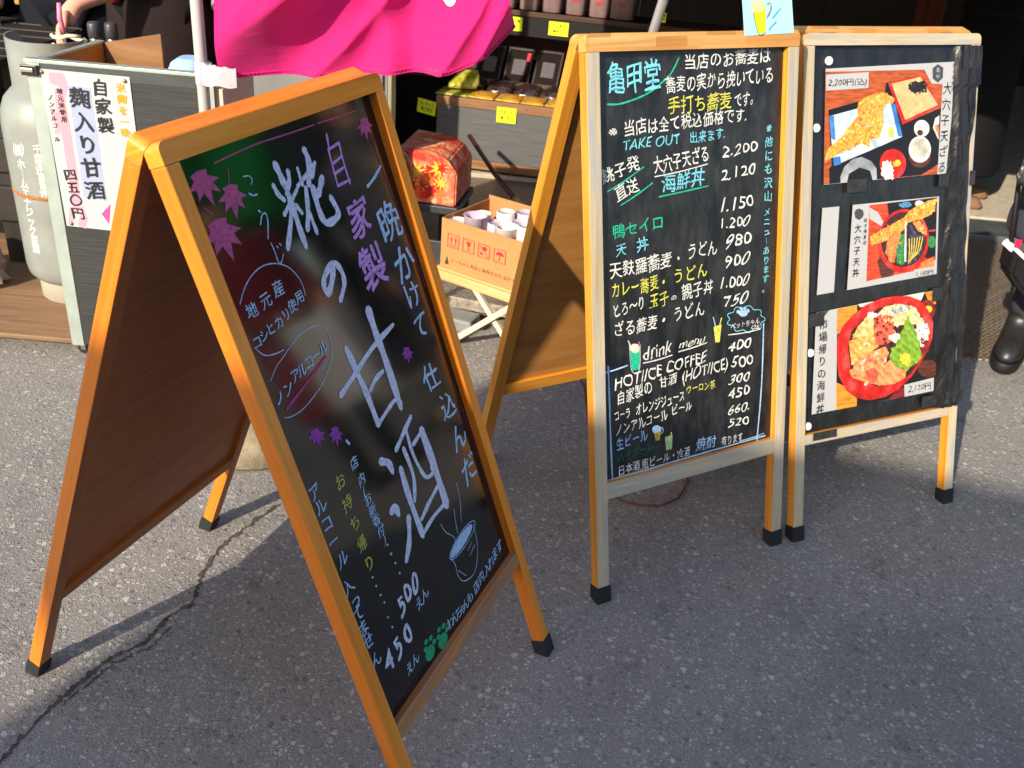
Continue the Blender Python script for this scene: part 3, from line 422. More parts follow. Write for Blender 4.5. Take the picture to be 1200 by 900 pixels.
WRITE_A=[('S',[(0.2183,1.1158),(0.2213,1.0991),(0.2237,1.0793)],0.0121,'periwinkle'),('S',[(0.241,1.1003),(0.2359,1.086),(0.2206,1.0713)],0.0087,'periwinkle'),('S',[(0.1991,1.0895),(0.2027,1.0756),(0.2115,1.0645)],0.0085,'periwinkle'),('S',[(0.2253,1.0794),(0.2184,1.0469),(0.183,1.0002)],0.0094,'periwinkle'),('S',[(0.2247,1.0577),(0.2233,1.0263),(0.2228,0.9903)],0.0116,'periwinkle'),('S',[(0.2006,1.0457),(0.2233,1.0581),(0.2465,1.0706)],0.0073,'periwinkle'),('S',[(0.2323,1.0508),(0.2401,1.0367)],0.0073,'periwinkle'),('S',[(0.2939,1.1195),(0.2944,1.0997),(0.2772,1.0704)],0.0119,'periwinkle'),('S',[(0.3077,1.0958),(0.2907,1.0781)],0.0074,'periwinkle'),('S',[(0.2642,1.0983),(0.2625,1.0733)],0.0066,'periwinkle'),('S',[(0.2502,1.0744),(0.2788,1.0844),(0.3091,1.0961)],0.0067,'periwinkle'),('S',[(0.2678,1.0674),(0.2551,1.0362),(0.2393,1.0111)],0.0096,'periwinkle'),('S',[(0.2553,1.0394),(0.2573,1.0193),(0.2583,1.0)],0.0081,'periwinkle'),('S',[(0.314,1.0715),(0.301,1.0592),(0.2895,1.0492)],0.0113,'periwinkle'),('S',[(0.2844,1.0636),(0.2808,1.0287),(0.2873,1.0076),(0.3128,1.006),(0.3249,1.0143),(0.3189,1.0384)],0.0122,'periwinkle'),('S',[(0.1456,1.1164),(0.1568,1.1141),(0.1604,1.1081),(0.155,1.1027)],0.0017,'blue'),('S',[(0.1446,1.0928),(0.1512,1.088),(0.1603,1.0873)],0.0024,'blue'),('S',[(0.1507,1.0665),(0.1537,1.0632)],0.0027,'blue'),('S',[(0.1447,1.0477),(0.1549,1.0586),(0.163,1.0584),(0.1619,1.048),(0.1499,1.0256)],0.0022,'blue'),('S',[(0.1523,1.0186),(0.1538,1.0041),(0.1533,0.9902),(0.1588,0.9867),(0.1692,0.9959)],0.0018,'blue'),('S',[(0.1617,1.0109),(0.1632,1.0073)],0.0019,'blue'),('S',[(0.1695,1.0121),(0.1705,1.0087)],0.0018,'blue'),('S',[(0.0999,1.146),(0.142,1.1484),(0.1894,1.1505),(0.2329,1.1498),(0.289,1.1483),(0.3385,1.1482)],0.0022,'maple'),('S',[(0.347,1.1481),(0.402,1.1466),(0.4581,1.1462)],0.0023,'maple'),('P',[(0.082,1.1429),(0.0804,1.1356),(0.1,1.1271),(0.0859,1.1243),(0.0931,1.1095),(0.0772,1.1159),(0.0729,1.0949),(0.0621,1.115),(0.0491,1.1071),(0.0513,1.1221),(0.0374,1.123),(0.053,1.1336),(0.0493,1.1404),(0.065,1.1444)],'maple',1),('P',[(0.1288,1.1092),(0.1249,1.1026),(0.1395,1.0913),(0.1259,1.0912),(0.1273,1.0763),(0.1153,1.0849),(0.1044,1.0664),(0.1015,1.0866),(0.0872,1.0816),(0.0943,1.0951),(0.0821,1.0984),(0.0996,1.1055),(0.0986,1.1125),(0.1141,1.1136)],'maple',1),('S',[(0.1214,1.1318),(0.1141,1.115)],0.0017,'maple'),('P',[(0.0856,1.076),(0.083,1.0672),(0.1059,1.055),(0.0886,1.053),(0.096,1.0342),(0.0774,1.0435),(0.0704,1.0184),(0.0592,1.0439),(0.0429,1.0356),(0.0469,1.0536),(0.0305,1.0561),(0.0499,1.0674),(0.0461,1.076),(0.0653,1.0795)],'maple',1),('S',[(0.0536,1.0975),(0.0632,1.0862)],0.0017,'maple'),('P',[(0.4836,1.1278),(0.4802,1.1227),(0.4919,1.114),(0.4807,1.1139),(0.4815,1.1024),(0.4718,1.109),(0.4623,1.0946),(0.4604,1.1103),(0.4483,1.1064),(0.4545,1.1169),(0.4444,1.1194),(0.4592,1.125),(0.4585,1.1305),(0.4715,1.1312)],'maple',1),('S',[(0.3598,1.1284),(0.3539,1.1065)],0.0044,'purple'),('S',[(0.3517,1.107),(0.3481,1.0791),(0.3458,1.0498)],0.0044,'purple'),('S',[(0.353,1.106),(0.3845,1.1096)],0.0044,'purple'),('S',[(0.3837,1.1105),(0.3795,1.0786),(0.3784,1.0449)],0.0044,'purple'),('S',[(0.3509,1.0838),(0.379,1.089)],0.0044,'purple'),('S',[(0.3485,1.0688),(0.3741,1.0719)],0.0045,'purple'),('S',[(0.3447,1.0501),(0.3816,1.0504)],0.0045,'purple'),('C','家',(0.3731,0.9898),0.0655,'purple',0.02),('C','製',(0.3676,0.9069),0.0742,'purple',0.02),('S',[(0.4224,1.0283),(0.4494,1.0366),(0.477,1.049)],0.0052,'blue'),('C','晩',(0.4529,0.9588),0.0686,'blue',0.016),('C','か',(0.4594,0.8813),0.0695,'blue',0.016),('S',[(0.4739,1.1055),(0.4821,1.0222),(0.492,0.9347),(0.4986,0.8228)],0.002,'dimplum'),('S',[(0.2674,0.9399),(0.2545,0.9241),(0.2364,0.9092)],0.0121,'periwinkle'),('S',[(0.2364,0.9092),(0.2315,0.9223),(0.2424,0.9369),(0.2706,0.9473),(0.2843,0.9323),(0.2817,0.9107),(0.259,0.8907)],0.0106,'periwinkle'),('S',[(0.2335,0.8193),(0.2385,0.7813),(0.245,0.7287),(0.2469,0.6796)],0.0131,'periwinkle'),('S',[(0.3186,0.8513),(0.3182,0.8068),(0.32,0.7649),(0.3186,0.6763)],0.0168,'periwinkle'),('S',[(0.1838,0.7629),(0.2285,0.775),(0.297,0.7936),(0.3701,0.804)],0.0094,'periwinkle'),('S',[(0.2469,0.6796),(0.284,0.6886),(0.3108,0.6926),(0.3243,0.6821)],0.008,'periwinkle'),('S',[(0.2561,0.7363),(0.2784,0.7463),(0.3035,0.7489)],0.0086,'periwinkle'),('S',[(0.0517,0.9645),(0.0691,0.9791),(0.0918,0.9906),(0.118,0.9951),(0.1445,0.9903),(0.1676,0.9779),(0.1809,0.9604),(0.1862,0.9422),(0.1841,0.9266)],0.0015,'blue'),('S',[(0.0478,0.9016),(0.0597,0.8854),(0.0797,0.8781),(0.1006,0.8755)],0.0015,'blue'),('C','地',(0.0685,0.9482),0.0239,'blue',0.014),('C','元',(0.1013,0.951),0.0244,'blue',0.014),('C','産',(0.134,0.9566),0.0249,'blue',0.014),('C','コ',(0.0563,0.9057),0.0191,'blue',0.012),('C','シ',(0.0732,0.9089),0.0192,'blue',0.012),('C','ヒ',(0.0904,0.9119),0.0194,'blue',0.012),('C','カ',(0.1111,0.9136),0.0196,'blue',0.012),('C','リ',(0.1305,0.9174),0.0198,'blue',0.012),('C','使',(0.1494,0.9235),0.0201,'blue',0.012),('C','用',(0.171,0.9299),0.0203,'blue',0.012),('S',[(0.0526,0.848),(0.0748,0.861),(0.0961,0.8677),(0.1307,0.8788),(0.1641,0.8814),(0.1914,0.8763),(0.2055,0.8616)],0.0012,'blue'),('S',[(0.205,0.856),(0.202,0.8382),(0.1893,0.8195),(0.1536,0.7977),(0.1203,0.788),(0.0911,0.7838),(0.0665,0.7861),(0.0533,0.7912)],0.0013,'blue'),('C','ノ',(0.0584,0.8199),0.0225,'blue',0.012),('C','ン',(0.0808,0.8239),0.0228,'blue',0.012),('C','ア',(0.104,0.8329),0.023,'blue',0.012),('C','ル',(0.1218,0.8346),0.0233,'blue',0.012),('C','コ',(0.1412,0.8376),0.0235,'blue',0.012),('C','ー',(0.1602,0.8393),0.0238,'blue',0.012),('C','ル',(0.1825,0.8449),0.0241,'blue',0.012),('S',[(0.0643,0.7999),(0.1186,0.8126),(0.1808,0.8295)],0.0049,'plum'),('P',[(0.1121,0.7437),(0.1105,0.7395),(0.1218,0.7306),(0.1128,0.7317),(0.116,0.7214),(0.1068,0.7283),(0.1023,0.7165),(0.0974,0.7307),(0.0885,0.7284),(0.0912,0.7371),(0.0826,0.7404),(0.0932,0.7438),(0.0915,0.7487),(0.1017,0.748)],'violet',1),('P',[(0.1539,0.7234),(0.1512,0.7193),(0.1589,0.7093),(0.151,0.7111),(0.1508,0.7004),(0.1445,0.7082),(0.1369,0.6967),(0.1365,0.7114),(0.1278,0.7099),(0.1328,0.7184),(0.1258,0.7225),(0.1366,0.7251),(0.1364,0.7302),(0.1456,0.7287)],'violet',1),('P',[(0.3953,0.7516),(0.3928,0.7479),(0.4012,0.739),(0.393,0.7405),(0.3934,0.7308),(0.3864,0.7377),(0.3792,0.7272),(0.378,0.7405),(0.3691,0.739),(0.3738,0.7469),(0.3664,0.7505),(0.3774,0.7529),(0.3769,0.7576),(0.3865,0.7563)],'violet',1),('C','け',(0.4529,0.8272),0.0522,'blue',0.016),('C','て',(0.4484,0.7701),0.0524,'blue',0.016),('S',[(0.3362,0.6481),(0.3051,0.6356),(0.2689,0.6203)],0.0097,'periwinkle'),('S',[(0.2644,0.5864),(0.261,0.5278),(0.2628,0.4582)],0.0145,'periwinkle'),('S',[(0.3538,0.6119),(0.3562,0.5464),(0.3557,0.4612)],0.0193,'periwinkle'),('S',[(0.3117,0.6321),(0.3096,0.589),(0.3212,0.5405),(0.3442,0.5322),(0.3465,0.5435)],0.0082,'periwinkle'),('S',[(0.2894,0.6122),(0.291,0.5589),(0.2727,0.5206)],0.0097,'periwinkle'),('S',[(0.2743,0.4831),(0.3083,0.4946),(0.3505,0.5052)],0.0091,'periwinkle'),('S',[(0.2628,0.4582),(0.3063,0.4662),(0.3587,0.4659)],0.0083,'periwinkle'),('S',[(0.3189,0.6042),(0.358,0.6125)],0.0083,'periwinkle'),('S',[(0.2215,0.6256),(0.2387,0.6128),(0.2418,0.5954)],0.0132,'periwinkle'),('S',[(0.2049,0.5403),(0.2183,0.5419),(0.2202,0.5267)],0.0132,'periwinkle'),('S',[(0.2422,0.5067),(0.2244,0.473),(0.2003,0.45)],0.0127,'periwinkle'),('C','仕',(0.4301,0.6783),0.0545,'blue',0.016),('C','込',(0.4554,0.611),0.0556,'blue',0.016),('C','ん',(0.4573,0.5456),0.056,'blue',0.016),('C','だ',(0.4575,0.4757),0.0564,'blue',0.016),('S',[(0.4921,0.6451),(0.4985,0.5289),(0.5026,0.4175),(0.505,0.3107)],0.002,'dimplum'),('S',[(0.1606,0.6967),(0.1643,0.6889)],0.0045,'blue'),('C','店',(0.1601,0.6573),0.021,'blue',0.01),('C','内',(0.1633,0.6263),0.0212,'blue',0.01),('C','(',(0.1593,0.6083),0.0211,'blue',0.01),('C','お',(0.1605,0.5912),0.0212,'blue',0.01),('C','新',(0.1623,0.5708),0.0213,'blue',0.01),('C','香',(0.1632,0.5509),0.0213,'blue',0.01),('C','付',(0.1651,0.5301),0.0214,'blue',0.01),('C',')',(0.1673,0.514),0.0215,'blue',0.01),('P',[(0.1708,0.4997),(0.1706,0.4995),(0.1702,0.4993),(0.1697,0.4993),(0.1692,0.4994),(0.1687,0.4996),(0.1682,0.4999),(0.1677,0.5002),(0.1673,0.5006),(0.167,0.5011),(0.1669,0.5015),(0.1669,0.5019),(0.167,0.5023),(0.1672,0.5025),(0.1676,0.5027),(0.168,0.5027),(0.1685,0.5026),(0.169,0.5024),(0.1696,0.5021),(0.17,0.5018),(0.1704,0.5013),(0.1707,0.5009),(0.1709,0.5005),(0.1709,0.5)],'blue',0),('P',[(0.1726,0.4825),(0.1723,0.4822),(0.1719,0.4821),(0.1715,0.482),(0.171,0.4821),(0.1705,0.4823),(0.1699,0.4826),(0.1695,0.483),(0.1691,0.4834),(0.1688,0.4839),(0.1686,0.4843),(0.1686,0.4847),(0.1687,0.4851),(0.1689,0.4853),(0.1693,0.4855),(0.1697,0.4855),(0.1703,0.4854),(0.1708,0.4852),(0.1713,0.4849),(0.1718,0.4845),(0.1722,0.4841),(0.1725,0.4836),(0.1726,0.4832),(0.1727,0.4828)],'blue',0),('P',[(0.3717,0.3685),(0.3593,0.3675),(0.3473,0.3672),(0.3365,0.3678),(0.3276,0.369),(0.3212,0.371),(0.3176,0.3734),(0.3171,0.3762),(0.3197,0.3791),(0.3252,0.3821),(0.3333,0.3848),(0.3434,0.3872),(0.3551,0.389),(0.3674,0.3902),(0.3795,0.3905),(0.3907,0.3901),(0.4001,0.3889),(0.4071,0.387),(0.411,0.3845),(0.4116,0.3816),(0.4089,0.3785),(0.403,0.3755),(0.3944,0.3726),(0.3837,0.3703)],'blue',1),('S',[(0.3784,0.3649),(0.3657,0.3639),(0.3533,0.3637),(0.3418,0.3642),(0.3317,0.3655),(0.3237,0.3675),(0.318,0.37),(0.3149,0.373),(0.3146,0.3762),(0.3171,0.3796),(0.3222,0.3828),(0.3298,0.3859),(0.3394,0.3886),(0.3506,0.3908),(0.3628,0.3923),(0.3754,0.3931),(0.3877,0.3931),(0.399,0.3923),(0.4088,0.3907),(0.4163,0.3885),(0.4212,0.3856),(0.4231,0.3824),(0.422,0.3789),(0.4178,0.3754),(0.4109,0.3721),(0.4017,0.3691),(0.3906,0.3667),(0.3784,0.3649)],0.0015,'blue'),('S',[(0.3166,0.3723),(0.3235,0.3564),(0.3215,0.333),(0.3344,0.3124),(0.3743,0.305),(0.4067,0.3385),(0.4155,0.3811)],0.0015,'blue'),('S',[(0.3202,0.4436),(0.3274,0.4224),(0.3461,0.3991),(0.3432,0.3877)],0.0014,'blue'),('S',[(0.3729,0.4418),(0.366,0.424),(0.361,0.3983)],0.0015,'blue'),('S',[(0.4054,0.4771),(0.3983,0.4438),(0.3825,0.4091)],0.0015,'blue'),('S',[(0.3264,0.3408),(0.3455,0.316)],0.0011,'blue'),('S',[(0.3728,0.3521),(0.3935,0.3565)],0.0011,'blue'),('S',[(0.3739,0.3399),(0.401,0.3469)],0.0011,'blue'),('V','お持ち帰り',(0.1146,0.65),(0.112,0.5038),0.0269,'olive',0.014),('P',[(0.1712,0.4997),(0.1709,0.4993),(0.1705,0.4991),(0.1699,0.499),(0.1694,0.499),(0.1688,0.4992),(0.1682,0.4995),(0.1677,0.5),(0.1673,0.5004),(0.167,0.501),(0.1668,0.5015),(0.1669,0.502),(0.167,0.5025),(0.1673,0.5028),(0.1678,0.5031),(0.1683,0.5032),(0.1689,0.5031),(0.1695,0.5029),(0.1701,0.5026),(0.1706,0.5022),(0.171,0.5017),(0.1713,0.5012),(0.1714,0.5007),(0.1714,0.5001)],'blue',0),('P',[(0.1713,0.4815),(0.171,0.4812),(0.1706,0.481),(0.17,0.4809),(0.1694,0.4809),(0.1688,0.4811),(0.1683,0.4814),(0.1678,0.4818),(0.1673,0.4823),(0.1671,0.4829),(0.1669,0.4834),(0.1669,0.4839),(0.1671,0.4844),(0.1674,0.4848),(0.1679,0.485),(0.1684,0.4851),(0.169,0.485),(0.1696,0.4848),(0.1702,0.4845),(0.1707,0.4841),(0.1711,0.4836),(0.1714,0.4831),(0.1715,0.4825),(0.1715,0.482)],'blue',0),('P',[(0.1736,0.4623),(0.1733,0.4619),(0.1729,0.4617),(0.1723,0.4616),(0.1718,0.4616),(0.1711,0.4618),(0.1706,0.4622),(0.1701,0.4626),(0.1696,0.4631),(0.1694,0.4637),(0.1692,0.4642),(0.1692,0.4647),(0.1694,0.4652),(0.1697,0.4655),(0.1702,0.4658),(0.1707,0.4659),(0.1713,0.4658),(0.1719,0.4656),(0.1725,0.4653),(0.173,0.4649),(0.1734,0.4643),(0.1737,0.4638),(0.1738,0.4632),(0.1738,0.4627)],'blue',0),('P',[(0.1753,0.4416),(0.1749,0.4412),(0.1745,0.441),(0.174,0.4409),(0.1734,0.441),(0.1728,0.4412),(0.1722,0.4415),(0.1717,0.442),(0.1712,0.4425),(0.171,0.443),(0.1708,0.4436),(0.1708,0.4441),(0.171,0.4446),(0.1713,0.4449),(0.1718,0.4452),(0.1723,0.4453),(0.1729,0.4452),(0.1735,0.445),(0.1741,0.4447),(0.1746,0.4442),(0.175,0.4437),(0.1753,0.4431),(0.1755,0.4426),(0.1754,0.442)],'blue',0),('P',[(0.111,0.4788),(0.1107,0.4784),(0.1103,0.4782),(0.1098,0.4781),(0.1093,0.4782),(0.1087,0.4784),(0.1082,0.4787),(0.1077,0.4791),(0.1073,0.4796),(0.107,0.4801),(0.1069,0.4806),(0.1069,0.4811),(0.1071,0.4816),(0.1074,0.4819),(0.1078,0.4821),(0.1083,0.4822),(0.1089,0.4822),(0.1094,0.482),(0.11,0.4817),(0.1104,0.4813),(0.1108,0.4808),(0.1111,0.4803),(0.1112,0.4797),(0.1112,0.4792)],'blue',0),('P',[(0.1122,0.4617),(0.1119,0.4614),(0.1115,0.4612),(0.111,0.4611),(0.1104,0.4611),(0.1098,0.4613),(0.1093,0.4616),(0.1088,0.4621),(0.1084,0.4626),(0.1082,0.4631),(0.1081,0.4636),(0.1081,0.4641),(0.1082,0.4646),(0.1085,0.4649),(0.109,0.4651),(0.1095,0.4652),(0.11,0.4652),(0.1106,0.465),(0.1111,0.4647),(0.1116,0.4643),(0.112,0.4638),(0.1122,0.4632),(0.1124,0.4627),(0.1123,0.4622)],'blue',0),('P',[(0.1141,0.4429),(0.1138,0.4425),(0.1134,0.4423),(0.1129,0.4422),(0.1123,0.4423),(0.1118,0.4425),(0.1112,0.4428),(0.1107,0.4432),(0.1104,0.4437),(0.1101,0.4443),(0.11,0.4448),(0.11,0.4453),(0.1102,0.4458),(0.1105,0.4461),(0.1109,0.4463),(0.1114,0.4464),(0.1119,0.4464),(0.1125,0.4462),(0.1131,0.4458),(0.1135,0.4454),(0.1139,0.4449),(0.1142,0.4444),(0.1143,0.4438),(0.1143,0.4433)],'blue',0),('P',[(0.1168,0.4265),(0.1165,0.4262),(0.1161,0.426),(0.1156,0.4259),(0.115,0.426),(0.1145,0.4262),(0.1139,0.4265),(0.1134,0.4269),(0.1131,0.4274),(0.1128,0.428),(0.1127,0.4285),(0.1127,0.4291),(0.1129,0.4295),(0.1132,0.4298),(0.1136,0.4301),(0.1141,0.4301),(0.1147,0.4301),(0.1152,0.4299),(0.1158,0.4295),(0.1163,0.4291),(0.1166,0.4286),(0.1169,0.428),(0.117,0.4275),(0.117,0.427)],'blue',0),('P',[(0.1129,0.4006),(0.1126,0.4002),(0.1122,0.4),(0.1117,0.3999),(0.1111,0.4),(0.1106,0.4002),(0.11,0.4006),(0.1095,0.401),(0.1092,0.4015),(0.1089,0.4021),(0.1088,0.4027),(0.1088,0.4032),(0.109,0.4036),(0.1093,0.404),(0.1097,0.4042),(0.1102,0.4043),(0.1108,0.4042),(0.1113,0.404),(0.1119,0.4036),(0.1124,0.4032),(0.1127,0.4027),(0.113,0.4021),(0.1131,0.4015),(0.1131,0.401)],'blue',0),('P',[(0.1142,0.3799),(0.1139,0.3796),(0.1135,0.3794),(0.113,0.3793),(0.1124,0.3794),(0.1118,0.3796),(0.1113,0.38),(0.1108,0.3804),(0.1104,0.381),(0.1101,0.3815),(0.11,0.3821),(0.11,0.3826),(0.1102,0.3831),(0.1105,0.3834),(0.1109,0.3836),(0.1115,0.3837),(0.112,0.3836),(0.1126,0.3834),(0.1131,0.383),(0.1136,0.3826),(0.114,0.3821),(0.1143,0.3815),(0.1144,0.3809),(0.1144,0.3804)],'blue',0),('C','ア',(0.056,0.6677),0.027,'blue',0.014),('C','ル',(0.0576,0.6425),0.0271,'blue',0.014),('C','コ',(0.0576,0.613),0.0272,'blue',0.014),('C','ー',(0.056,0.5816),0.0274,'blue',0.014),('C','ル',(0.0617,0.5474),0.0275,'blue',0.014),('C','入',(0.0514,0.503),0.0276,'blue',0.014),('C','っ',(0.0542,0.4763),0.0277,'blue',0.014),('C','て',(0.051,0.4543),0.0278,'blue',0.014),('C','ま',(0.0499,0.4273),0.0279,'blue',0.014),('C','せ',(0.0497,0.403),0.028,'blue',0.014),('C','ん',(0.0515,0.3658),0.0281,'blue',0.014),('C','5',(0.151,0.3943),0.0439,'periwinkle',0.03),('C','0',(0.1751,0.4021),0.0444,'periwinkle',0.03),('C','0',(0.2012,0.4044),0.045,'periwinkle',0.03),('C','え',(0.1953,0.367),0.0235,'blue',0.014),('C','ん',(0.2158,0.3706),0.0237,'blue',0.014),('C','4',(0.0783,0.3437),0.0454,'periwinkle',0.03),('C','5',(0.1085,0.3448),0.046,'periwinkle',0.03),('C','0',(0.1415,0.3472),0.0469,'periwinkle',0.03),('C','え',(0.1167,0.2957),0.0228,'blue',0.014),('C','ん',(0.1374,0.2974),0.023,'blue',0.014),('P',[(0.1869,0.2672),(0.1833,0.2656),(0.1794,0.2648),(0.1754,0.2648),(0.1715,0.2657),(0.1681,0.2673),(0.1653,0.2696),(0.1634,0.2723),(0.1625,0.2754),(0.1625,0.2786),(0.1636,0.2816),(0.1657,0.2844),(0.1686,0.2866),(0.172,0.2882),(0.1759,0.2891),(0.1799,0.2891),(0.1838,0.2883),(0.1873,0.2867),(0.1901,0.2845),(0.1921,0.2817),(0.1931,0.2786),(0.193,0.2754),(0.1919,0.2723),(0.1898,0.2695)],'pawgreen',1),('P',[(0.1731,0.2868),(0.1717,0.2864),(0.1702,0.2862),(0.1687,0.2863),(0.1672,0.2867),(0.1658,0.2874),(0.1648,0.2883),(0.164,0.2894),(0.1637,0.2906),(0.1637,0.2918),(0.1642,0.2929),(0.165,0.2939),(0.1661,0.2946),(0.1675,0.2951),(0.169,0.2953),(0.1705,0.2952),(0.172,0.2947),(0.1733,0.294),(0.1744,0.2931),(0.1752,0.292),(0.1755,0.2909),(0.1755,0.2897),(0.175,0.2885),(0.1742,0.2876)],'pawgreen',1),('P',[(0.1809,0.2961),(0.1795,0.2956),(0.178,0.2954),(0.1764,0.2956),(0.1749,0.296),(0.1736,0.2967),(0.1725,0.2976),(0.1718,0.2987),(0.1714,0.2998),(0.1715,0.301),(0.1719,0.3021),(0.1727,0.3031),(0.1739,0.3039),(0.1752,0.3043),(0.1768,0.3045),(0.1783,0.3044),(0.1798,0.304),(0.1811,0.3033),(0.1822,0.3024),(0.183,0.3013),(0.1833,0.3001),(0.1833,0.299),(0.1829,0.2978),(0.182,0.2969)],'pawgreen',1),('P',[(0.1956,0.2928),(0.1942,0.2923),(0.1926,0.2921),(0.1911,0.2923),(0.1895,0.2927),(0.1882,0.2934),(0.1871,0.2943),(0.1863,0.2954),(0.186,0.2966),(0.186,0.2978),(0.1865,0.2989),(0.1873,0.2999),(0.1884,0.3006),(0.1898,0.3011),(0.1913,0.3013),(0.1929,0.3012),(0.1945,0.3008),(0.1958,0.3001),(0.1969,0.2992),(0.1977,0.2981),(0.1981,0.2969),(0.198,0.2957),(0.1976,0.2946),(0.1967,0.2936)],'pawgreen',1),('P',[(0.2011,0.2812),(0.1997,0.2807),(0.1981,0.2805),(0.1965,0.2807),(0.195,0.2811),(0.1936,0.2818),(0.1925,0.2828),(0.1918,0.2839),(0.1914,0.2851),(0.1914,0.2863),(0.1919,0.2874),(0.1927,0.2884),(0.1939,0.2891),(0.1953,0.2896),(0.1968,0.2898),(0.1984,0.2897),(0.1999,0.2892),(0.2013,0.2885),(0.2024,0.2876),(0.2032,0.2865),(0.2036,0.2853),(0.2035,0.2841),(0.2031,0.2829),(0.2022,0.282)],'pawgreen',1),('P',[(0.2302,0.2586),(0.2266,0.257),(0.2225,0.2561),(0.2183,0.2562),(0.2142,0.2571),(0.2106,0.2587),(0.2077,0.2611),(0.2057,0.2639),(0.2047,0.267),(0.2047,0.2703),(0.2058,0.2734),(0.208,0.2762),(0.2109,0.2785),(0.2145,0.2802),(0.2186,0.281),(0.2228,0.281),(0.2268,0.2802),(0.2305,0.2786),(0.2334,0.2762),(0.2355,0.2734),(0.2366,0.2702),(0.2366,0.2669),(0.2354,0.2637),(0.2333,0.2609)],'pawgreen',1),('P',[(0.2157,0.2787),(0.2142,0.2782),(0.2127,0.2781),(0.211,0.2782),(0.2095,0.2786),(0.2081,0.2794),(0.207,0.2803),(0.2062,0.2814),(0.2058,0.2826),(0.2058,0.2838),(0.2063,0.285),(0.2071,0.286),(0.2083,0.2867),(0.2097,0.2872),(0.2113,0.2874),(0.2129,0.2873),(0.2145,0.2868),(0.2159,0.2861),(0.217,0.2852),(0.2178,0.284),(0.2182,0.2828),(0.2181,0.2816),(0.2177,0.2805),(0.2168,0.2795)],'pawgreen',1),('P',[(0.2237,0.2882),(0.2223,0.2877),(0.2207,0.2875),(0.2191,0.2877),(0.2175,0.2881),(0.2161,0.2888),(0.215,0.2898),(0.2142,0.2909),(0.2138,0.2921),(0.2139,0.2933),(0.2143,0.2944),(0.2151,0.2954),(0.2163,0.2962),(0.2177,0.2967),(0.2193,0.2969),(0.221,0.2967),(0.2225,0.2963),(0.2239,0.2956),(0.2251,0.2946),(0.2259,0.2935),(0.2263,0.2923),(0.2262,0.2911),(0.2258,0.29),(0.2249,0.289)],'pawgreen',1),('P',[(0.2391,0.2848),(0.2377,0.2843),(0.236,0.2841),(0.2344,0.2842),(0.2328,0.2847),(0.2314,0.2854),(0.2302,0.2864),(0.2294,0.2875),(0.229,0.2887),(0.2291,0.2899),(0.2295,0.2911),(0.2304,0.292),(0.2316,0.2928),(0.233,0.2933),(0.2346,0.2935),(0.2363,0.2934),(0.2379,0.2929),(0.2393,0.2922),(0.2404,0.2913),(0.2413,0.2901),(0.2417,0.2889),(0.2416,0.2877),(0.2412,0.2866),(0.2403,0.2856)],'pawgreen',1),('P',[(0.245,0.2728),(0.2435,0.2723),(0.2419,0.2722),(0.2402,0.2723),(0.2386,0.2728),(0.2372,0.2735),(0.236,0.2745),(0.2352,0.2756),(0.2348,0.2768),(0.2348,0.2781),(0.2353,0.2792),(0.2361,0.2802),(0.2373,0.281),(0.2388,0.2815),(0.2404,0.2817),(0.2421,0.2815),(0.2437,0.2811),(0.2451,0.2803),(0.2463,0.2794),(0.2471,0.2782),(0.2475,0.277),(0.2475,0.2758),(0.247,0.2746),(0.2462,0.2736)],'pawgreen',1),('C','わ',(0.2559,0.279),0.0234,'blue',0.01),('C','ん',(0.2721,0.2777),0.0236,'blue',0.01),('C','ち',(0.2878,0.277),0.0238,'blue',0.01),('C','ゃ',(0.3023,0.276),0.024,'blue',0.01),('C','ん',(0.3163,0.2756),0.0241,'blue',0.01),('C','も',(0.3346,0.276),0.0243,'blue',0.01),('C','店',(0.3644,0.2784),0.0246,'blue',0.01),('C','内',(0.3881,0.282),0.0249,'blue',0.01),('C','入',(0.4143,0.2829),0.0251,'blue',0.01),('C','れ',(0.434,0.2848),0.0254,'blue',0.01),('C','ま',(0.4551,0.2887),0.0256,'blue',0.01),('C','す',(0.4776,0.2919),0.0259,'blue',0.01),('S',[(0.0667,0.2762),(0.0941,0.2668),(0.1128,0.2654),(0.1327,0.2705)],0.0013,'dimplum')]
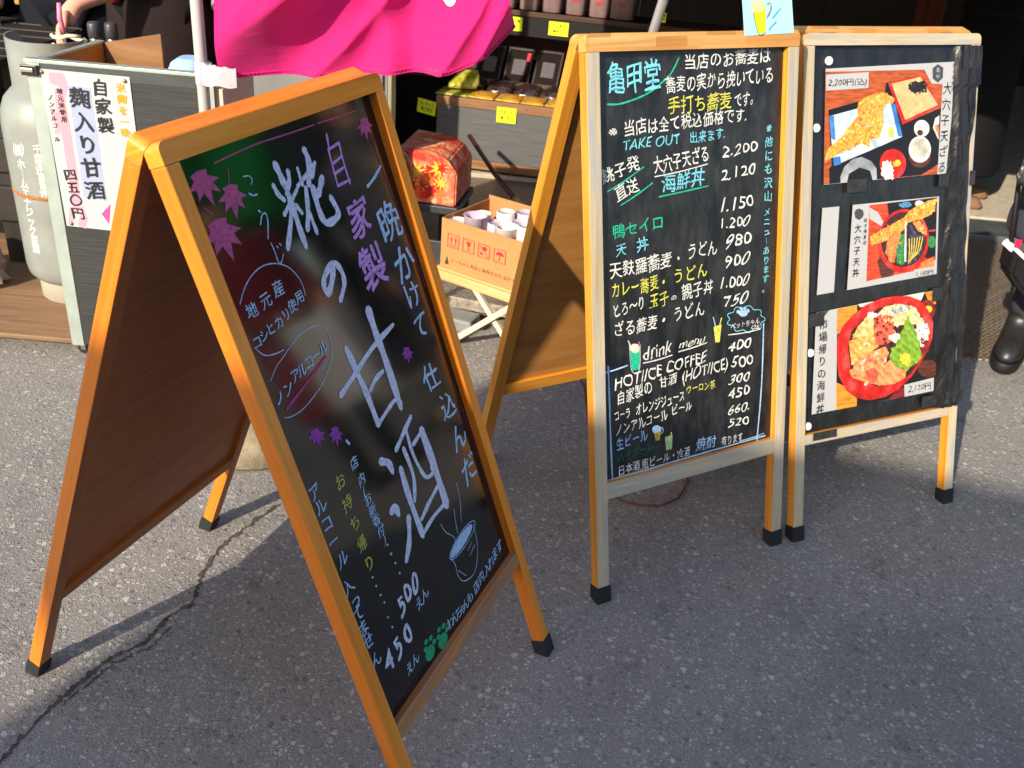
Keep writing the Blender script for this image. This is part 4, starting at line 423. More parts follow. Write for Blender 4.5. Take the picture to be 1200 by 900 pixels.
POSTER_1=[('P',[(0.069,1.1255),(0.4719,1.137),(0.456,0.8748),(0.0729,0.8696)],'paper',0),('P',[(0.0692,1.1191),(0.3676,1.1198),(0.3939,1.0874),(0.43,1.0847),(0.4275,0.8743),(0.0729,0.8706)],'tablewood',1),('P',[(0.0804,1.0361),(0.2463,1.0672),(0.2501,1.0919),(0.2657,1.0955),(0.3064,0.9969),(0.4273,1.031),(0.4293,0.8977),(0.3748,0.8751),(0.0899,0.8705),(0.0873,0.9055),(0.0946,0.9123)],'tray',2),('P',[(0.0828,1.022),(0.2551,1.0527),(0.2808,1.0424),(0.3082,0.9683),(0.101,0.9105)],'plate',3),('P',[(0.0828,1.022),(0.0964,1.0234),(0.1037,0.9669),(0.091,0.9722)],'plateblue',4),('P',[(0.2808,1.0424),(0.2652,1.0476),(0.2947,0.9689),(0.3082,0.9683)],'plateblue',4),('P',[(0.0971,0.929),(0.1191,0.9318),(0.123,0.9142),(0.101,0.9105)],'plateblue',4),('P',[(0.0739,0.9277),(0.0806,0.9489),(0.1112,0.969),(0.1358,0.9847),(0.1673,0.9931),(0.2189,0.996),(0.2381,0.9818),(0.2367,0.9712),(0.2076,0.965),(0.2052,0.9481),(0.1819,0.9579),(0.1439,0.946),(0.1125,0.9369),(0.0846,0.9257),(0.0755,0.9181)],'tempura',5),('P',[(0.1144,0.9665),(0.1386,0.9941),(0.1661,1.0194),(0.1986,1.0112),(0.2058,0.9989),(0.1802,0.9926),(0.1519,0.9817)],'tempura',6),('P',[(0.1642,1.0313),(0.1678,1.0502),(0.196,1.0627),(0.2151,1.068),(0.2509,1.0681),(0.2745,1.058),(0.2738,1.0474),(0.2458,1.0433),(0.2433,1.029),(0.248,1.0047),(0.2367,0.9712),(0.2104,0.9722),(0.2124,0.9963),(0.1894,1.0019),(0.1715,1.012)],'tempura',7),('P',[(0.2813,0.9802),(0.2811,0.9769),(0.2802,0.9738),(0.2787,0.9713),(0.2766,0.9693),(0.2741,0.9681),(0.2713,0.9678),(0.2686,0.9684),(0.2659,0.9697),(0.2636,0.9719),(0.2617,0.9746),(0.2605,0.9777),(0.2599,0.981),(0.2601,0.9842),(0.261,0.9873),(0.2625,0.9898),(0.2646,0.9918),(0.2671,0.9929),(0.2698,0.9933),(0.2726,0.9927),(0.2753,0.9914),(0.2776,0.9893),(0.2794,0.9866),(0.2807,0.9835)],'wasabi',6),('P',[(0.256,1.0918),(0.3596,1.1083),(0.427,1.035),(0.3064,0.9959)],'lacquer',3),('P',[(0.266,1.0897),(0.3559,1.1035),(0.4163,1.0378),(0.3145,1.0064)],'noodle',4),('P',[(0.3759,1.0799),(0.3803,1.0755),(0.3664,1.075),(0.3671,1.071),(0.3606,1.0703),(0.355,1.0697),(0.3495,1.0686),(0.3429,1.0678),(0.3362,1.0689),(0.3288,1.0704),(0.3258,1.074),(0.3185,1.0769),(0.3253,1.0809),(0.3148,1.0857),(0.3307,1.086),(0.3258,1.0922),(0.3344,1.0927),(0.3401,1.0951),(0.3479,1.0919),(0.3539,1.0918),(0.3645,1.095),(0.3736,1.0932),(0.3702,1.0865),(0.3792,1.0841)],'tray',5),('P',[(0.1229,0.8705),(0.1211,0.8843),(0.1328,0.9079),(0.1578,0.9236),(0.1835,0.9272),(0.2134,0.916),(0.2309,0.8979),(0.2336,0.872)],'bowlgrey',4),('P',[(0.1422,0.8709),(0.1465,0.8902),(0.1782,0.9031),(0.2113,0.894),(0.2204,0.8713)],'tray',5),('P',[(0.3239,0.9041),(0.3231,0.895),(0.3194,0.8867),(0.3131,0.8798),(0.3047,0.8747),(0.2947,0.8717),(0.2839,0.8712),(0.273,0.873),(0.2627,0.877),(0.2537,0.8831),(0.2467,0.8906),(0.2421,0.8992),(0.2402,0.9083),(0.2411,0.9172),(0.2448,0.9253),(0.2509,0.9321),(0.2592,0.9372),(0.269,0.9402),(0.2797,0.9409),(0.2905,0.9393),(0.3008,0.9353),(0.3099,0.9294),(0.3171,0.9219),(0.3219,0.9132)],'lacquer',3),('P',[(0.2868,0.89),(0.282,0.8859),(0.2857,0.8788),(0.2816,0.8752),(0.2773,0.8722),(0.2721,0.8714),(0.267,0.8724),(0.2613,0.8689),(0.2572,0.8745),(0.2533,0.8781),(0.2469,0.8805),(0.2452,0.8865),(0.2484,0.892),(0.2447,0.8979),(0.2497,0.9011),(0.2476,0.9097),(0.252,0.914),(0.2591,0.9125),(0.2644,0.9168),(0.2693,0.9076),(0.2755,0.9096),(0.2771,0.9026),(0.2833,0.9007),(0.2822,0.8948)],'shred',4),('P',[(0.3063,0.9064),(0.3068,0.9045),(0.3051,0.9029),(0.303,0.9016),(0.3001,0.9009),(0.2976,0.8997),(0.2943,0.9002),(0.2907,0.8994),(0.2871,0.9003),(0.2859,0.9028),(0.2823,0.9038),(0.2821,0.9058),(0.2813,0.9077),(0.28,0.9099),(0.2849,0.9104),(0.2864,0.9115),(0.2886,0.9122),(0.2898,0.9149),(0.2934,0.9148),(0.297,0.9146),(0.3007,0.9139),(0.3032,0.9121),(0.304,0.91),(0.3068,0.9084)],'yellowfood',5),('P',[(0.4032,0.9168),(0.4024,0.9102),(0.3992,0.9043),(0.3938,0.8993),(0.3866,0.8957),(0.378,0.8936),(0.3687,0.8932),(0.3593,0.8946),(0.3504,0.8975),(0.3427,0.9019),(0.3367,0.9074),(0.3327,0.9137),(0.331,0.9202),(0.3318,0.9266),(0.335,0.9325),(0.3403,0.9374),(0.3474,0.9411),(0.3559,0.9432),(0.3651,0.9436),(0.3745,0.9424),(0.3834,0.9395),(0.3912,0.9351),(0.3974,0.9296),(0.4015,0.9234)],'browncup',3),('P',[(0.4019,0.9345),(0.4012,0.9264),(0.3981,0.919),(0.3928,0.9128),(0.3857,0.9082),(0.3771,0.9055),(0.3678,0.9049),(0.3584,0.9064),(0.3495,0.9099),(0.3418,0.9153),(0.3357,0.922),(0.3316,0.9296),(0.3299,0.9377),(0.3305,0.9457),(0.3336,0.9529),(0.3388,0.9591),(0.3459,0.9637),(0.3543,0.9664),(0.3635,0.9671),(0.3728,0.9657),(0.3817,0.9623),(0.3896,0.957),(0.3958,0.9503),(0.4,0.9426)],'whitecup',4),('P',[(0.3933,0.9374),(0.3928,0.9312),(0.3904,0.9254),(0.3864,0.9206),(0.3809,0.917),(0.3743,0.9149),(0.3672,0.9145),(0.3599,0.9156),(0.3531,0.9184),(0.3471,0.9225),(0.3424,0.9277),(0.3393,0.9336),(0.3379,0.9398),(0.3384,0.946),(0.3408,0.9516),(0.3448,0.9564),(0.3502,0.96),(0.3567,0.9621),(0.3638,0.9626),(0.371,0.9615),(0.3778,0.9589),(0.3839,0.9548),(0.3886,0.9496),(0.3919,0.9437)],'creamcup',5),('P',[(0.3933,0.9839),(0.3928,0.9788),(0.3907,0.974),(0.387,0.9701),(0.3821,0.9671),(0.3762,0.9653),(0.3698,0.9649),(0.3633,0.9658),(0.3572,0.968),(0.3519,0.9714),(0.3477,0.9757),(0.3449,0.9806),(0.3437,0.9857),(0.3442,0.9908),(0.3463,0.9955),(0.3499,0.9994),(0.3548,1.0024),(0.3606,1.0042),(0.367,1.0047),(0.3734,1.0038),(0.3796,1.0016),(0.385,0.9983),(0.3892,0.994),(0.3921,0.9891)],'whitecup',3),('P',[(0.3732,0.9747),(0.373,0.9729),(0.3722,0.9713),(0.3708,0.9699),(0.3688,0.9688),(0.3666,0.9682),(0.3641,0.9681),(0.3616,0.9684),(0.3592,0.9692),(0.3571,0.9704),(0.3555,0.9719),(0.3544,0.9736),(0.3539,0.9754),(0.3542,0.9772),(0.355,0.9789),(0.3564,0.9803),(0.3583,0.9813),(0.3606,0.9819),(0.3631,0.982),(0.3656,0.9817),(0.368,0.9809),(0.3701,0.9797),(0.3717,0.9782),(0.3728,0.9765)],'browncup',4),('P',[(0.4238,1.0137),(0.4104,1.0067),(0.4051,0.9845),(0.4247,0.9562)],'whitecup',3),('P',[(0.4239,0.9938),(0.4096,0.9893),(0.4241,0.9637)],'orangefood',4),('P',[(0.3853,0.8746),(0.4257,0.8979),(0.4275,0.8743)],'tablewood',4),('P',[(0.4281,1.1355),(0.4719,1.137),(0.456,0.8748),(0.4276,0.8733)],'paper',8),('P',[(0.0695,1.1127),(0.1951,1.1164),(0.1956,1.0816),(0.0714,1.0781)],'paper',8),('P',[(0.3902,1.1175),(0.4328,1.1194),(0.4299,1.0857),(0.3911,1.0874)],'paper',8),('T','2,200円(込)',(0.0766,1.0873),(0.1914,1.0883),0.0168,'ink',0.006),('V','大穴子天ざる',(0.4441,1.0751),(0.4405,0.8895),0.0291,'ink',0.012),('V','銚子港直送',(0.4627,1.1288),(0.4603,1.0733),0.0108,'ink',0.004),('P',[(0.409,1.1318),(0.427,1.1229),(0.4274,1.1),(0.4124,1.089),(0.3944,1.099),(0.3926,1.1224)],'logo',9),('V','亀甲',(0.4101,1.1182),(0.4106,1.1027),0.0116,'paperink',0.01),('B',[(0.0739,0.9277),(0.0806,0.9489),(0.1112,0.969),(0.1358,0.9847),(0.1673,0.9931),(0.2189,0.996),(0.2381,0.9818),(0.2367,0.9712),(0.2076,0.965),(0.2052,0.9481),(0.1819,0.9579),(0.1439,0.946),(0.1125,0.9369),(0.0846,0.9257),(0.0755,0.9181)],70,0.0056,['tempurahi','tempura','tempuralo','tempura','tempurahi'],8),('B',[(0.1144,0.9665),(0.1386,0.9941),(0.1661,1.0194),(0.1986,1.0112),(0.2058,0.9989),(0.1802,0.9926),(0.1519,0.9817)],30,0.0051,['tempurahi','tempura','tempuralo','tempura','tempurahi'],8),('B',[(0.1642,1.0313),(0.1678,1.0502),(0.196,1.0627),(0.2151,1.068),(0.2509,1.0681),(0.2745,1.058),(0.2738,1.0474),(0.2458,1.0433),(0.2433,1.029),(0.248,1.0047),(0.2367,0.9712),(0.2104,0.9722),(0.2124,0.9963),(0.1894,1.0019),(0.1715,1.012)],70,0.0058,['tempurahi','tempura','tempuralo','tempura','tempurahi'],8),('B',[(0.3191,1.0897),(0.3765,1.0911),(0.3815,1.0691),(0.3274,1.0654)],45,0.0047,['nori'],6),('B',[(0.2501,0.9093),(0.2802,0.9102),(0.2858,0.8726),(0.2556,0.8718)],30,0.0047,['whitecrumb','shred'],6)]
POSTER_2=[('P',[(0.1623,0.8175),(0.4383,0.8198),(0.4449,0.6269),(0.1537,0.6157)],'paper',0),('P',[(0.2137,0.8134),(0.4318,0.8179),(0.4338,0.6466),(0.2135,0.6312)],'redtable',1),('P',[(0.2697,0.8146),(0.4319,0.8173),(0.4376,0.6617),(0.3889,0.6753),(0.278,0.7744)],'tray',2),('P',[(0.3478,0.8055),(0.3485,0.8036),(0.3457,0.8023),(0.3421,0.8012),(0.3374,0.8008),(0.3333,0.7999),(0.3278,0.8005),(0.3218,0.8),(0.316,0.801),(0.3142,0.8034),(0.3083,0.8046),(0.308,0.8065),(0.3069,0.8083),(0.3047,0.8104),(0.3129,0.8106),(0.3153,0.8115),(0.319,0.812),(0.321,0.8144),(0.3269,0.8141),(0.3328,0.8137),(0.3388,0.8128),(0.3429,0.811),(0.3442,0.809),(0.3488,0.8073)],'bluefood',3),('P',[(0.3882,0.8058),(0.3878,0.804),(0.3865,0.8023),(0.3842,0.801),(0.3813,0.8001),(0.3778,0.7996),(0.374,0.7996),(0.3702,0.8001),(0.3666,0.8011),(0.3635,0.8024),(0.3611,0.804),(0.3595,0.8059),(0.3589,0.8077),(0.3593,0.8096),(0.3606,0.8112),(0.3628,0.8125),(0.3658,0.8135),(0.3692,0.8139),(0.373,0.8139),(0.3768,0.8134),(0.3804,0.8125),(0.3835,0.8112),(0.3859,0.8095),(0.3875,0.8077)],'whitecup',3),('P',[(0.214,0.8082),(0.2417,0.7946),(0.2649,0.7636),(0.2633,0.7563),(0.2393,0.7685),(0.2154,0.7819)],'paper',3),('P',[(0.2463,0.6761),(0.2584,0.7048),(0.3088,0.6582),(0.2982,0.6365),(0.2605,0.6341)],'browncup',3),('P',[(0.4121,0.7054),(0.4073,0.6858),(0.397,0.6685),(0.3818,0.6549),(0.3629,0.6457),(0.3416,0.6418),(0.3195,0.6432),(0.298,0.6499),(0.2787,0.6612),(0.2629,0.6765),(0.2515,0.6946),(0.2452,0.7142),(0.2445,0.7342),(0.2493,0.7531),(0.2593,0.7698),(0.2738,0.7832),(0.292,0.7923),(0.3127,0.7967),(0.3344,0.7958),(0.3558,0.7898),(0.3755,0.779),(0.3919,0.7641),(0.4041,0.746),(0.411,0.7259)],'lacquer',4),('P',[(0.4036,0.71),(0.3994,0.6929),(0.3902,0.678),(0.3768,0.6661),(0.36,0.6582),(0.3411,0.6548),(0.3215,0.656),(0.3024,0.6618),(0.2852,0.6718),(0.271,0.6851),(0.2608,0.7009),(0.2552,0.7181),(0.2545,0.7355),(0.2587,0.752),(0.2676,0.7666),(0.2806,0.7782),(0.2967,0.7862),(0.3151,0.7899),(0.3345,0.7891),(0.3535,0.7838),(0.371,0.7743),(0.3856,0.7612),(0.3964,0.7453),(0.4026,0.7279)],'bowlin',5),('P',[(0.2196,0.7377),(0.2481,0.7502),(0.2788,0.7596),(0.3253,0.7769),(0.3404,0.7906),(0.3638,0.8009),(0.3996,0.8104),(0.4299,0.8159),(0.4259,0.7876),(0.4064,0.774),(0.3822,0.7697),(0.3422,0.7637),(0.3034,0.7458),(0.2808,0.7268),(0.2497,0.7204),(0.2226,0.7183)],'tempura',7),('P',[(0.2732,0.7215),(0.2878,0.7411),(0.3154,0.7449),(0.3208,0.7235),(0.3033,0.6829),(0.3002,0.6681),(0.284,0.6726),(0.2707,0.6978)],'orangefood',8),('P',[(0.2797,0.7447),(0.2951,0.7524),(0.3297,0.7706),(0.3331,0.7495),(0.304,0.7368)],'tempura',9),('P',[(0.318,0.7357),(0.3319,0.7376),(0.3385,0.6676),(0.3248,0.6598),(0.3083,0.6674),(0.3042,0.7009)],'greenfood',9),('P',[(0.3279,0.7678),(0.3331,0.7674),(0.3389,0.6676),(0.3332,0.6681)],'whitecup',10),('P',[(0.3389,0.722),(0.3558,0.7417),(0.3846,0.7364),(0.3941,0.7175),(0.3881,0.6876),(0.3731,0.6675),(0.3452,0.6579),(0.3397,0.6797)],'eggplant',9),('S',[(0.3449,0.723),(0.3474,0.6972),(0.3468,0.6638)],0.0028,'yellowfood'),('S',[(0.3538,0.7235),(0.3544,0.6966),(0.3511,0.6671)],0.0028,'yellowfood'),('S',[(0.3627,0.724),(0.3613,0.696),(0.3553,0.6704)],0.0028,'yellowfood'),('S',[(0.3716,0.7245),(0.3683,0.6954),(0.3596,0.6736)],0.0028,'yellowfood'),('S',[(0.3805,0.725),(0.3753,0.6948),(0.3638,0.6769)],0.0028,'yellowfood'),('S',[(0.3895,0.7255),(0.3823,0.6942),(0.3681,0.6802)],0.0028,'yellowfood'),('P',[(0.3543,0.7628),(0.3745,0.7643),(0.4024,0.7441),(0.4017,0.726),(0.3721,0.7404)],'orangefood',8),('P',[(0.3388,0.755),(0.3527,0.7569),(0.36,0.7384),(0.3446,0.7276)],'eggplant',10),('P',[(0.3919,0.6628),(0.434,0.6713),(0.4338,0.6466),(0.3829,0.6445)],'orangefood',4),('P',[(0.4349,0.708),(0.4348,0.7041),(0.4337,0.7005),(0.4318,0.6975),(0.4292,0.6953),(0.4261,0.694),(0.4227,0.6938),(0.4192,0.6946),(0.4159,0.6964),(0.4129,0.6991),(0.4106,0.7024),(0.409,0.7063),(0.4082,0.7103),(0.4084,0.7142),(0.4094,0.7178),(0.4113,0.7208),(0.4139,0.723),(0.417,0.7243),(0.4204,0.7245),(0.4239,0.7237),(0.4272,0.7219),(0.4302,0.7192),(0.4325,0.7159),(0.4341,0.7121)],'greenfood',5),('S',[(0.4091,0.7375),(0.4298,0.7374)],0.0042,'lacquer'),('S',[(0.3917,0.6658),(0.4327,0.6714)],0.0028,'lacquer'),('P',[(0.3664,0.6452),(0.4338,0.6466),(0.4339,0.6279),(0.3699,0.6242)],'paper',6),('B',[(0.2196,0.7377),(0.2481,0.7502),(0.2788,0.7596),(0.3253,0.7769),(0.3404,0.7906),(0.3638,0.8009),(0.3996,0.8104),(0.4299,0.8159),(0.4259,0.7876),(0.4064,0.774),(0.3822,0.7697),(0.3422,0.7637),(0.3034,0.7458),(0.2808,0.7268),(0.2497,0.7204),(0.2226,0.7183)],110,0.0051,['tempurahi','tempura','tempuralo','tempura','tempurahi'],8),('B',[(0.2732,0.7215),(0.2878,0.7411),(0.3154,0.7449),(0.3208,0.7235),(0.3033,0.6829),(0.3002,0.6681),(0.284,0.6726),(0.2707,0.6978)],50,0.0048,['orangefood','tempuralo','tempura'],9),('B',[(0.3543,0.7628),(0.3745,0.7643),(0.4024,0.7441),(0.4017,0.726),(0.3721,0.7404)],25,0.0041,['orangefood','tempurahi'],9),('B',[(0.318,0.7357),(0.3319,0.7376),(0.3344,0.668),(0.3248,0.6598),(0.3083,0.6674),(0.3042,0.7009)],25,0.004,['greenfood','bluefood','shiso'],10),('T','1,180円',(0.3718,0.6262),(0.4331,0.628),0.0137,'ink',0.008),('V','大穴子天丼',(0.1797,0.7613),(0.1775,0.6557),0.0212,'ink',0.014),('V','銚子港直送',(0.2021,0.7785),(0.2017,0.7259),0.01,'ink',0.006),('P',[(0.1816,0.8081),(0.1932,0.8038),(0.1975,0.7934),(0.1922,0.7851),(0.1829,0.7808),(0.1713,0.7866),(0.1676,0.7999),(0.1722,0.8059)],'logo',3)]
POSTER_3=[('P',[(0.0708,0.8166),(0.1219,0.8168),(0.1134,0.6152),(0.0615,0.6135)],'paper',0)]
POSTER_4=[('P',[(0.0613,0.5704),(0.1252,0.5743),(0.4464,0.5857),(0.4572,0.3208),(0.3499,0.32),(0.0556,0.3201)],'paper',0),('P',[(0.1253,0.5735),(0.4465,0.5848),(0.4572,0.3208),(0.1325,0.3197)],'tray',1),('P',[(0.1253,0.5735),(0.1874,0.5762),(0.187,0.5287),(0.1279,0.5105)],'orangewood',2),('P',[(0.1296,0.391),(0.1964,0.3551),(0.1981,0.3196),(0.1325,0.3197)],'orangewood',2),('P',[(0.407,0.5846),(0.4465,0.5848),(0.4481,0.5484),(0.4202,0.5624)],'orangewood',2),('P',[(0.3255,0.3403),(0.4294,0.3568),(0.4544,0.3578),(0.4572,0.3208),(0.3528,0.3196),(0.3037,0.3212)],'darkred',2),('P',[(0.1901,0.5776),(0.333,0.5825),(0.407,0.5846),(0.3969,0.5649),(0.1958,0.5698)],'creamcup',2),('P',[(0.4474,0.5353),(0.4469,0.5286),(0.4446,0.5225),(0.4405,0.5174),(0.4349,0.5139),(0.4283,0.512),(0.421,0.512),(0.4136,0.5137),(0.4067,0.5172),(0.4006,0.522),(0.3957,0.528),(0.3925,0.5347),(0.391,0.5416),(0.3915,0.5483),(0.3938,0.5544),(0.3979,0.5593),(0.4034,0.5629),(0.4099,0.5648),(0.4171,0.5649),(0.4245,0.5632),(0.4315,0.5598),(0.4376,0.555),(0.4425,0.549),(0.4459,0.5423)],'darkred',3),('P',[(0.4695,0.3784),(0.4688,0.3724),(0.4656,0.3671),(0.4602,0.363),(0.453,0.3602),(0.4444,0.3591),(0.4352,0.3596),(0.4258,0.3617),(0.417,0.3653),(0.4093,0.3701),(0.4033,0.3758),(0.3994,0.382),(0.3977,0.3883),(0.3985,0.3942),(0.4017,0.3994),(0.4069,0.4035),(0.414,0.4063),(0.4225,0.4075),(0.4317,0.407),(0.441,0.405),(0.4499,0.4015),(0.4576,0.3967),(0.4638,0.391),(0.4678,0.3847)],'browncup',3),('P',[(0.436,0.5379),(0.4358,0.5357),(0.4346,0.5337),(0.4327,0.5321),(0.4301,0.531),(0.4271,0.5305),(0.4237,0.5305),(0.4204,0.5312),(0.4172,0.5324),(0.4144,0.5342),(0.4122,0.5362),(0.4108,0.5385),(0.4102,0.5408),(0.4105,0.543),(0.4116,0.545),(0.4135,0.5466),(0.4161,0.5477),(0.4191,0.5482),(0.4224,0.5482),(0.4258,0.5475),(0.429,0.5463),(0.4318,0.5446),(0.434,0.5425),(0.4354,0.5403)],'yellowfood',4),('P',[(0.127,0.4811),(0.1302,0.506),(0.1441,0.5287),(0.1699,0.5497),(0.2119,0.5723),(0.2605,0.5839),(0.3103,0.5853),(0.3558,0.5797),(0.391,0.5664),(0.422,0.5382),(0.4422,0.5029),(0.4423,0.4629),(0.4297,0.4333),(0.4056,0.4007),(0.3757,0.3689),(0.3368,0.3431),(0.2918,0.3297),(0.2411,0.328),(0.196,0.3411),(0.1621,0.3646),(0.1359,0.4073),(0.1287,0.4511)],'lacquer',4),('P',[(0.1625,0.4765),(0.1716,0.5136),(0.2134,0.5425),(0.2563,0.561),(0.3003,0.5668),(0.3572,0.5584),(0.3932,0.5349),(0.4189,0.5012),(0.4281,0.4558),(0.4076,0.4138),(0.3751,0.378),(0.3244,0.3584),(0.2618,0.3608),(0.2105,0.3837),(0.1732,0.4193)],'bowlin',5),('P',[(0.1752,0.4941),(0.1927,0.5238),(0.2242,0.5455),(0.2439,0.5347),(0.2435,0.492),(0.2049,0.4968)],'palefish',6),('P',[(0.1646,0.489),(0.2049,0.4968),(0.2434,0.4941),(0.2617,0.4638),(0.2291,0.4507),(0.1973,0.429),(0.1755,0.4276)],'orangefish',6),('P',[(0.2409,0.5394),(0.2682,0.5447),(0.2994,0.5347),(0.3011,0.5065),(0.316,0.4939),(0.3115,0.4749),(0.2839,0.4653),(0.2502,0.4696),(0.2428,0.505)],'tuna',7),('P',[(0.2462,0.543),(0.2783,0.5628),(0.3229,0.5643),(0.369,0.5528),(0.3936,0.5305),(0.401,0.5077),(0.3606,0.5081),(0.3094,0.5099),(0.2993,0.5369)],'creamfood',6),('P',[(0.2956,0.5523),(0.3232,0.56),(0.3486,0.5593),(0.3696,0.544),(0.3355,0.5436),(0.3021,0.5366)],'silverfish',7),('P',[(0.3707,0.5287),(0.406,0.5181),(0.4013,0.5033),(0.3664,0.5074)],'creamfood',8),('P',[(0.171,0.4067),(0.1966,0.442),(0.24,0.4536),(0.2842,0.4609),(0.2966,0.4418),(0.2762,0.4051),(0.2548,0.3861),(0.2644,0.3649),(0.2331,0.3738),(0.1825,0.3942)],'salmon',8),('P',[(0.2574,0.3901),(0.2813,0.4132),(0.3032,0.4256),(0.3274,0.4025),(0.3569,0.3895),(0.3553,0.3696),(0.3186,0.3592),(0.2645,0.3627)],'salmon',9),('P',[(0.2205,0.4041),(0.2477,0.4134),(0.2656,0.3934),(0.2558,0.3684),(0.233,0.376)],'tuna',9),('P',[(0.4315,0.4776),(0.4256,0.471),(0.4291,0.4602),(0.4223,0.4568),(0.4173,0.4527),(0.4092,0.4583),(0.4054,0.4455),(0.4001,0.4628),(0.3948,0.4619),(0.389,0.4642),(0.3815,0.4678),(0.3857,0.4774),(0.3758,0.4844),(0.3746,0.4936),(0.3867,0.4939),(0.3848,0.5037),(0.3938,0.4989),(0.3957,0.5065),(0.4014,0.5011),(0.4078,0.5141),(0.4119,0.5028),(0.4211,0.5034),(0.4244,0.4945),(0.4286,0.4866)],'shred',7),('P',[(0.3349,0.4763),(0.3431,0.4717),(0.3324,0.4719),(0.3367,0.466),(0.3278,0.4674),(0.3228,0.4661),(0.3166,0.4654),(0.3105,0.4683),(0.3063,0.4713),(0.3031,0.4738),(0.3013,0.4763),(0.2909,0.4784),(0.2939,0.4814),(0.2982,0.4832),(0.2912,0.4887),(0.3015,0.4874),(0.3044,0.4894),(0.31,0.489),(0.315,0.491),(0.3213,0.4895),(0.3273,0.4877),(0.3293,0.4839),(0.3327,0.4815),(0.3345,0.4789)],'shred',8),('P',[(0.2529,0.5431),(0.2477,0.5419),(0.2502,0.5388),(0.2427,0.5403),(0.2409,0.5394),(0.2395,0.5368),(0.2356,0.5373),(0.232,0.5385),(0.229,0.5399),(0.2246,0.5405),(0.2234,0.5428),(0.2195,0.5447),(0.2207,0.5468),(0.2206,0.5489),(0.2215,0.5508),(0.2217,0.5536),(0.2262,0.554),(0.2313,0.5526),(0.2346,0.5545),(0.2391,0.5535),(0.2401,0.5494),(0.2463,0.55),(0.2496,0.548),(0.2509,0.5456)],'shred',8),('P',[(0.4316,0.442),(0.4324,0.4345),(0.4299,0.4286),(0.4244,0.4268),(0.4194,0.4273),(0.4154,0.4288),(0.4128,0.423),(0.4087,0.4247),(0.4043,0.4259),(0.4009,0.4304),(0.3973,0.4349),(0.3954,0.4407),(0.3922,0.447),(0.3929,0.4534),(0.3951,0.4585),(0.3991,0.4611),(0.4029,0.4625),(0.4038,0.473),(0.4098,0.4648),(0.4136,0.4621),(0.4164,0.4582),(0.4249,0.4631),(0.4218,0.4519),(0.4252,0.448)],'darkred',7),('P',[(0.3545,0.5315),(0.3632,0.5122),(0.3735,0.5044),(0.3777,0.493),(0.3883,0.482),(0.3893,0.4673),(0.4001,0.4549),(0.3986,0.4418),(0.41,0.4225),(0.4048,0.412),(0.3921,0.4025),(0.3737,0.3983),(0.3572,0.385),(0.3449,0.3978),(0.3246,0.4006),(0.3094,0.416),(0.2971,0.433),(0.3047,0.4473),(0.3003,0.4545),(0.3183,0.4565),(0.3186,0.4696),(0.3297,0.4748),(0.3304,0.49),(0.3412,0.4995),(0.343,0.5145)],'shiso',10),('P',[(0.3713,0.4165),(0.3727,0.4111),(0.3667,0.4093),(0.3662,0.4045),(0.3649,0.3983),(0.3595,0.3968),(0.353,0.4052),(0.3491,0.4053),(0.3461,0.4086),(0.3402,0.4086),(0.341,0.4142),(0.335,0.4169),(0.3319,0.4218),(0.3363,0.4251),(0.3338,0.4313),(0.3374,0.4342),(0.3448,0.431),(0.346,0.4376),(0.3511,0.4343),(0.3556,0.4348),(0.3593,0.4314),(0.3659,0.4312),(0.3671,0.4256),(0.3662,0.4208)],'yellowfood',11),('B',[(0.2462,0.543),(0.2783,0.5628),(0.3229,0.5643),(0.369,0.5528),(0.3936,0.5305),(0.3664,0.5074),(0.3094,0.5099)],50,0.0056,['creamfood','whitecrumb','palefish','tempurahi'],8),('B',[(0.3809,0.5057),(0.4195,0.4923),(0.4258,0.4472),(0.3995,0.4461)],40,0.0052,['whitecrumb','shred','darkred'],9),('B',[(0.2409,0.5394),(0.2994,0.5347),(0.316,0.4939),(0.3115,0.4749),(0.2839,0.4653),(0.2502,0.4696)],30,0.0062,['tuna','salmon','darkred'],8),('B',[(0.171,0.4067),(0.1966,0.442),(0.24,0.4536),(0.2842,0.4609),(0.2966,0.4418),(0.2762,0.4051),(0.2331,0.3738),(0.1825,0.3942)],26,0.0078,['salmon','creamfood','tuna'],9),('B',[(0.1752,0.4941),(0.1927,0.5238),(0.2242,0.5455),(0.2439,0.5347),(0.2435,0.492),(0.2617,0.4638),(0.1973,0.429),(0.1755,0.4276)],34,0.0077,['palefish','orangefish','creamfood'],7),('B',[(0.294,0.4857),(0.3393,0.4845),(0.3347,0.4676),(0.2947,0.4726)],24,0.0039,['whitecrumb'],10),('P',[(0.3524,0.3521),(0.4544,0.3568),(0.4559,0.321),(0.3557,0.3201)],'paper',12),('T','2,120円',(0.3679,0.3286),(0.4471,0.3278),0.0202,'ink',0.01),('V','市場帰りの海鮮丼',(0.0831,0.5402),(0.0802,0.3292),0.0264,'ink',0.012),('P',[(0.0638,0.573),(0.1011,0.5737),(0.084,0.5583)],'logo',3)]
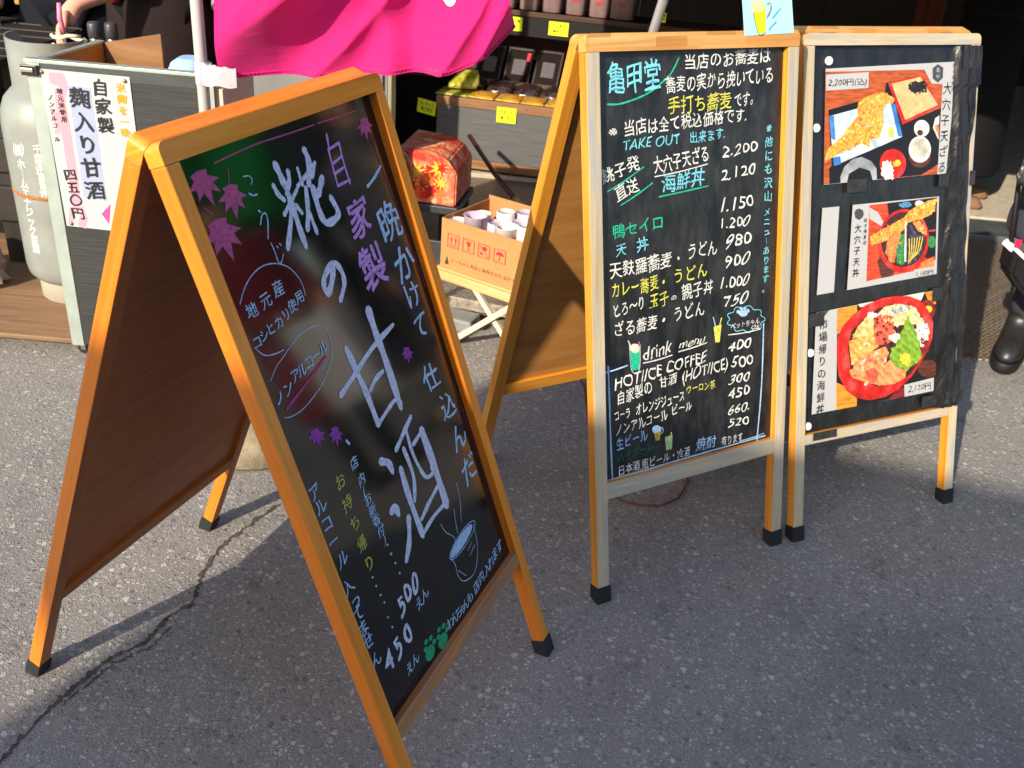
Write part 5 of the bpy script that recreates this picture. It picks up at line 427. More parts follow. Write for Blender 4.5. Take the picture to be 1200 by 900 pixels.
POSTER_P=[('P',[(-1.2842,0.8628),(-1.05,0.861),(-1.048,0.431),(-1.276,0.437)],'paper',0),('P',[(-1.2596,0.8551),(-1.2215,0.8573),(-1.2125,0.8275),(-1.2274,0.7835),(-1.2381,0.82),(-1.2611,0.8287)],'pinkwash',1),('P',[(-1.2519,0.8189),(-1.2266,0.789),(-1.2244,0.7128),(-1.223,0.6285),(-1.2248,0.5587),(-1.2296,0.4869),(-1.2519,0.4728),(-1.2502,0.5799),(-1.2502,0.6714),(-1.2539,0.7541)],'pinkwash',1),('P',[(-1.2717,0.7635),(-1.2539,0.7541),(-1.2497,0.7106),(-1.2589,0.6875)],'pinkwash',1),('P',[(-1.224,0.5054),(-1.2125,0.4642),(-1.2228,0.4327),(-1.2452,0.4399)],'pinkwash',1),('P',[(-1.26,0.4962),(-1.2508,0.4607),(-1.257,0.4388),(-1.2714,0.4405)],'pinkwash',1),('P',[(-1.2154,0.8262),(-1.1549,0.8245),(-1.1519,0.5179),(-1.2155,0.5241)],'bluewash',2),('V','自家製',(-1.1302,0.8266),(-1.1279,0.7294),0.0434,'inkgrey',0.03),('V','麹入り甘酒',(-1.1863,0.7951),(-1.1806,0.548),0.0552,'inkgrey',0.03),('V','地元米使用',(-1.2387,0.8093),(-1.2374,0.7364),0.0175,'ink',0.022),('V','ノンアルコール',(-1.2645,0.7911),(-1.2643,0.6814),0.0156,'ink',0.022),('V','四五〇円',(-1.2435,0.5863),(-1.2385,0.477),0.0358,'inkgrey',0.03),('V','米麹を一晩',(-1.0753,0.8312),(-1.0771,0.7145),0.0262,'orangeink',0.03),('P',[(-1.173,0.4812),(-1.1434,0.5127),(-1.1549,0.4512)],'hotpink',2)]
SHEET_B=[('P',[(0.375,1.2776),(0.5097,1.2794),(0.5219,1.1935),(0.3853,1.1896)],'skysheet',0),('P',[(0.4066,1.2334),(0.4407,1.2453),(0.4428,1.1956),(0.4235,1.1926)],'beer',2),('P',[(0.4388,1.2464),(0.4366,1.2443),(0.4378,1.2417),(0.4353,1.2397),(0.4326,1.238),(0.4291,1.2369),(0.4253,1.2363),(0.4217,1.2347),(0.4176,1.2356),(0.4137,1.2362),(0.4093,1.2362),(0.4061,1.2379),(0.4047,1.2403),(0.4011,1.2418),(0.4013,1.2443),(0.398,1.2464),(0.398,1.249),(0.4009,1.2511),(0.4015,1.2537),(0.4069,1.254),(0.4089,1.2563),(0.4133,1.2561),(0.4167,1.2576),(0.4206,1.2567),(0.4244,1.2563),(0.429,1.2565),(0.4313,1.2543),(0.4335,1.2525),(0.436,1.2507),(0.4379,1.2487)],'foam',3),('S',[(0.4066,1.2339),(0.4227,1.1928),(0.442,1.1957)],0.001,'ink'),('S',[(0.4428,1.2518),(0.4528,1.2524),(0.4555,1.2442),(0.4521,1.2332),(0.4432,1.2222)],0.001,'ink'),('S',[(0.4452,1.2502),(0.4507,1.2486),(0.4525,1.242),(0.4489,1.2343),(0.4438,1.2266)],0.0025,'paper'),('S',[(0.4596,1.2226),(0.4693,1.2325),(0.4807,1.2419)],0.0026,'skyink'),('S',[(0.4504,1.2005),(0.4594,1.2088),(0.47,1.2165)],0.0027,'skyink')]
# ------------------------------------------------------------------ ground, paths
random.seed(3)
g = MB(); g.add([(-60, -60, 0), (60, -60, 0), (60, 60, 0), (-60, 60, 0)], [(0, 1, 2, 3)])
ground = struct(g.obj('ground', asphalt()))

def tread_mat():
    t = NT('tread_plate', 0.45, 0.5, 0.35); v = t.coords('Object', (1, 1, 1), (0, 0, radians(45)))
    br = t.node('ShaderNodeTexBrick'); br.offset = 0.5; br.inputs['Scale'].default_value = 21.0; br.inputs['Mortar Size'].default_value = 0.035
    br.inputs['Mortar Smooth'].default_value = 0.8; br.inputs['Brick Width'].default_value = 0.5; br.inputs['Row Height'].default_value = 0.5; t.link(v, br.inputs['Vector'])
    ck = t.node('ShaderNodeTexChecker'); ck.inputs['Scale'].default_value = 42.0; t.link(v, ck.inputs['Vector'])
    w1 = t.node('ShaderNodeTexWave', bands_direction='X'); w1.inputs['Scale'].default_value = 20; w1.inputs['Distortion'].default_value = 0.3; t.link(v, w1.inputs['Vector'])
    w2 = t.node('ShaderNodeTexWave', bands_direction='Y'); w2.inputs['Scale'].default_value = 20; w2.inputs['Distortion'].default_value = 0.3; t.link(v, w2.inputs['Vector'])
    ridge = t.math('ADD', t.math('MULTIPLY', ck.outputs[1], w1.outputs[1]), t.math('MULTIPLY', t.math('SUBTRACT', 1.0, ck.outputs[1]), w2.outputs[1]))
    dirt = t.noise(t.coords('Object'), 6, 5, 0.6)
    c = t.mix(ridge, lin((96, 86, 76)), lin((172, 158, 142)))
    t.color(t.mix(t.ramp(dirt, [(0.35, (0, 0, 0, 1)), (0.7, (0.7, 0.7, 0.7, 1))]), c, lin((128, 108, 90))))
    t.bump(ridge, 0.9, 0.004); return t.m
YAW = radians(-6)
def rotp(x, y, a=YAW): return (x*cos(a)-y*sin(a), x*sin(a)+y*cos(a))
def quad_on_floor(name, x0, y0, x1, y1, z0, z1, mat, bevel=0.004):
    m = MB(); m.box((x0, y0, z0), (x1, y1, z1), bevel, axis=0); return m.obj(name, mat)
p = quad_on_floor('pavement_plate', -0.75, 3.08, 3.6, 4.34, 0.0, 0.007, tread_mat(), 0.002); p.rotation_euler.z = radians(-1.0); struct(p)
p = quad_on_floor('pavement_plate', -0.75, 4.3435, 1.28, 4.66, 0.0, 0.007, p.data.materials[0], 0.002); p.rotation_euler.z = radians(-1.0); struct(p)
kerbm = plain('kerb_steel', (98, 104, 106), 0.5, 0.5, 0.5, 0.25, 12, bump=0.2)
p = quad_on_floor('kerb', 1.29, 4.36, 5.5, 4.60, 0.0, 0.035, kerbm, 0.006); p.rotation_euler.z = radians(-1.0); struct(p)
floorm = plain('stall_floor_concrete', (178, 170, 152), 0.85, 0.3, 0, 0.2, 30, bump=0.3)
p = quad_on_floor('stall_floor', -5.0, 4.62, 7.0, 9.0, 0.0, 0.028, floorm, 0.003); struct(p)

# crack, stains
crackm = plain('crack_dirt', (78, 73, 68), 0.95, 0.1, 0, 0.4, 60)
CR = [(-0.838, 1.084), (-0.815, 1.186), (-0.794, 1.249), (-0.77, 1.298), (-0.747, 1.355), (-0.692, 1.408), (-0.676, 1.479), (-0.641, 1.524), (-0.647, 1.634), (-0.635, 1.72), (-0.59, 1.815), (-0.541, 1.898)]
def crack(pts, w, name):
    rnd = random.Random(2); P = []
    for i in range(len(pts)-1):
        for k in range(14):
            t = k/14.0; j = 0.005*(0.25+rnd.random())
            P.append((pts[i][0]+(pts[i+1][0]-pts[i][0])*t+rnd.uniform(-j, j), pts[i][1]+(pts[i+1][1]-pts[i][1])*t+rnd.uniform(-j, j)))
    m = MB(); vs = []
    for i, q in enumerate(P):
        a, b = P[max(0, i-1)], P[min(len(P)-1, i+1)]; d = Vector((b[0]-a[0], b[1]-a[1])).normalized(); h = w*0.5*rnd.uniform(0.12, 1.35)*(0.3 if i in (0, len(P)-1) else 1)
        vs += [(q[0]-d.y*h, q[1]+d.x*h, 0.0015), (q[0]+d.y*h, q[1]-d.x*h, 0.0015)]
    m.add(vs, [(2*i, 2*i+1, 2*i+3, 2*i+2) for i in range(len(P)-1)]); o = m.obj(name, crackm); o['kind'] = 'structure'
crack(CR, 0.0105, 'road_crack')
crack([(p[0]+0.016+0.008*sin(9*p[1]), p[1]-0.012) for p in CR[2:7]], 0.005, 'road_crack')
stm = plain('road_stain_oil', (58, 56, 58), 0.8, 0.3, 0, 0.35, 90)

# ------------------------------------------------------------------ the A-frame signs
SIGN = dict(A=(-0.0566, 0.9887, 1.2062, 0.3671, 0.5332, 0.0266, 0.257, 0.2281, 1.1637, 0.889, 0.3594, 1.1936),
            B=(0.2344, 1.6327, 0.5414, 0.2518, 0.5409, 0.0308, 0.2835, 0.2456, 1.1662, 0.63, 0.24, 1.2),
            C=(0.7319, 1.9192, 0.4619, 0.3014, 0.5374, 0.0297, 0.2726, 0.247, 1.174, 0.69, 0.24, 1.2))
T = 0.026
orange = wood('varnished_wood_orange', (200, 108, 20), (230, 138, 36), (242, 156, 52), 0.32, 0.35, 80, 0.08)
orange_side = wood('varnished_wood_edge', (186, 98, 20), (206, 116, 28), (216, 130, 40), 0.3, 0.4, 90, 0.06)
rail_worn = wood('worn_wood_rail', (120, 74, 44), (176, 116, 66), (198, 140, 84), 0.5, 0.1, 60, 0.3, wear=(150, 112, 90))
ply_red = wood('dark_plywood', (160, 90, 46), (184, 108, 58), (198, 124, 72), 0.5, 0.1, 26, 0.06)
tan = wood('weathered_wood', (160, 142, 114), (188, 170, 138), (206, 190, 160), 0.6, 0.0, 60, 0.35, wear=(164, 164, 160))  # grey is weathering plus a bluish shade tint put into the colour
tan_block = wood('weathered_jointed_wood', (170, 128, 76), (204, 160, 98), (222, 184, 124), 0.5, 0.1, 50, 0.25, blocks=True)
yellowwood = wood('varnished_wood_amber', (188, 112, 28), (212, 140, 44), (224, 158, 66), 0.35, 0.3, 70, 0.08)
ply_tan = wood('birch_plywood', (150, 100, 48), (176, 124, 64), (190, 140, 80), 0.5, 0.1, 18, 0.08)
rubber = plain('black_rubber', (34, 36, 38), 0.7, 0.3)
hinge_m = plain('hinge_steel', (140, 138, 130), 0.4, 0.5, 0.9)

def board_mat(name, gloss, haze):
    t = NT(name, gloss, 0.5); v = t.coords('Object')
    f = t.noise(v, 9, 5, 0.6, 0.4); g2 = t.noise(t.coords('Object', (5, 5, 1.2)), 6, 5, 0.7)
    t.color(t.ramp(g2, [(0.38, (0.004, 0.004, 0.005, 1)), (0.62, (haze*.45, haze*.45, haze*.47, 1)), (0.85, (haze, haze, haze, 1))]))
    t.rough(t.ramp(f, [(0.3, (gloss,)*3+(1,)), (0.75, (gloss*1.9,)*3+(1,))])); return t.m
glossy_black = board_mat('gloss_blackboard', 0.06, 0.016); glossy_black.node_tree.nodes['Principled BSDF'].inputs['Specular IOR Level'].default_value = 0.75
chalk_black = board_mat('hazy_blackboard', 0.24, 0.06)

def make_sign(key, label, front_mat, side_mat, top_mat, rail_mat, back_face, back_side, panel_mat, bmat):
    x, y, yaw, al, W, w, vrt, vrb, vin, D, be, L = SIGN[key]
    root = thing('a_frame_sign', label, 'sign', (x, y, 0), yaw, 'folding sandwich board signs')
    F = lambda u, v, ww: (u, v*sin(al)-ww*cos(al), v*cos(al)+ww*sin(al))
    R = lambda u, v, ww: (u, D-v*sin(be)+ww*cos(be), v*cos(be)+ww*sin(be))
    Lb = L if key == 'A' else L-0.014
    def rounded_top(v0, v1, r=0.013):
        P = [(0, v0), (W, v0)]
        for k in range(7): a = pi/2*k/6; P.append((W-r+r*cos(a), v1-r+r*sin(a)))
        for k in range(7): a = pi/2+pi/2*k/6; P.append((r+r*cos(a), v1-r+r*sin(a)))
        return P
    for nm, M, fm, sm, tm, rm in (('front', F, front_mat, side_mat, top_mat, rail_mat), ('back', R, back_face, back_side, back_face, back_face)):
        for u0 in (0, W-w):
            m = MB(); m.box((u0, 0.028, -T), (u0+w, vin, 0), 0.0018, 1, M, 0, 1); post = m.obj('leg', [sm, fm], root)
            f = MB(); f.box((u0-0.003, 0.0, -T-0.003), (u0+w+0.003, 0.040, 0.003), 0.003, 1, M); f.obj('rubber_foot', rubber, post)
        m = MB(); m.prism(rounded_top(vin+0.0006, L if nm == 'front' else Lb), -T, 0, M, 0, 1); bmesh.ops.bevel(m.bm, geom=[e for e in m.bm.edges if e.calc_face_angle(0) > 1.2], offset=0.0015, segments=2, affect='EDGES')
        m.obj('top_rail', [orange if key == 'A' else tan_block, tm if nm == 'front' or key == 'A' else tan_block], root)
        m = MB(); m.box((w, vrb, -T+0.001), (W-w, vrt, -0.0012), 0.002, 0, M, 0, 1); m.obj('bottom_rail', [rm, rm] if key == 'A' and nm == 'front' else [sm, rm], root)
        if nm == 'front':
            m = MB(); m.box((w, vrt, -T+0.002), (W-w, vin, -0.0158), 0, 1, M); board = m.obj('blackboard', bmat, root)
        else:
            m = MB(); m.box((w, vrt, -T*0.62), (W-w, vin, -0.004), 0, 0, M); m.obj('back_panel', panel_mat, root)
    for uu in (0.09, W-0.09):      # hinges bridging the two top rails
        a = F(uu, L, -T); b = R(uu, L, -T); zc = (a[2]+b[2])/2-0.012
        h = MB(); h.tube([(uu-0.02, (a[1]+b[1])/2, zc), (uu+0.02, (a[1]+b[1])/2, zc)], 0.006, 10); h.obj('hinge', hinge_m, root)
    return root, board, F, R

sA, boardA, FA, RA = make_sign('A', 'varnished orange folding sign with a glossy black board, nearest and turned away to the side', orange, orange_side, orange, rail_worn, ply_red, orange_side, ply_red, glossy_black)
sB, boardB, FB, RB = make_sign('B', 'folding sign whose blackboard is crowded with a handwritten menu of dishes and prices', tan, yellowwood, tan_block, tan, yellowwood, yellowwood, ply_tan, chalk_black)
sC, boardC, FC, RC = make_sign('C', 'folding sign covered in black plastic sheeting with food photographs taped on', tan, yellowwood, tan, tan, yellowwood, yellowwood, ply_tan, chalk_black)
def on(F, w=0.0): return lambda u, v, ww: F(u, v, ww+w)
write(WRITE_A, on(FA, -0.0158), 'writing', boardA)
write(WRITE_B, on(FB, -0.0158), 'writing', boardB)

# black plastic over the right post of the poster sign, with tape
W_C, w_c = SIGN['C'][4], SIGN['C'][5]
def plastic_mat():
    t = NT('black_plastic_sheet', 0.24, 0.45); v = t.coords('Object', (9, 9, 2.0))
    f = t.noise(v, 4, 5, 0.6, 0.5); t.color(t.ramp(f, [(0.3, lin((14, 14, 15))), (0.75, lin((40, 40, 43)))]))
    t.bump(f, 0.35, 0.01); return t.m
plastic = plastic_mat()
m = MB(); nu, nv = 110, 150; vs = []; rnd = random.Random(8)
for j in range(nv+1):
    v = 0.274+(1.172-0.274)*j/nv
    edge = W_C+0.001-(0.014+0.006*sin(9*v))*(1 if 0.62 < v < 1.08 else 0)
    for i in range(nu+1):
        u = w_c+0.0015+(edge-w_c-0.0015)*(i/nu)
        k = min(1, max(0, (u-(W_C-0.085))/0.03)); k = k*k*(3-2*k)
        wv = -0.0135+k*0.0165
        if k > 0.02: wv += 0.0026*k*sin(260*u+4*sin(5*v)+2*sin(13*v))+0.0014*k*sin(430*u-3*sin(8*v))+0.0012*k*sin(23*v+40*u)+0.0016*k*max(0, sin(37*v+3))**6+0.0012*k
        else: wv += 0.0003*sin(40*v+9*u)
        vs.append((u, v, wv))
m.add(vs, [(j*(nu+1)+i, j*(nu+1)+i+1, (j+1)*(nu+1)+i+1, (j+1)*(nu+1)+i) for j in range(nv) for i in range(nu)], smooth=True, mp=FC)
cover = m.obj('plastic_cover', plastic, sC)
tapem = plain('black_tape', (44, 43, 43), 0.38, 0.5, 0, 0.5, 40, bump=0.7)
for (u, v, a, b, ww) in ((0.51, 0.30, 0.075, 0.032, 0.0065), (0.455, 0.575, 0.05, 0.034, -0.006), (0.445, 0.296, 0.06, 0.03, -0.006), (0.455, 0.857, 0.05, 0.03, -0.006), (0.06, 0.555, 0.045, 0.032, -0.006), (0.17, 0.862, 0.06, 0.03, -0.006), (0.5, 1.145, 0.05, 0.05, 0.0065), (0.531, 0.86, 0.02, 0.035, 0.005), (0.09, 0.265, 0.075, 0.02, 0.0008)):
    q = MB(); n = 6; vs = []
    for j in range(n+1):
        for i in range(n+1): vs.append((u-a/2+a*i/n, v-b/2+b*j/n, ww+rnd.uniform(-.0004, .0006)))
    q.add(vs, [(j*(n+1)+i, j*(n+1)+i+1, (j+1)*(n+1)+i+1, (j+1)*(n+1)+i) for j in range(n) for i in range(n)], mp=FC); q.obj('tape_patch', tapem, cover)
# the posters and the magnets on it: things of their own
def local_thing(name, label, cat, sign_root, F, u, v, group=None):
    """an Empty standing on the sign's face at (u, v); returns it and the map into its own axes"""
    P = sign_root.matrix_basis @ Vector(F(u, v, 0)); o = thing(name, label, cat, P, sign_root.rotation_euler.z, group)
    off = Vector(F(u, v, 0))
    return o, (lambda a, b, c: tuple(Vector(F(a, b, c))-off))
for r in (sA, sB, sC): r.rotation_mode = 'XYZ'
bpy.context.view_layer.update()
def poster(items, label, u, v, w, root=None, F=None, grp='food photographs taped to the sign', name='food_poster', part='printed_sheet'):
    o, mp = local_thing(name, label, 'poster', root or sC, F or FC, u, v, grp)
    flat = [i for i in items if i[0] in 'PSB']; text = [i for i in items if i[0] in 'TVC']
    write(flat, on(mp, w), part, o, food, 0.0, 0.00012, 0, False)
    if text: write(text, on(mp, w+0.0016), 'lettering', o, paint, 0.0, 0.0, 0.25)
    return o
poster(POSTER_1, 'topmost food photograph, a long tempura on a plate beside noodles, priced 2,200', 0.27, 1.0, -0.0095)
poster(POSTER_2, 'middle food photograph with a white border, tempura heaped on a red bowl', 0.3, 0.72, -0.0095)
poster(POSTER_4, 'lowest food photograph, a red bowl of raw fish with a green leaf, priced 2,120', 0.25, 0.43, -0.0095)
poster(POSTER_3, 'narrow blank white paper strip taped left of the middle food photograph', 0.07, 0.72, -0.0095, name='paper_strip', grp=None)
white_pl = plain('white_magnet', (228, 226, 220), 0.35, 0.5)
for u, v, lb in ((0.078, 1.142, 'round white magnet at the top corner of the topmost food photograph'), (0.047, 0.997, 'round white magnet halfway down beside the topmost food photograph'), (0.047, 0.475, 'round white magnet beside the text of the lowest food photograph'), (0.045, 0.292, 'round white magnet low on the sign, above its bottom rail')):
    o, mp = local_thing('magnet', lb, 'magnet', sC, FC, u, v, 'white magnets on the poster sign')
    m = MB(); n = 20; prof = [(0.0, 0.0), (0.0098, 0.0), (0.0102, 0.003), (0.0095, 0.0062), (0.007, 0.0075), (0.004, 0.0066), (0.0, 0.0064)]
    vs = []; 
    for r_, z in prof:
        for k in range(n): vs.append((u+r_*cos(2*pi*k/n), v+r_*sin(2*pi*k/n), -0.0125+z))
    m.add(vs, [(j*n+k, j*n+(k+1) % n, (j+1)*n+(k+1) % n, (j+1)*n+k) for j in range(len(prof)-1) for k in range(n)], smooth=True, mp=mp); m.obj('cap', white_pl, o)
poster(SHEET_B, 'pale blue sheet with a drawn yellow beer mug, taped above the menu sign', 0.45, 1.2, 0.0012, sB, FB, None, 'drawing_sheet', 'drawing')
# ------------------------------------------------------------------ cart with the paper notice
alu = plain('aluminium_angle', (176, 190, 184), 0.4, 0.5, 0.55, 0.12, 14, bump=0.1)
def grainy(name, a, b, sx=1, sz=1):
    t = NT(name, 0.5, 0.4); f = t.noise(t.coords('UV', (3, 90, 1)), 2.2, 6, 0.7)
    t.color(t.ramp(f, [(0.35, lin(a)), (0.6, lin(tuple((x+y)/2 for x, y in zip(a, b)))), (0.8, lin(b))])); t.bump(f, 0.25, 0.001); return t.m
darkpanel = grainy('charcoal_panel', (36, 38, 38), (76, 78, 77))
plyraw = wood('raw_plywood', (104, 80, 58), (130, 102, 76), (150, 124, 98), 0.65, 0, 30, 0.12)
PX0, PX1, PY, PZ0, PZ1 = -1.300, -0.835, 2.5014, 0.064, 0.876
cart = thing('display_cart', 'low cart with a charcoal front panel edged in aluminium, on a plywood base with casters', 'cart', (-1.55, 2.75, 0))
def L(o, p): return tuple(Vector(p)-o.location)
def lbox(o, name, lo, hi, mat, bevel=0.002, axis=None, parent=None):
    m = MB(); m.box(L(o, lo), L(o, hi), bevel, axis); return m.obj(name, mat, parent or o)
lbox(cart, 'base_board', (-2.25, 2.535, 0.042), (-0.84, 3.35, 0.058), plyraw, 0.002, 0)
fp = lbox(cart, 'front_panel', (PX0+0.002, PY, PZ0), (PX1-0.002, PY+0.012, PZ1), darkpanel, 0.001, 0)
for nm, lo, hi in (('edge_trim', (PX0-0.016, PY-0.002, PZ0-0.006), (PX0+0.018, PY+0.0005, PZ1+0.004)), ('edge_trim', (PX1-0.02, PY-0.002, PZ0), (PX1+0.002, PY+0.0005, PZ1+0.004)), ('edge_trim', (PX0-0.02, PY-0.004, PZ1+0.0005), (PX1+0.004, PY+0.022, PZ1+0.009)), ('edge_trim', (PX0-0.018, PY-0.0015, PZ0-0.006), (PX0-0.016, PY+0.03, PZ1+0.004))):
    lbox(cart, nm, lo, hi, alu, 0.0008)
lbox(cart, 'edge_band', (PX0+0.02, PY-0.0015, PZ1-0.030), (PX1-0.02, PY-0.0002, PZ1-0.001), plain('dark_band', (70, 76, 78), 0.45, 0.5, 0.3), 0.0003)
lbox(cart, 'corner_clasp', (PX0-0.028, PY-0.012, PZ1-0.032), (PX0+0.016, PY-0.0045, PZ1-0.004), plain('clasp_metal', (60, 62, 60), 0.35, 0.6, 0.7), 0.003)
lbox(cart, 'corner_clasp', (PX0-0.026, PY-0.016, PZ1-0.022), (PX0+0.006, PY-0.0125, PZ1-0.012), plain('clasp_pin', (190, 188, 170), 0.3, 0.6, 0.8), 0.002)
amber_ply = wood('amber_plywood', (176, 112, 44), (196, 134, 62), (210, 152, 80), 0.5, 0, 24, 0.1)
m = MB(); m.prism([L(cart, (PX0, PY+0.012, 0))[:2], L(cart, (PX0+0.05, 2.82, 0))[:2], L(cart, (PX0+0.038, 2.825, 0))[:2], L(cart, (PX0-0.012, PY+0.014, 0))[:2]], PZ0, PZ1-0.003, axis=1); m.obj('side_panel', [amber_ply], cart)
m = MB(); m.prism([L(cart, (PX0-0.016, PY+0.012, 0))[:2], L(cart, (PX0+0.004, PY+0.012, 0))[:2], L(cart, (PX0+0.053, 2.825, 0))[:2], L(cart, (PX0+0.034, 2.828, 0))[:2]], PZ1-0.0025, PZ1+0.003, axis=1); m.obj('edge_trim', [alu], cart)
brownply = wood('brown_panel', (104, 72, 48), (124, 90, 60), (140, 104, 72), 0.5, 0, 20, 0.08)
# inner divider with a sloping top
m = MB(); A0, A1 = Vector((PX0+0.052, 2.822, 0)), Vector((-1.035, 2.70, 0)); nrm = Vector((0.4, 0.9, 0)).normalized()*0.01
P = [(A0, PZ0, ), (A1, PZ0), (A1, 0.935), (A0, PZ1-0.002)]
vs = [L(cart, (q[0].x, q[0].y, q[1])) for q in P]+[L(cart, (q[0].x+nrm.x, q[0].y+nrm.y, q[1])) for q in P]
m.add(vs, [(0, 1, 2, 3), (7, 6, 5, 4), (0, 4, 5, 1), (1, 5, 6, 2), (2, 6, 7, 3), (3, 7, 4, 0)], uvs=[(v[0], v[2]) for v in vs]); m.obj('divider', brownply, cart)
lbox(cart, 'side_panel', (PX1-0.006, PY+0.0125, PZ0), (PX1+0.02, 2.80, PZ1-0.03), plain('cream_board', (206, 190, 166), 0.6), 0.002)
for cx, cy in ((-1.312, 2.565), (-0.9, 2.60), (-2.2, 2.6), (-2.2, 3.28), (-0.95, 3.28)):
    m = MB(); q = 16; c = L(cart, (cx, cy, 0.021)); vs = []
    for sx, rr in ((-0.011, 0.017), (-0.009, 0.021), (0.009, 0.021), (0.011, 0.017)):
        for k in range(q): vs.append((c[0]+rr*cos(2*pi*k/q), c[1]+sx, c[2]+rr*sin(2*pi*k/q)))
    fs = [(j*q+k, j*q+(k+1) % q, (j+1)*q+(k+1) % q, (j+1)*q+k) for j in range(3) for k in range(q)]+[tuple(range(q)), tuple(range(3*q, 4*q))[::-1]]
    m.add(vs, fs); cw = m.obj('caster', rubber, cart)
    m = MB(); m.box((c[0]-0.02, c[1]-0.016, c[2]+0.0165), (c[0]+0.02, c[1]+0.016, c[2]+0.0205), 0.001); m.box((c[0]-0.008, c[1]-0.0155, c[2]-0.006), (c[0]+0.008, c[1]-0.0125, c[2]+0.017), 0.001); m.obj('bracket', hinge_m, cw)

notice = thing('paper_notice', 'white and pink paper notice with vertical brush lettering pinned on the charcoal cart', 'notice', (-1.17, PY-0.0026, 0.65))
NM = lambda u, v, w: (u+1.17, -w, v-0.65)
write([i for i in POSTER_P if i[0] in 'PS'], NM, 'printed_sheet', notice, food, 0.0, 0.00015, 0, False)
write([i for i in POSTER_P if i[0] in 'TVC'], on(NM, 0.0012), 'lettering', notice, paint, 0, 0, 0.4)
for u, v in ((-1.278, 0.855), (-1.063, 0.85), (-1.262, 0.445), (-1.085, 0.57)):
    m = MB(); m.tube([NM(u, v, -0.001), NM(u, v, 0.003), NM(u, v, 0.0045)], [0.0055, 0.005, 0.0012], 12); m.obj('thumbtack', plain('brass_tack', (150, 130, 90), 0.4, 0.5, 0.6), notice)

# things standing in the cart
steel = plain('steel', (150, 152, 152), 0.3, 0.6, 0.9, 0.15)
darkcap = plain('dark_cap', (52, 54, 58), 0.4, 0.5)
for i, (bx, by, lb) in enumerate(((-1.36, 3.02, 'grey steel shaker with a dark cap in the cart, nearer the gas cylinder'), (-1.312, 3.03, 'grey steel shaker with a dark cap in the cart, next to the sloping wooden divider'))):
    o = thing('shaker', lb, 'shaker', (bx, by, 0.0585), 0, 'steel shakers in the cart')
    m = MB(); m.lathe([(0.014, 0), (0.018, 0.002), (0.018, 0.78), (0.016, 0.79)], seg=20); m.obj('body', steel, o)
    m = MB(); m.lathe([(0.0175, 0.785), (0.0195, 0.79), (0.0195, 0.825), (0.016, 0.832), (0.0, 0.834)], seg=20); m.obj('cap', darkcap, o)
o = thing('blue_cloth', 'folded pale blue cloth lying in the cart behind its front panel', 'cloth', (-0.955, 2.66, 0.80))
m = MB(); m.loft([((0, 0, 0), 0.045, 0.05), ((0, 0, 0.05), 0.05, 0.055), ((0.005, 0, 0.075), 0.044, 0.045), ((0.008, 0.004, 0.088), 0.028, 0.03)], 20, power=2.6); m.obj('fold', plain('blue_fabric', (150, 184, 220), 0.85, 0.2, bump=0.3), o)
lbox(cart, 'shelf', (-1.24, 2.66, 0.78), (-0.845, 2.84, 0.795), plyraw, 0.001)
o = thing('rope_coil', 'small coil of off white rope over the edge of the cart beside the gas cylinder', 'rope', (-1.385, 2.90, 0.80))
m = MB(); m.tube([(0.045*cos(t*.5)*(1+.1*sin(t)), 0.03*sin(t*.5), 0.002*t+0.004*sin(t*2)) for t in range(0, 38)], 0.0055, 8); m.obj('strand', plain('rope_fibre', (214, 206, 180), 0.9, 0.2, bump=0.4), o)
m = MB(); m.box((-0.06, -0.05, -0.742), (0.06, 0.05, -0.006), 0.004); m.obj('bollard_post', plain('dark_post', (40, 38, 36), 0.7), o)
o = thing('ladle', 'thin metal ladle with a pink handle standing in the cart', 'ladle', (-1.43, 2.98, 0.0585))
m = MB(); m.tube([(0, 0, 0), (0, 0, 0.4), (-0.005, 0.0, 0.80)], 0.003, 8); m.obj('shaft', steel, o)
m = MB(); m.tube([(-0.005, 0.0, 0.80), (-0.012, 0.0, 0.84), (-0.008, 0, 0.885)], [0.005, 0.008, 0.006], 10); m.obj('handle', plain('pink_handle', (240, 120, 160), 0.4), o)

# ------------------------------------------------------------------ gas cylinder
gas = plain('grey_enamel', (126, 132, 128), 0.42, 0.5, 0, 0.16, 9, coat=0.15)
CYL = thing('gas_cylinder', 'pale grey gas cylinder with white lettering and a guard collar beside the cart', 'gas cylinder', (-1.448, 2.883, 0.0585), 0)
m = MB(); m.lathe([(0.10, 0.062), (0.135, 0.07), (0.152, 0.09), (0.157, 0.12), (0.157, 0.36), (0.1572, 0.40), (0.157, 0.56), (0.152, 0.60), (0.138, 0.635), (0.115, 0.66), (0.08, 0.678), (0.05, 0.686), (0.0, 0.69)], seg=56); body = m.obj('tank', gas, CYL)
m = MB(); m.lathe([(0.1575, 0.357), (0.1585, 0.358), (0.1588, 0.363), (0.1585, 0.368), (0.1575, 0.369)], seg=56, cap0=False, cap1=False); m.obj('weld_seam', plain('rust', (150, 100, 60), 0.9, 0.1, 0, 0.5, 90), body)
foot = plain('cream_enamel', (158, 154, 142), 0.5, 0.4, 0, 0.1, 9)
m = MB(); seg = 64; prof = [(0.122, 0.0), (0.126, 0.004), (0.126, 0.07), (0.128, 0.085), (0.118, 0.09), (0.118, 0.0)]; m.lathe(prof, seg=seg, cap0=False, cap1=False); m.obj('foot_ring', foot, CYL)
m = MB(); a = radians(-84); d = Vector((cos(a), sin(a), 0)); tn = Vector((-d.y, d.x, 0)); c0 = d*0.1268+Vector((0, 0, 0.037)); n = 24
vs = [tuple(c0)]+[tuple(c0+tn*0.016*cos(2*pi*k/n)+Vector((0, 0, 0.011))*sin(2*pi*k/n)) for k in range(n)]
vs = [(v[0]*0.1272/math.hypot(v[0], v[1]), v[1]*0.1272/math.hypot(v[0], v[1]), v[2]) for v in vs]
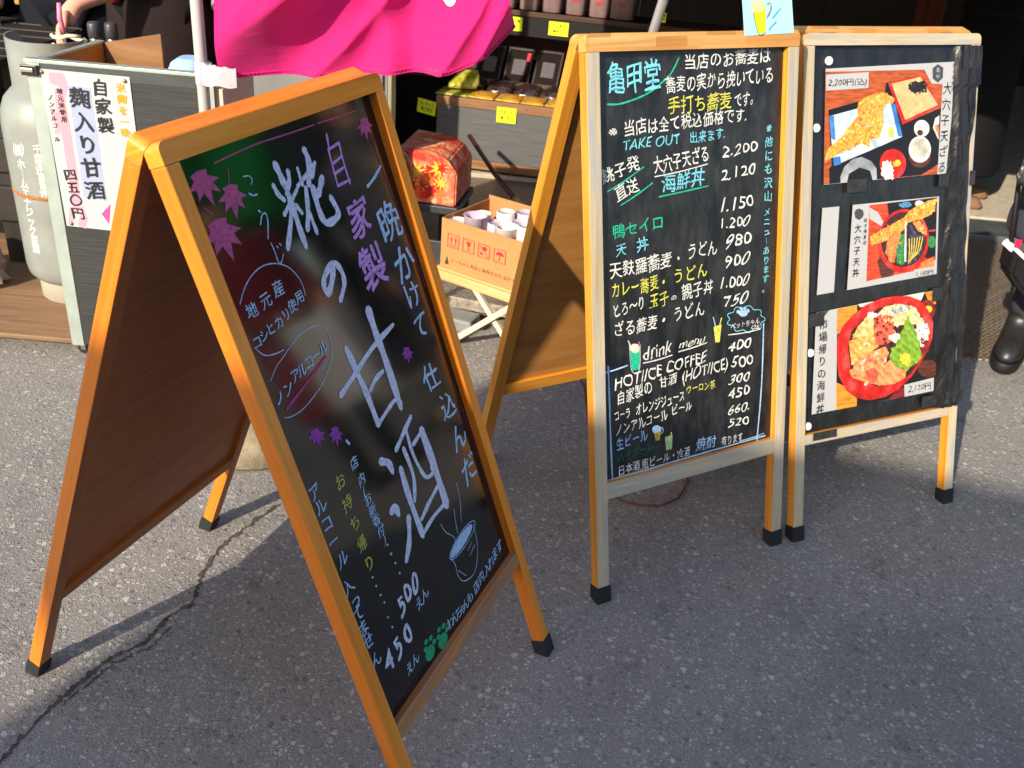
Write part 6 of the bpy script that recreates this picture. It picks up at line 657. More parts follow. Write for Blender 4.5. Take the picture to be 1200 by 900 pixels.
m.add(vs, [(0, 1+k, 1+(k+1) % n) for k in range(n)]); m.obj('drain_hole', plain('dark_hole', (14, 13, 12), 0.9, 0.1), CYL)
# collar: a curved guard open at the back with hand slots
def collar(a0, a1, z0, z1f, r=0.104, th=0.004, n=44):
    m = MB(); vs = []
    for k in range(n+1):
        t = k/n; a = a0+(a1-a0)*t; z1 = z1f(t)
        for rr in (r, r+th):
            vs += [(rr*cos(a), rr*sin(a), z0), (rr*cos(a), rr*sin(a), z1)]
    fs = []
    for k in range(n):
        b = 4*k
        fs += [(b, b+4, b+5, b+1), (b+2, b+3, b+7, b+6), (b+1, b+5, b+7, b+3), (b, b+2, b+6, b+4)]
    fs += [(0, 1, 3, 2), (4*n, 4*n+2, 4*n+3, 4*n+1)]
    m.add(vs, fs, smooth=False); return m
m = collar(radians(150), radians(405), 0.655, lambda t: 0.812-0.012*t-0.05*max(0, (0.06-t)/0.06)**2-0.05*max(0, (t-0.95)/0.05)**2); gc = m.obj('guard_collar', gas, CYL)
m = MB(); vs = []; n = 14
for k in range(n+1):
    a = radians(-64+46*k/n); e = 0.008 if k in (0, n) else 0.0
    vs += [(0.1086*cos(a), 0.1086*sin(a), 0.722+e), (0.1086*cos(a), 0.1086*sin(a), 0.757-e)]
m.add(vs, [(2*k, 2*k+2, 2*k+3, 2*k+1) for k in range(n)]); m.obj('hand_slot', plain('dark_hole', (14, 13, 12)), gc)
m = MB(); m.lathe([(0.028, 0.685), (0.028, 0.70), (0.018, 0.705), (0.018, 0.735), (0.03, 0.74), (0.032, 0.765), (0.0, 0.768)], seg=16); m.obj('valve', plain('brass', (170, 140, 80), 0.35, 0.5, 0.8), CYL)
def on_cyl(a_mid, r): return lambda u, v, w: ((r+w)*cos(a_mid+u/r), (r+w)*sin(a_mid+u/r), v)
letter_white = [('C', '㈱', (0, 0.505), 0.045, 'white', 0.01), ('V', 'ホームエナジック京葉', (0.0, 0.462), (0.0, 0.195), 0.034, 'white', 0.008)]
write(letter_white, on_cyl(radians(-112), 0.1576), 'lettering', body, paint, 0.0002, 0, 0.3, False)
write([('V', '千葉県富里市', (0, 0.515), (0, 0.375), 0.032, 'white', 0.008)], on_cyl(radians(-88), 0.1576), 'lettering', body, paint, 0.0002, 0, 0.3, False)

# ------------------------------------------------------------------ dark slatted bench and plastic bag on the left
darkwood = wood('dark_stained_wood', (26, 22, 20), (36, 31, 28), (48, 42, 38), 0.6, 0, 40, 0.25)
bench = thing('slatted_bench', 'dark stained slatted bench behind the gas cylinder at the left edge', 'bench', (-2.3, 3.2, 0.0585))
for x0 in (-0.75, 0.52):
    for y0 in (-0.15, 0.45):
        m = MB(); m.box((x0, y0, 0), (x0+0.06, y0+0.06, 0.66), 0.004, 2); m.obj('leg', darkwood, bench)
m = MB()
for k in range(7): m.box((-0.8, -0.2+0.105*k, 0.662), (0.62, -0.2+0.105*k+0.092, 0.69), 0.004, 0)
m.obj('seat', darkwood, bench)
for z0, z1 in ((0.52, 0.645), (0.33, 0.44), (0.16, 0.28)):
    m = MB(); m.box((-0.78, -0.175, z0), (0.60, -0.152, z1), 0.003, 0); m.obj('front_slat', darkwood, bench)
m = MB(); m.box((-0.7, 0.5, 0.0), (0.5, 0.52, 0.65), 0.003, 0); m.obj('back_board', darkwood, bench)
t = NT('clear_film', 0.18, 0.6); t.b.inputs['Transmission Weight'].default_value = 0.55; t.b.inputs['Base Color'].default_value = lin((150, 134, 126)); bagm = t.m
o = thing('plastic_bag', 'crumpled clear plastic bag on the plywood beside the gas cylinder', 'bag', (-1.84, 2.86, 0.0585))
m = MB(); rn = random.Random(4); seg = 26; rings = []
vs = []; rr = [(0.09, 0), (0.13, 0.02), (0.135, 0.07), (0.11, 0.12), (0.07, 0.16), (0.03, 0.185)]
for r_, z in rr:
    for k in range(seg): q = 1+rn.uniform(-.2, .2); vs.append((r_*q*cos(2*pi*k/seg), r_*q*0.8*sin(2*pi*k/seg), max(0, z+rn.uniform(-.012, .012)*(z > 0))))
m.add(vs, [(j*seg+k, j*seg+(k+1) % seg, (j+1)*seg+(k+1) % seg, (j+1)*seg+k) for j in range(len(rr)-1) for k in range(seg)]+[tuple(range(seg))[::-1], tuple(range(5*seg, 6*seg))]); m.obj('film', bagm, o)

# ------------------------------------------------------------------ banner pole, stone base, banner, tape
stone_m = plain('rough_concrete', (142, 130, 110), 0.9, 0.2, 0, 0.3, 24, bump=0.9)
PB = Vector((-0.757, 2.2, 0))
o = thing('pole_base', 'rough round concrete block holding the white banner pole, seen under the orange sign', 'pole base', (PB.x+0.055, PB.y, 0))
m = MB(); m.lathe([(0.185, 0), (0.205, 0.02), (0.21, 0.085), (0.20, 0.11), (0.17, 0.122), (0.03, 0.125), (0.0, 0.125)], seg=48)
rn = random.Random(6)
for v in m.bm.verts:
    k = 1+0.02*sin(5*math.atan2(v.co.y, v.co.x)+9*v.co.z)+rn.uniform(-.008, .008); v.co.x *= k; v.co.y *= k
m.obj('block', stone_m, o)
pole = thing('banner_pole', 'slim white pole carrying the pink banner', 'pole', (PB.x, PB.y, 0.126))
white_pipe = plain('white_pipe', (184, 184, 183), 0.35, 0.5, 0, 0.03)
m = MB(); m.tube([(0, 0, -0.0005), (0, 0, 1.3), (0, 0, 2.3)], 0.0135, 20); m.obj('tube', white_pipe, pole)
m = MB(); m.tube([(0, 0, 2.28), (0, 0, 2.30), (0, 0, 2.32)], [0.017, 0.017, 0.006], 16); m.obj('end_cap', plain('blue_cap', (60, 80, 140), 0.5), pole)
m = MB(); m.tube([(-0.02, 0, 2.22), (0.3, -0.02, 2.225), (0.66, -0.03, 2.22)], 0.008, 12); m.obj('cross_bar', white_pipe, pole)
def cloth_mat():
    t = NT('pink_polyester', 0.75, 0.15); v = t.coords('UV', (1, 1, 1)); c = lin((212, 36, 120)); t.color(c)
    t.b.inputs['Sheen Weight'].default_value = 0.2
    out = [n for n in t.n if n.type == 'OUTPUT_MATERIAL'][0]
    tr = t.node('ShaderNodeBsdfTranslucent'); tr.inputs[0].default_value = lin((246, 30, 146)); mx = t.node('ShaderNodeMixShader'); mx.inputs[0].default_value = 0.3
    t.link(t.b.outputs[0], mx.inputs[1]); t.link(tr.outputs[0], mx.inputs[2]); t.link(mx.outputs[0], out.inputs[0])
    wv = t.noise(t.coords('UV', (700, 700, 1)), 1.0, 2); cr = t.noise(t.coords('UV', (3, 9, 1), (0, 0, 0.7)), 3.0, 5, 0.6, 0.8); t.bump(t.math('ADD', t.math('MULTIPLY', wv, 0.05), cr), 0.28, 0.012); return t.m
BB = [(-0.716, 0.944), (-0.62, 0.955), (-0.53, 0.962), (-0.43, 0.976), (-0.346, 0.99), (-0.27, 0.998), (-0.193, 1.012), (-0.12, 1.045), (-0.062, 1.098)]
def bottom(s):
    x = s*(len(BB)-1); i = min(int(x), len(BB)-2); t = x-i; return (BB[i][0]*(1-t)+BB[i+1][0]*t, BB[i][1]*(1-t)+BB[i+1][1]*t)
def cloth(s, t):      # s across 0..1, t up 0..1
    bx, bz = bottom(s); tx, tz = -0.735+0.64*s, 2.33-0.03*s
    k = t**0.8; x = bx*(1-k)+tx*k-0.04*(s**3)*4*t*(1-t); z = bz*(1-t)+tz*t
    d = (1-t)**0.6
    ph = 2.6*(s*1.15-t*3.6)        # ridges climbing to the right
    y = 2.2+d*(0.042*sin(ph*2.2+0.3)*min(1, s*5+.15)+0.013*sin(ph*5.1+1.6+3*s)*s+0.010*sin(ph*3.7+4*s)+0.012*sin(14*s+9*t)*s+0.006*sin(31*s-24*t+1.0)*min(1, 4*s))+0.03*s*(1-t)
    y -= d*(0.045*(1-abs(sin(ph*1.05+0.5)))**2.5*min(1, s*4+.1)+0.03*(1-abs(sin(ph*1.7+2.2*s+1.1)))**3*min(1, 4*s))
    y += 0.02*math.exp(-((s-0.62)/0.05)**2)*d-0.022*math.exp(-((s-0.52)/0.045)**2)*d
    return (x, y, z)
ban = thing('pink_banner', 'bright pink cloth banner hanging in folds beside the white pole', 'banner', (-0.716, 2.2, 0.944))
m = MB(); nu, nv = 110, 150; vs = []; uv = []
for j in range(nv+1):
    for i in range(nu+1): vs.append(tuple(Vector(cloth(i/nu, (j/nv)**1.3))-ban.location)); uv.append((i/nu*0.6, j/nv*1.6))
m.add(vs, [(j*(nu+1)+i, j*(nu+1)+i+1, (j+1)*(nu+1)+i+1, (j+1)*(nu+1)+i) for j in range(nv) for i in range(nu)], 0, uv, True); pinkm = cloth_mat(); m.obj('cloth', pinkm, ban)
m = MB()     # stitched hem: zigzag edge
hem = [Vector(cloth(i/160, 0.004+0.003*(i % 2)))-ban.location for i in range(161)]; m.tube(hem, 0.0022, 6); m.obj('hem', pinkm, ban)
# white brush stroke of the banner's lettering that dips into view, lying on the cloth
m = MB(); n = 28; vs = []; _q = min((( (cloth(a/80, b/160)[0]+.213)**2+(cloth(a/80, b/160)[2]-1.162)**2), a/80, b/160) for a in range(81) for b in range(60)); cs, ct = _q[1], _q[2]
grid = [(0, 0)]+[(math.cos(2*pi*k/n), math.sin(2*pi*k/n)) for k in range(n)]
for a, b in grid:
    s_, t_ = cs+0.03*a-0.012*b, ct+0.02*b
    p0 = Vector(cloth(s_, t_)); vs.append(tuple(p0+Vector((0, -0.0025, 0))-ban.location))
m.add(vs, [(0, 1+k, 1+(k+1) % n) for k in range(n)]); m.obj('printed_stroke', plain('white_print', (220, 214, 232), 0.6), ban)
tape_w = plain('white_cloth_tape', (172, 168, 176), 0.7, 0.3, 0, 0.06, 40, bump=0.4)
o = thing('white_tape', 'strip of white tape binding the banner corner to the white pole', 'tape', (PB.x, PB.y, 0.955))
m = MB(); m.lathe([(0.0150, -0.024), (0.0155, -0.022), (0.0158, 0.0), (0.0155, 0.026), (0.0150, 0.028)], seg=24, cap0=False, cap1=False); m.obj('wrap', tape_w, o)
m = MB(); vs = []; nx = 10
for i in range(nx+1):
    x = 0.004+0.078*i/nx; yb = -0.0155-0.004*sin(pi*i/nx)
    for z in (-0.022-0.002*sin(i), 0.026-0.006*i/nx+0.002*sin(2*i)): vs += [(x, yb, z), (x, yb+0.031 if i < 3 else yb+0.004, z)]
for i in range(nx):
    pass
fs = []
for i in range(nx):
    b = 4*i; fs += [(b, b+4, b+6, b+2), (b+1, b+3, b+7, b+5), (b+2, b+6, b+7, b+3), (b, b+1, b+5, b+4)]
fs += [(0, 2, 3, 1), (4*nx, 4*nx+1, 4*nx+3, 4*nx+2)]
m.add(vs, fs); m.obj('flap', tape_w, o)

# ------------------------------------------------------------------ folding stool with the carton of cups
ivory = plain('ivory_paint', (196, 186, 166), 0.45, 0.4, 0, 0.14, 30)
pale = wood('pale_wood', (176, 134, 84), (198, 158, 104), (210, 176, 126), 0.5, 0.1, 40, 0.1)
TY = radians(-31); TO = Vector((-0.275, 2.835, 0))
table = thing('folding_table', 'small folding table with a pale wooden top and white crossed legs, under the carton', 'table', TO, TY)
m = MB(); m.box((0, 0, 0.255), (0.40, 0.30, 0.272), 0.005, 0); m.obj('tabletop', pale, table)
m = MB(); m.box((-0.012, -0.014, 0.238), (0.412, -0.001, 0.268), 0.005, 0); m.obj('apron', pale, table)
for y0 in (0.03, 0.27):
    for xa, xb in ((0.10, 0.33), (0.33, 0.06)):
        off = 0.007 if xa < 0.2 else -0.007
        m = MB(); a, b = Vector((xa, y0+off, 0.254)), Vector((xb, y0+off, 0.014)); d = (b-a).normalized(); nn = Vector((-d.z, 0, d.x))*0.009
        vs = [tuple(q+s*nn+Vector((0, e, 0))) for q in (a, b) for s in (-1, 1) for e in (-0.006, 0.006)]
        m.add(vs, [(0, 1, 3, 2), (4, 6, 7, 5), (0, 2, 6, 4), (1, 5, 7, 3), (0, 4, 5, 1), (2, 3, 7, 6)], uvs=[(v[2], v[0]) for v in vs]); m.obj('leg', ivory, table)
for x0 in (0.06, 0.33):
    m = MB(); m.box((x0-0.011, -0.02, 0.0), (x0+0.011, 0.32, 0.022), 0.004, 1); m.obj('foot_bar', ivory, table)
card = plain('brown_cardboard', (180, 126, 80), 0.8, 0.2, 0, 0.06, 30, bump=0.08)
card_in = plain('brown_cardboard_inside', (190, 134, 84), 0.85, 0.2, 0, 0.06, 30)
carton = thing('cardboard_carton', 'open brown cardboard carton with red handling symbols, full of paper cups', 'carton', TO+Vector((cos(TY)*0.012-sin(TY)*0.008, sin(TY)*0.012+cos(TY)*0.008, 0.2722)), TY)
cw, cdp, ch, th = 0.36, 0.26, 0.162, 0.004
for nm, lo, hi in (('front_wall', (0, 0, 0), (cw, th, ch)), ('rear_wall', (0, cdp-th, 0), (cw, cdp, ch+0.012)), ('side_wall', (0.0005, th+.0003, 0.0005), (th, cdp-th-.0003, ch)), ('side_wall', (cw-th, th+.0003, 0.0005), (cw-.0005, cdp-th-.0003, ch)), ('bottom', (th+.0003, th+.0003, 0.001), (cw-th-.0003, cdp-th-.0003, 0.006))):
    m = MB(); m.box(lo, hi, 0.001, 0); w_ = m.obj(nm, card, carton)
    if nm == 'front_wall': front = w_
redm = paint('carton_red', (214, 44, 60))
CW = lambda u, v, w: (u, -0.0004-w, v)
INK['cartonred'] = (218, 50, 62); INK['cartonink'] = (70, 52, 44)
sym = []
for i in range(4):
    x = 0.048+i*0.058; y = 0.096; q = 0.021
    for a, b in (((x-q, y-q), (x+q, y-q)), ((x+q, y-q), (x+q, y+q)), ((x+q, y+q), (x-q, y+q)), ((x-q, y+q), (x-q, y-q))): sym.append(('S', [a, b], 0.0022, 'cartonred'))
    if i == 0:
        for dx in (-0.008, 0.008): sym += [('P', [(x+dx-.002, y-.011), (x+dx+.002, y-.011), (x+dx+.002, y+.004), (x+dx+.006, y+.004), (x+dx, y+.013), (x+dx-.006, y+.004), (x+dx-.002, y+.004)], 'cartonred', 1)]
        sym.append(('S', [(x-.015, y-.015), (x+.015, y-.015)], .002, 'cartonred'))
    if i == 1: sym += [('P', [(x-.009, y+.014), (x+.009, y+.014), (x+.006, y+.001), (x+.0015, y-.003), (x+.0015, y-.011), (x+.008, y-.015), (x-.008, y-.015), (x-.0015, y-.011), (x-.0015, y-.003), (x-.006, y+.001)], 'cartonred', 1)]
    if i == 2: sym += [('S', [(x-.016, y+.016), (x+.016, y-.016)], .002, 'cartonred'), ('P', [(x+.002+.009*cos(k*pi/6), y+.008+.007*sin(k*pi/6)) for k in range(12)], 'cartonred', 1), ('P', [(x-.009+.005*cos(k*pi/6), y-.010+.005*sin(k*pi/6)) for k in range(12)], 'cartonred', 1)]
    if i == 3: sym += [('P', [(x+.015*cos(k*pi/10), y+.001+.013*sin(k*pi/10)) for k in range(11)], 'cartonred', 1), ('S', [(x, y), (x, y-.012), (x-.005, y-.013)], .0022, 'cartonred')]
sym.append(('P', [(0.018, 0.014), (0.034, 0.014), (0.026, 0.044)], 'cartonink', 1))
write(sym, CW, 'printed_symbols', front, paint, 0.0002, 0.0001, 0, False)
write([('T', 'ぷっちゃん食品工業株式会社 仙台工場', (0.040, 0.026), (0.30, 0.026), 0.013, 'cartonink', 0.0)], CW, 'printed_lettering', front, paint, 0.0002, 0, 0.1, False)
cup_w = plain('white_paper_cup', (206, 200, 196), 0.6, 0.3, 0, 0.03); cup_l = plain('lilac_paper_cup', (184, 168, 186), 0.6, 0.3, 0, 0.05); dots = plain('pink_dot', (216, 84, 120), 0.6)
CUPS = [(0.085, 0.06, 0.175, 'l', 'up'), (0.145, 0.09, 0.160, 'l', 'dn'), (0.125, 0.17, 0.170, 'w', 'dn'), (0.20, 0.06, 0.170, 'w', 'up'), (0.195, 0.15, 0.158, 'l', 'dn'), (0.265, 0.075, 0.185, 'd', 'dn'), (0.27, 0.17, 0.19, 'w', 'dn'), (0.05, 0.15, 0.15, 'w', 'dn'), (0.325, 0.06, 0.18, 'w', 'dn'), (0.33, 0.18, 0.175, 'l', 'dn'), (0.03, 0.045, 0.150, 'w', 'dn'), (0.165, 0.22, 0.165, 'l', 'dn'), (0.23, 0.215, 0.178, 'd', 'dn')]
names = ['lilac paper cup standing open at the carton front, left of the white one', 'lilac paper cup upside down between two cups in the carton middle', 'white paper cup upside down behind the lilac ones in the carton', 'white paper cup standing open at the front of the carton', 'lilac paper cup upside down behind the open white cup in the carton', 'paper cup with pink dots in the carton beside the orange sign leg', 'white paper cup upside down at the carton rear, behind the dotted cup', 'white paper cup low in the far corner of the carton', 'white paper cup in the carton corner hidden by the sign leg', 'lilac paper cup in the rear carton corner hidden by the sign leg', 'white paper cup wedged in the near left corner of the carton', 'lilac paper cup against the rear carton wall', 'pink dotted paper cup against the rear carton wall']
for (cx, cy, top, kd, way), nm in zip(CUPS, names):
    loc = carton.matrix_basis @ Vector((cx, cy, 0)) if False else Vector((carton.location.x+cos(TY)*cx-sin(TY)*cy, carton.location.y+sin(TY)*cx+cos(TY)*cy, carton.location.z+0.0062))
    o = thing('paper_cup', nm, 'cup', loc, random.uniform(0, 6), 'paper cups in the carton')
    h = top-0.0062; r0, r1 = (0.027, 0.037) if way == 'up' else (0.037, 0.029)
    mt = cup_l if kd == 'l' else cup_w
    m = MB()
    if way == 'up': m.lathe([(r0, 0), (r1, h), (r1+0.0015, h+0.001), (r1-0.001, h+0.0015), (r1-0.004, h-0.03), (0.0, h-0.032)], seg=28)
    else: m.lathe([(r0, 0), (r1, h), (r1-0.002, h+0.001), (r1-0.003, h-0.004), (0.0, h-0.0045)], seg=28)
    bd = m.obj('cup_wall', mt, o)
    if kd == 'd':
        m = MB()
        for k in range(20):
            a = k*2.4; z = h*0.45+h*0.5*((k*0.618) % 1); rr = r0+(r1-r0)*z/h+0.0006; n = 10
            vs = [((rr)*cos(a+0.006*cos(2*pi*q/n)/rr), rr*sin(a+0.006*cos(2*pi*q/n)/rr), z+0.006*sin(2*pi*q/n)) for q in range(n)]; m.add(vs, [tuple(range(n))])
        m.obj('dots', dots, bd, recalc=False)

# clutter under the folding table
o = thing('grey_tread_step', 'worn grey metal step plate lying under the folding table', 'step', (-0.22, 3.02, 0), radians(-14))
m = MB(); m.box((-0.16, 0, 0.07), (0.36, 0.13, 0.085), 0.003, 0); m.box((-0.16, -0.004, 0.045), (0.36, -0.0005, 0.085), 0.002, 0); m.obj('plate', plain('worn_metal', (150, 140, 130), 0.5, 0.5, 0.5, 0.5, 70, bump=0.6), o)
for x0 in (-0.14, 0.32):
    m = MB(); m.box((x0, 0.01, 0), (x0+0.02, 0.11, 0.0695), 0.002); m.obj('leg', darkcap, o)
o = thing('dark_crate', 'dark plastic crate in the shade under the folding table', 'crate', (-0.26, 3.2, 0.008), radians(-10))
m = MB(); m.box((-0.12, 0, 0.0), (0.42, 0.012, 0.20), 0.003); m.obj('front_wall', darkcap, o); m = MB(); m.box((-0.12, 0.0125, 0), (0.42, 0.26, 0.012), 0.002); m.obj('bottom', darkcap, o)
m = MB(); m.box((-0.12, 0.262, 0), (0.42, 0.274, 0.20), 0.003); m.obj('rear_wall', darkcap, o)
o = thing('green_scoop', 'small green plastic scoop cap on the ground under the folding table', 'lid', (-0.235, 2.86, 0.0), 0.3)
m = MB(); m.lathe([(0.022, 0), (0.024, 0.002), (0.024, 0.010), (0.02, 0.012), (0, 0.012)], seg=20); m.obj('shell', plain('green_plastic', (40, 190, 110), 0.4), o)
o = thing('grey_canister', 'grey plastic canister lying in the shade under the folding table', 'canister', (-0.19, 2.95, 0.0), radians(-20))
m = MB(); m.box((-0.10, -0.035, 0.0), (0.05, 0.05, 0.05), 0.012); m.obj('body', plain('grey_plastic', (120, 122, 124), 0.4), o); m = MB(); m.tube([(0.052, 0.005, 0.025), (0.07, 0.005, 0.025)], 0.012, 14); m.obj('cap', darkcap, o)

# ------------------------------------------------------------------ maple print box on a trolley
def maple_mat():
    t = NT('maple_print', 0.4, 0.4); v = t.coords('Object')
    t.color(t.ramp(t.noise(v, 11, 4, 0.6, 1.5), [(0.35, lin((206, 60, 52))), (0.5, lin((226, 124, 84))), (0.62, lin((228, 182, 150)))])); t.bump(t.noise(v, 14, 4, 0.6, 0.6), 0.9, 0.02); return t.m
maple = maple_mat()
o = thing('maple_print_box', 'glossy box wrapped in red and orange maple leaf print, behind the orange sign', 'box', (-0.42, 3.3, 0.0), radians(-8))
m = MB(); t_ = bmesh.new()
prof = [(-0.05, 0.315), (0.165, 0.315), (0.165, 0.435), (0.13, 0.478), (0.08, 0.498), (-0.05, 0.505)]
m.prism(prof, 0.0, 0.26, mp=lambda a, b, c: (a, c, b)); bmesh.ops.bevel(m.bm, geom=list(m.bm.edges), offset=0.006, segments=3, affect='EDGES')
rn = random.Random(3)
m.obj('wrapped_body', maple, o)
m = MB(); lms = [plain('leaf_red', (206, 36, 22), 0.4), plain('leaf_orange', (230, 110, 34), 0.4), plain('leaf_gold', (238, 176, 62), 0.4), plain('leaf_crimson', (176, 22, 24), 0.4)]
LOB = [(-2.3, .55), (-1.75, .3), (-1.25, .9), (-.92, .42), (-.6, 1.0), (-.3, .45), (0, 1.2), (.3, .45), (.6, 1.0), (.92, .42), (1.25, .9), (1.75, .3), (2.3, .55), (3.14, .2)]
for k in range(30):
    cx, cz, r_, a0 = rn.uniform(-.03, .125), rn.uniform(.345, .452), rn.uniform(.022, .042), rn.uniform(0, 6.3)
    if cx+r_*1.2 > .152: cx = .15-r_*1.2
    P = [(max(-.046, cx+r_*q*cos(a0+t_)), -0.0004-0.00004*k, min(.483, max(.328, cz+r_*q*sin(a0+t_)))) for t_, q in LOB]; m.add(P, [tuple(range(len(P)))], k % 4)
m.obj('leaf_print', lms, o, recalc=False)
m = MB(); m.tube([(-0.045+0.05*cos(t), -0.012, 0.42+0.08*sin(t)) for t in [radians(a) for a in range(120, -50, -12)]], 0.005, 10); m.obj('handle', steel, o)
o = thing('trolley', 'dark trolley frame carrying the maple print box', 'trolley', (-0.42, 3.3, 0.0), radians(-8))
m = MB(); m.box((-0.055, -0.005, 0.285), (0.175, 0.265, 0.312), 0.004); m.obj('platform', darkcap, o)
for x0 in (-0.05, 0.14):
    for y0 in (0.02, 0.22):
        m = MB(); m.box((x0, y0, 0.0), (x0+0.025, y0+0.025, 0.2845), 0.003, 2); m.obj('leg', darkcap, o)
o = thing('metal_cabinet', 'grey sheet metal cabinet standing behind the pink banner', 'cabinet', (-0.985, 3.2, 0.0))
cabm = plain('cabinet_grey', (136, 138, 136), 0.4, 0.5, 0.3, 0.1, 6)
m = MB(); m.box((-0.0, 0, 0.0), (0.495, 0.09, 0.86), 0.003, 2); m.obj('body', cabm, o)
m = MB(); m.box((0.496, -0.004, 0.0), (0.509, 0.09, 0.865), 0.003, 2); m.obj('edge_profile', plain('olive_edge', (150, 148, 122), 0.4, 0.5, 0.2), o)
m = MB(); m.box((0.015, -0.012, 0.05), (0.48, -0.001, 0.84), 0.003, 2); m.obj('door', cabm, o)
m = MB(); m.tube([(0.455, -0.0125, 0.55), (0.455, -0.03, 0.6), (0.455, -0.0125, 0.66)], 0.005, 8); m.obj('handle', steel, o)
# ------------------------------------------------------------------ stall: plank counter, shelves, goods, price tags
plank = grainy('grey_planks', (74, 76, 78), (112, 112, 110))
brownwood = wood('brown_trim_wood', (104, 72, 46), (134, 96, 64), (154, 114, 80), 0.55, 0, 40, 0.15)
shadewood = wood('shaded_shelf_wood', (50, 32, 23), (66, 43, 31), (80, 55, 40), 0.55, 0, 40, 0.15)  # brown trim wood again, with the stall's shade put into its colour
blackboard = plain('black_panel', (18, 18, 19), 0.6, 0.3)
CY_ = radians(-8); CO = Vector((-0.478, 4.655, 0.036))
crate = thing('plank_counter', 'grey plank display counter with brown wooden edges, behind the carton', 'counter', CO, CY_)
CWD = 1.25
m = MB(); m.box((0.004, 0, 0.055), (CWD-0.004, 0.018, 0.305), 0.002, 0); m.obj('front_planks', plank, crate)
m = MB(); m.box((0, -0.006, 0.3055), (CWD, 0.02, 0.346), 0.003, 0); m.obj('top_trim', brownwood, crate)
m = MB(); m.box((0, -0.006, 0.012), (CWD, 0.02, 0.0545), 0.003, 0); m.obj('bottom_trim', brownwood, crate)
m = MB(); m.box((0, 0.0205, 0.0), (0.016, 0.5, 0.34), 0.002, 1); m.obj('side_panel', blackboard, crate)
m = MB(); m.box((CWD-0.016, 0.0205, 0), (CWD, 0.5, 0.34), 0.002, 1); m.obj('side_panel', blackboard, crate)
m = MB(); m.box((0.0165, 0.021, 0.326), (CWD-0.0165, 0.5, 0.3405), 0.002, 0); m.obj('counter_top', brownwood, crate)
for k in range(4):
    m = MB(); m.tube([(0.06+0.38*k, -0.0062, 0.326), (0.06+0.38*k, -0.008, 0.326)], 0.004, 10); m.obj('screw', hinge_m, crate)
def at_crate(x, y, z): return Vector((CO.x+cos(CY_)*x-sin(CY_)*y, CO.y+sin(CY_)*x+cos(CY_)*y, CO.z+z))
def packet_mat(nm, cols, sc=24):
    t = NT(nm, 0.22, 0.5); v = t.coords('Object'); f = t.noise(v, sc, 5, 0.6, 1.2)
    st = [(0.28+0.44*i/(len(cols)-1), lin(c)) for i, c in enumerate(cols)]; t.color(t.ramp(f, st)); t.bump(t.noise(v, 60, 3), 0.5, 0.004); return t.m
pk1 = packet_mat('packet_orange', [(176, 150, 120), (216, 120, 40), (226, 170, 60), (90, 120, 40), (230, 210, 190)])
pk2 = packet_mat('packet_yellow', [(90, 100, 16), (150, 146, 24), (176, 172, 96), (120, 122, 28)])
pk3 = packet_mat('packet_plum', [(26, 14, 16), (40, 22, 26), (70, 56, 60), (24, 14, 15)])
packs = [(0.07, 0.0, pk2, 'yellow green packet at the left end of the plank counter', 0.16), (0.21, 0.0, pk1, 'orange packet on the plank counter beside the yellow green packet', 0.13), (0.34, 0.0, pk1, 'orange packet on the plank counter above the lit price tag', 0.12), (0.46, 0, pk1, 'orange packet on the plank counter, second from the sign leg', 0.11), (0.575, 0, pk1, 'orange packet on the plank counter nearest the sign leg', 0.11), (0.70, 0, pk1, 'orange packet on the plank counter hidden behind the menu sign', 0.12)]
for i, (px, py, mt, lb, pw) in enumerate(packs):
    o = thing('food_packet', lb, 'packet', at_crate(px, 0.012, 0.3465), CY_+random.uniform(-.06, .06), 'packets on the plank counter')
    m = MB(); n = 10; vs = []
    for s_ in (1, -1):
        for j in range(n+1):
            for k in range(n+1):
                a, b = k/n, j/n; hgt = 0.007*(sin(pi*a)*sin(pi*b))**0.5*(1+0.2*sin(9*a+5*b))
                vs.append((pw*(a-0.5), 0.15*b, 0.006+s_*hgt if s_ > 0 else 0.002+0.0*hgt))
    N = (n+1)**2
    fs = [(s_*N+j*(n+1)+k, s_*N+j*(n+1)+k+1, s_*N+(j+1)*(n+1)+k+1, s_*N+(j+1)*(n+1)+k) for s_ in (0, 1) for j in range(n) for k in range(n)]
    per = [j for j in range(n)]+[n+(n+1)*j for j in range(n)]+[(n+1)*n+n-j for j in range(n)]+[(n+1)*(n-j) for j in range(n)]
    fs += [(per[i_], per[(i_+1) % len(per)], N+per[(i_+1) % len(per)], N+per[i_]) for i_ in range(len(per))]
    m.add(vs, fs, smooth=True); m.obj('pouch', mt, o)
o = thing('food_packet', 'yellow packet tipped up against the dark goods behind the plank counter end', 'packet', at_crate(0.10, 0.10, 0.372), CY_+0.3, 'packets on the plank counter')
m = MB(); m.loft([((0, 0, 0), 0.07, 0.03), ((0.01, 0.01, 0.02), 0.075, 0.034), ((0.03, 0.03, 0.055), 0.055, 0.02), ((0.045, 0.04, 0.075), 0.03, 0.008)], 18, power=3); m.obj('pouch', pk2, o)

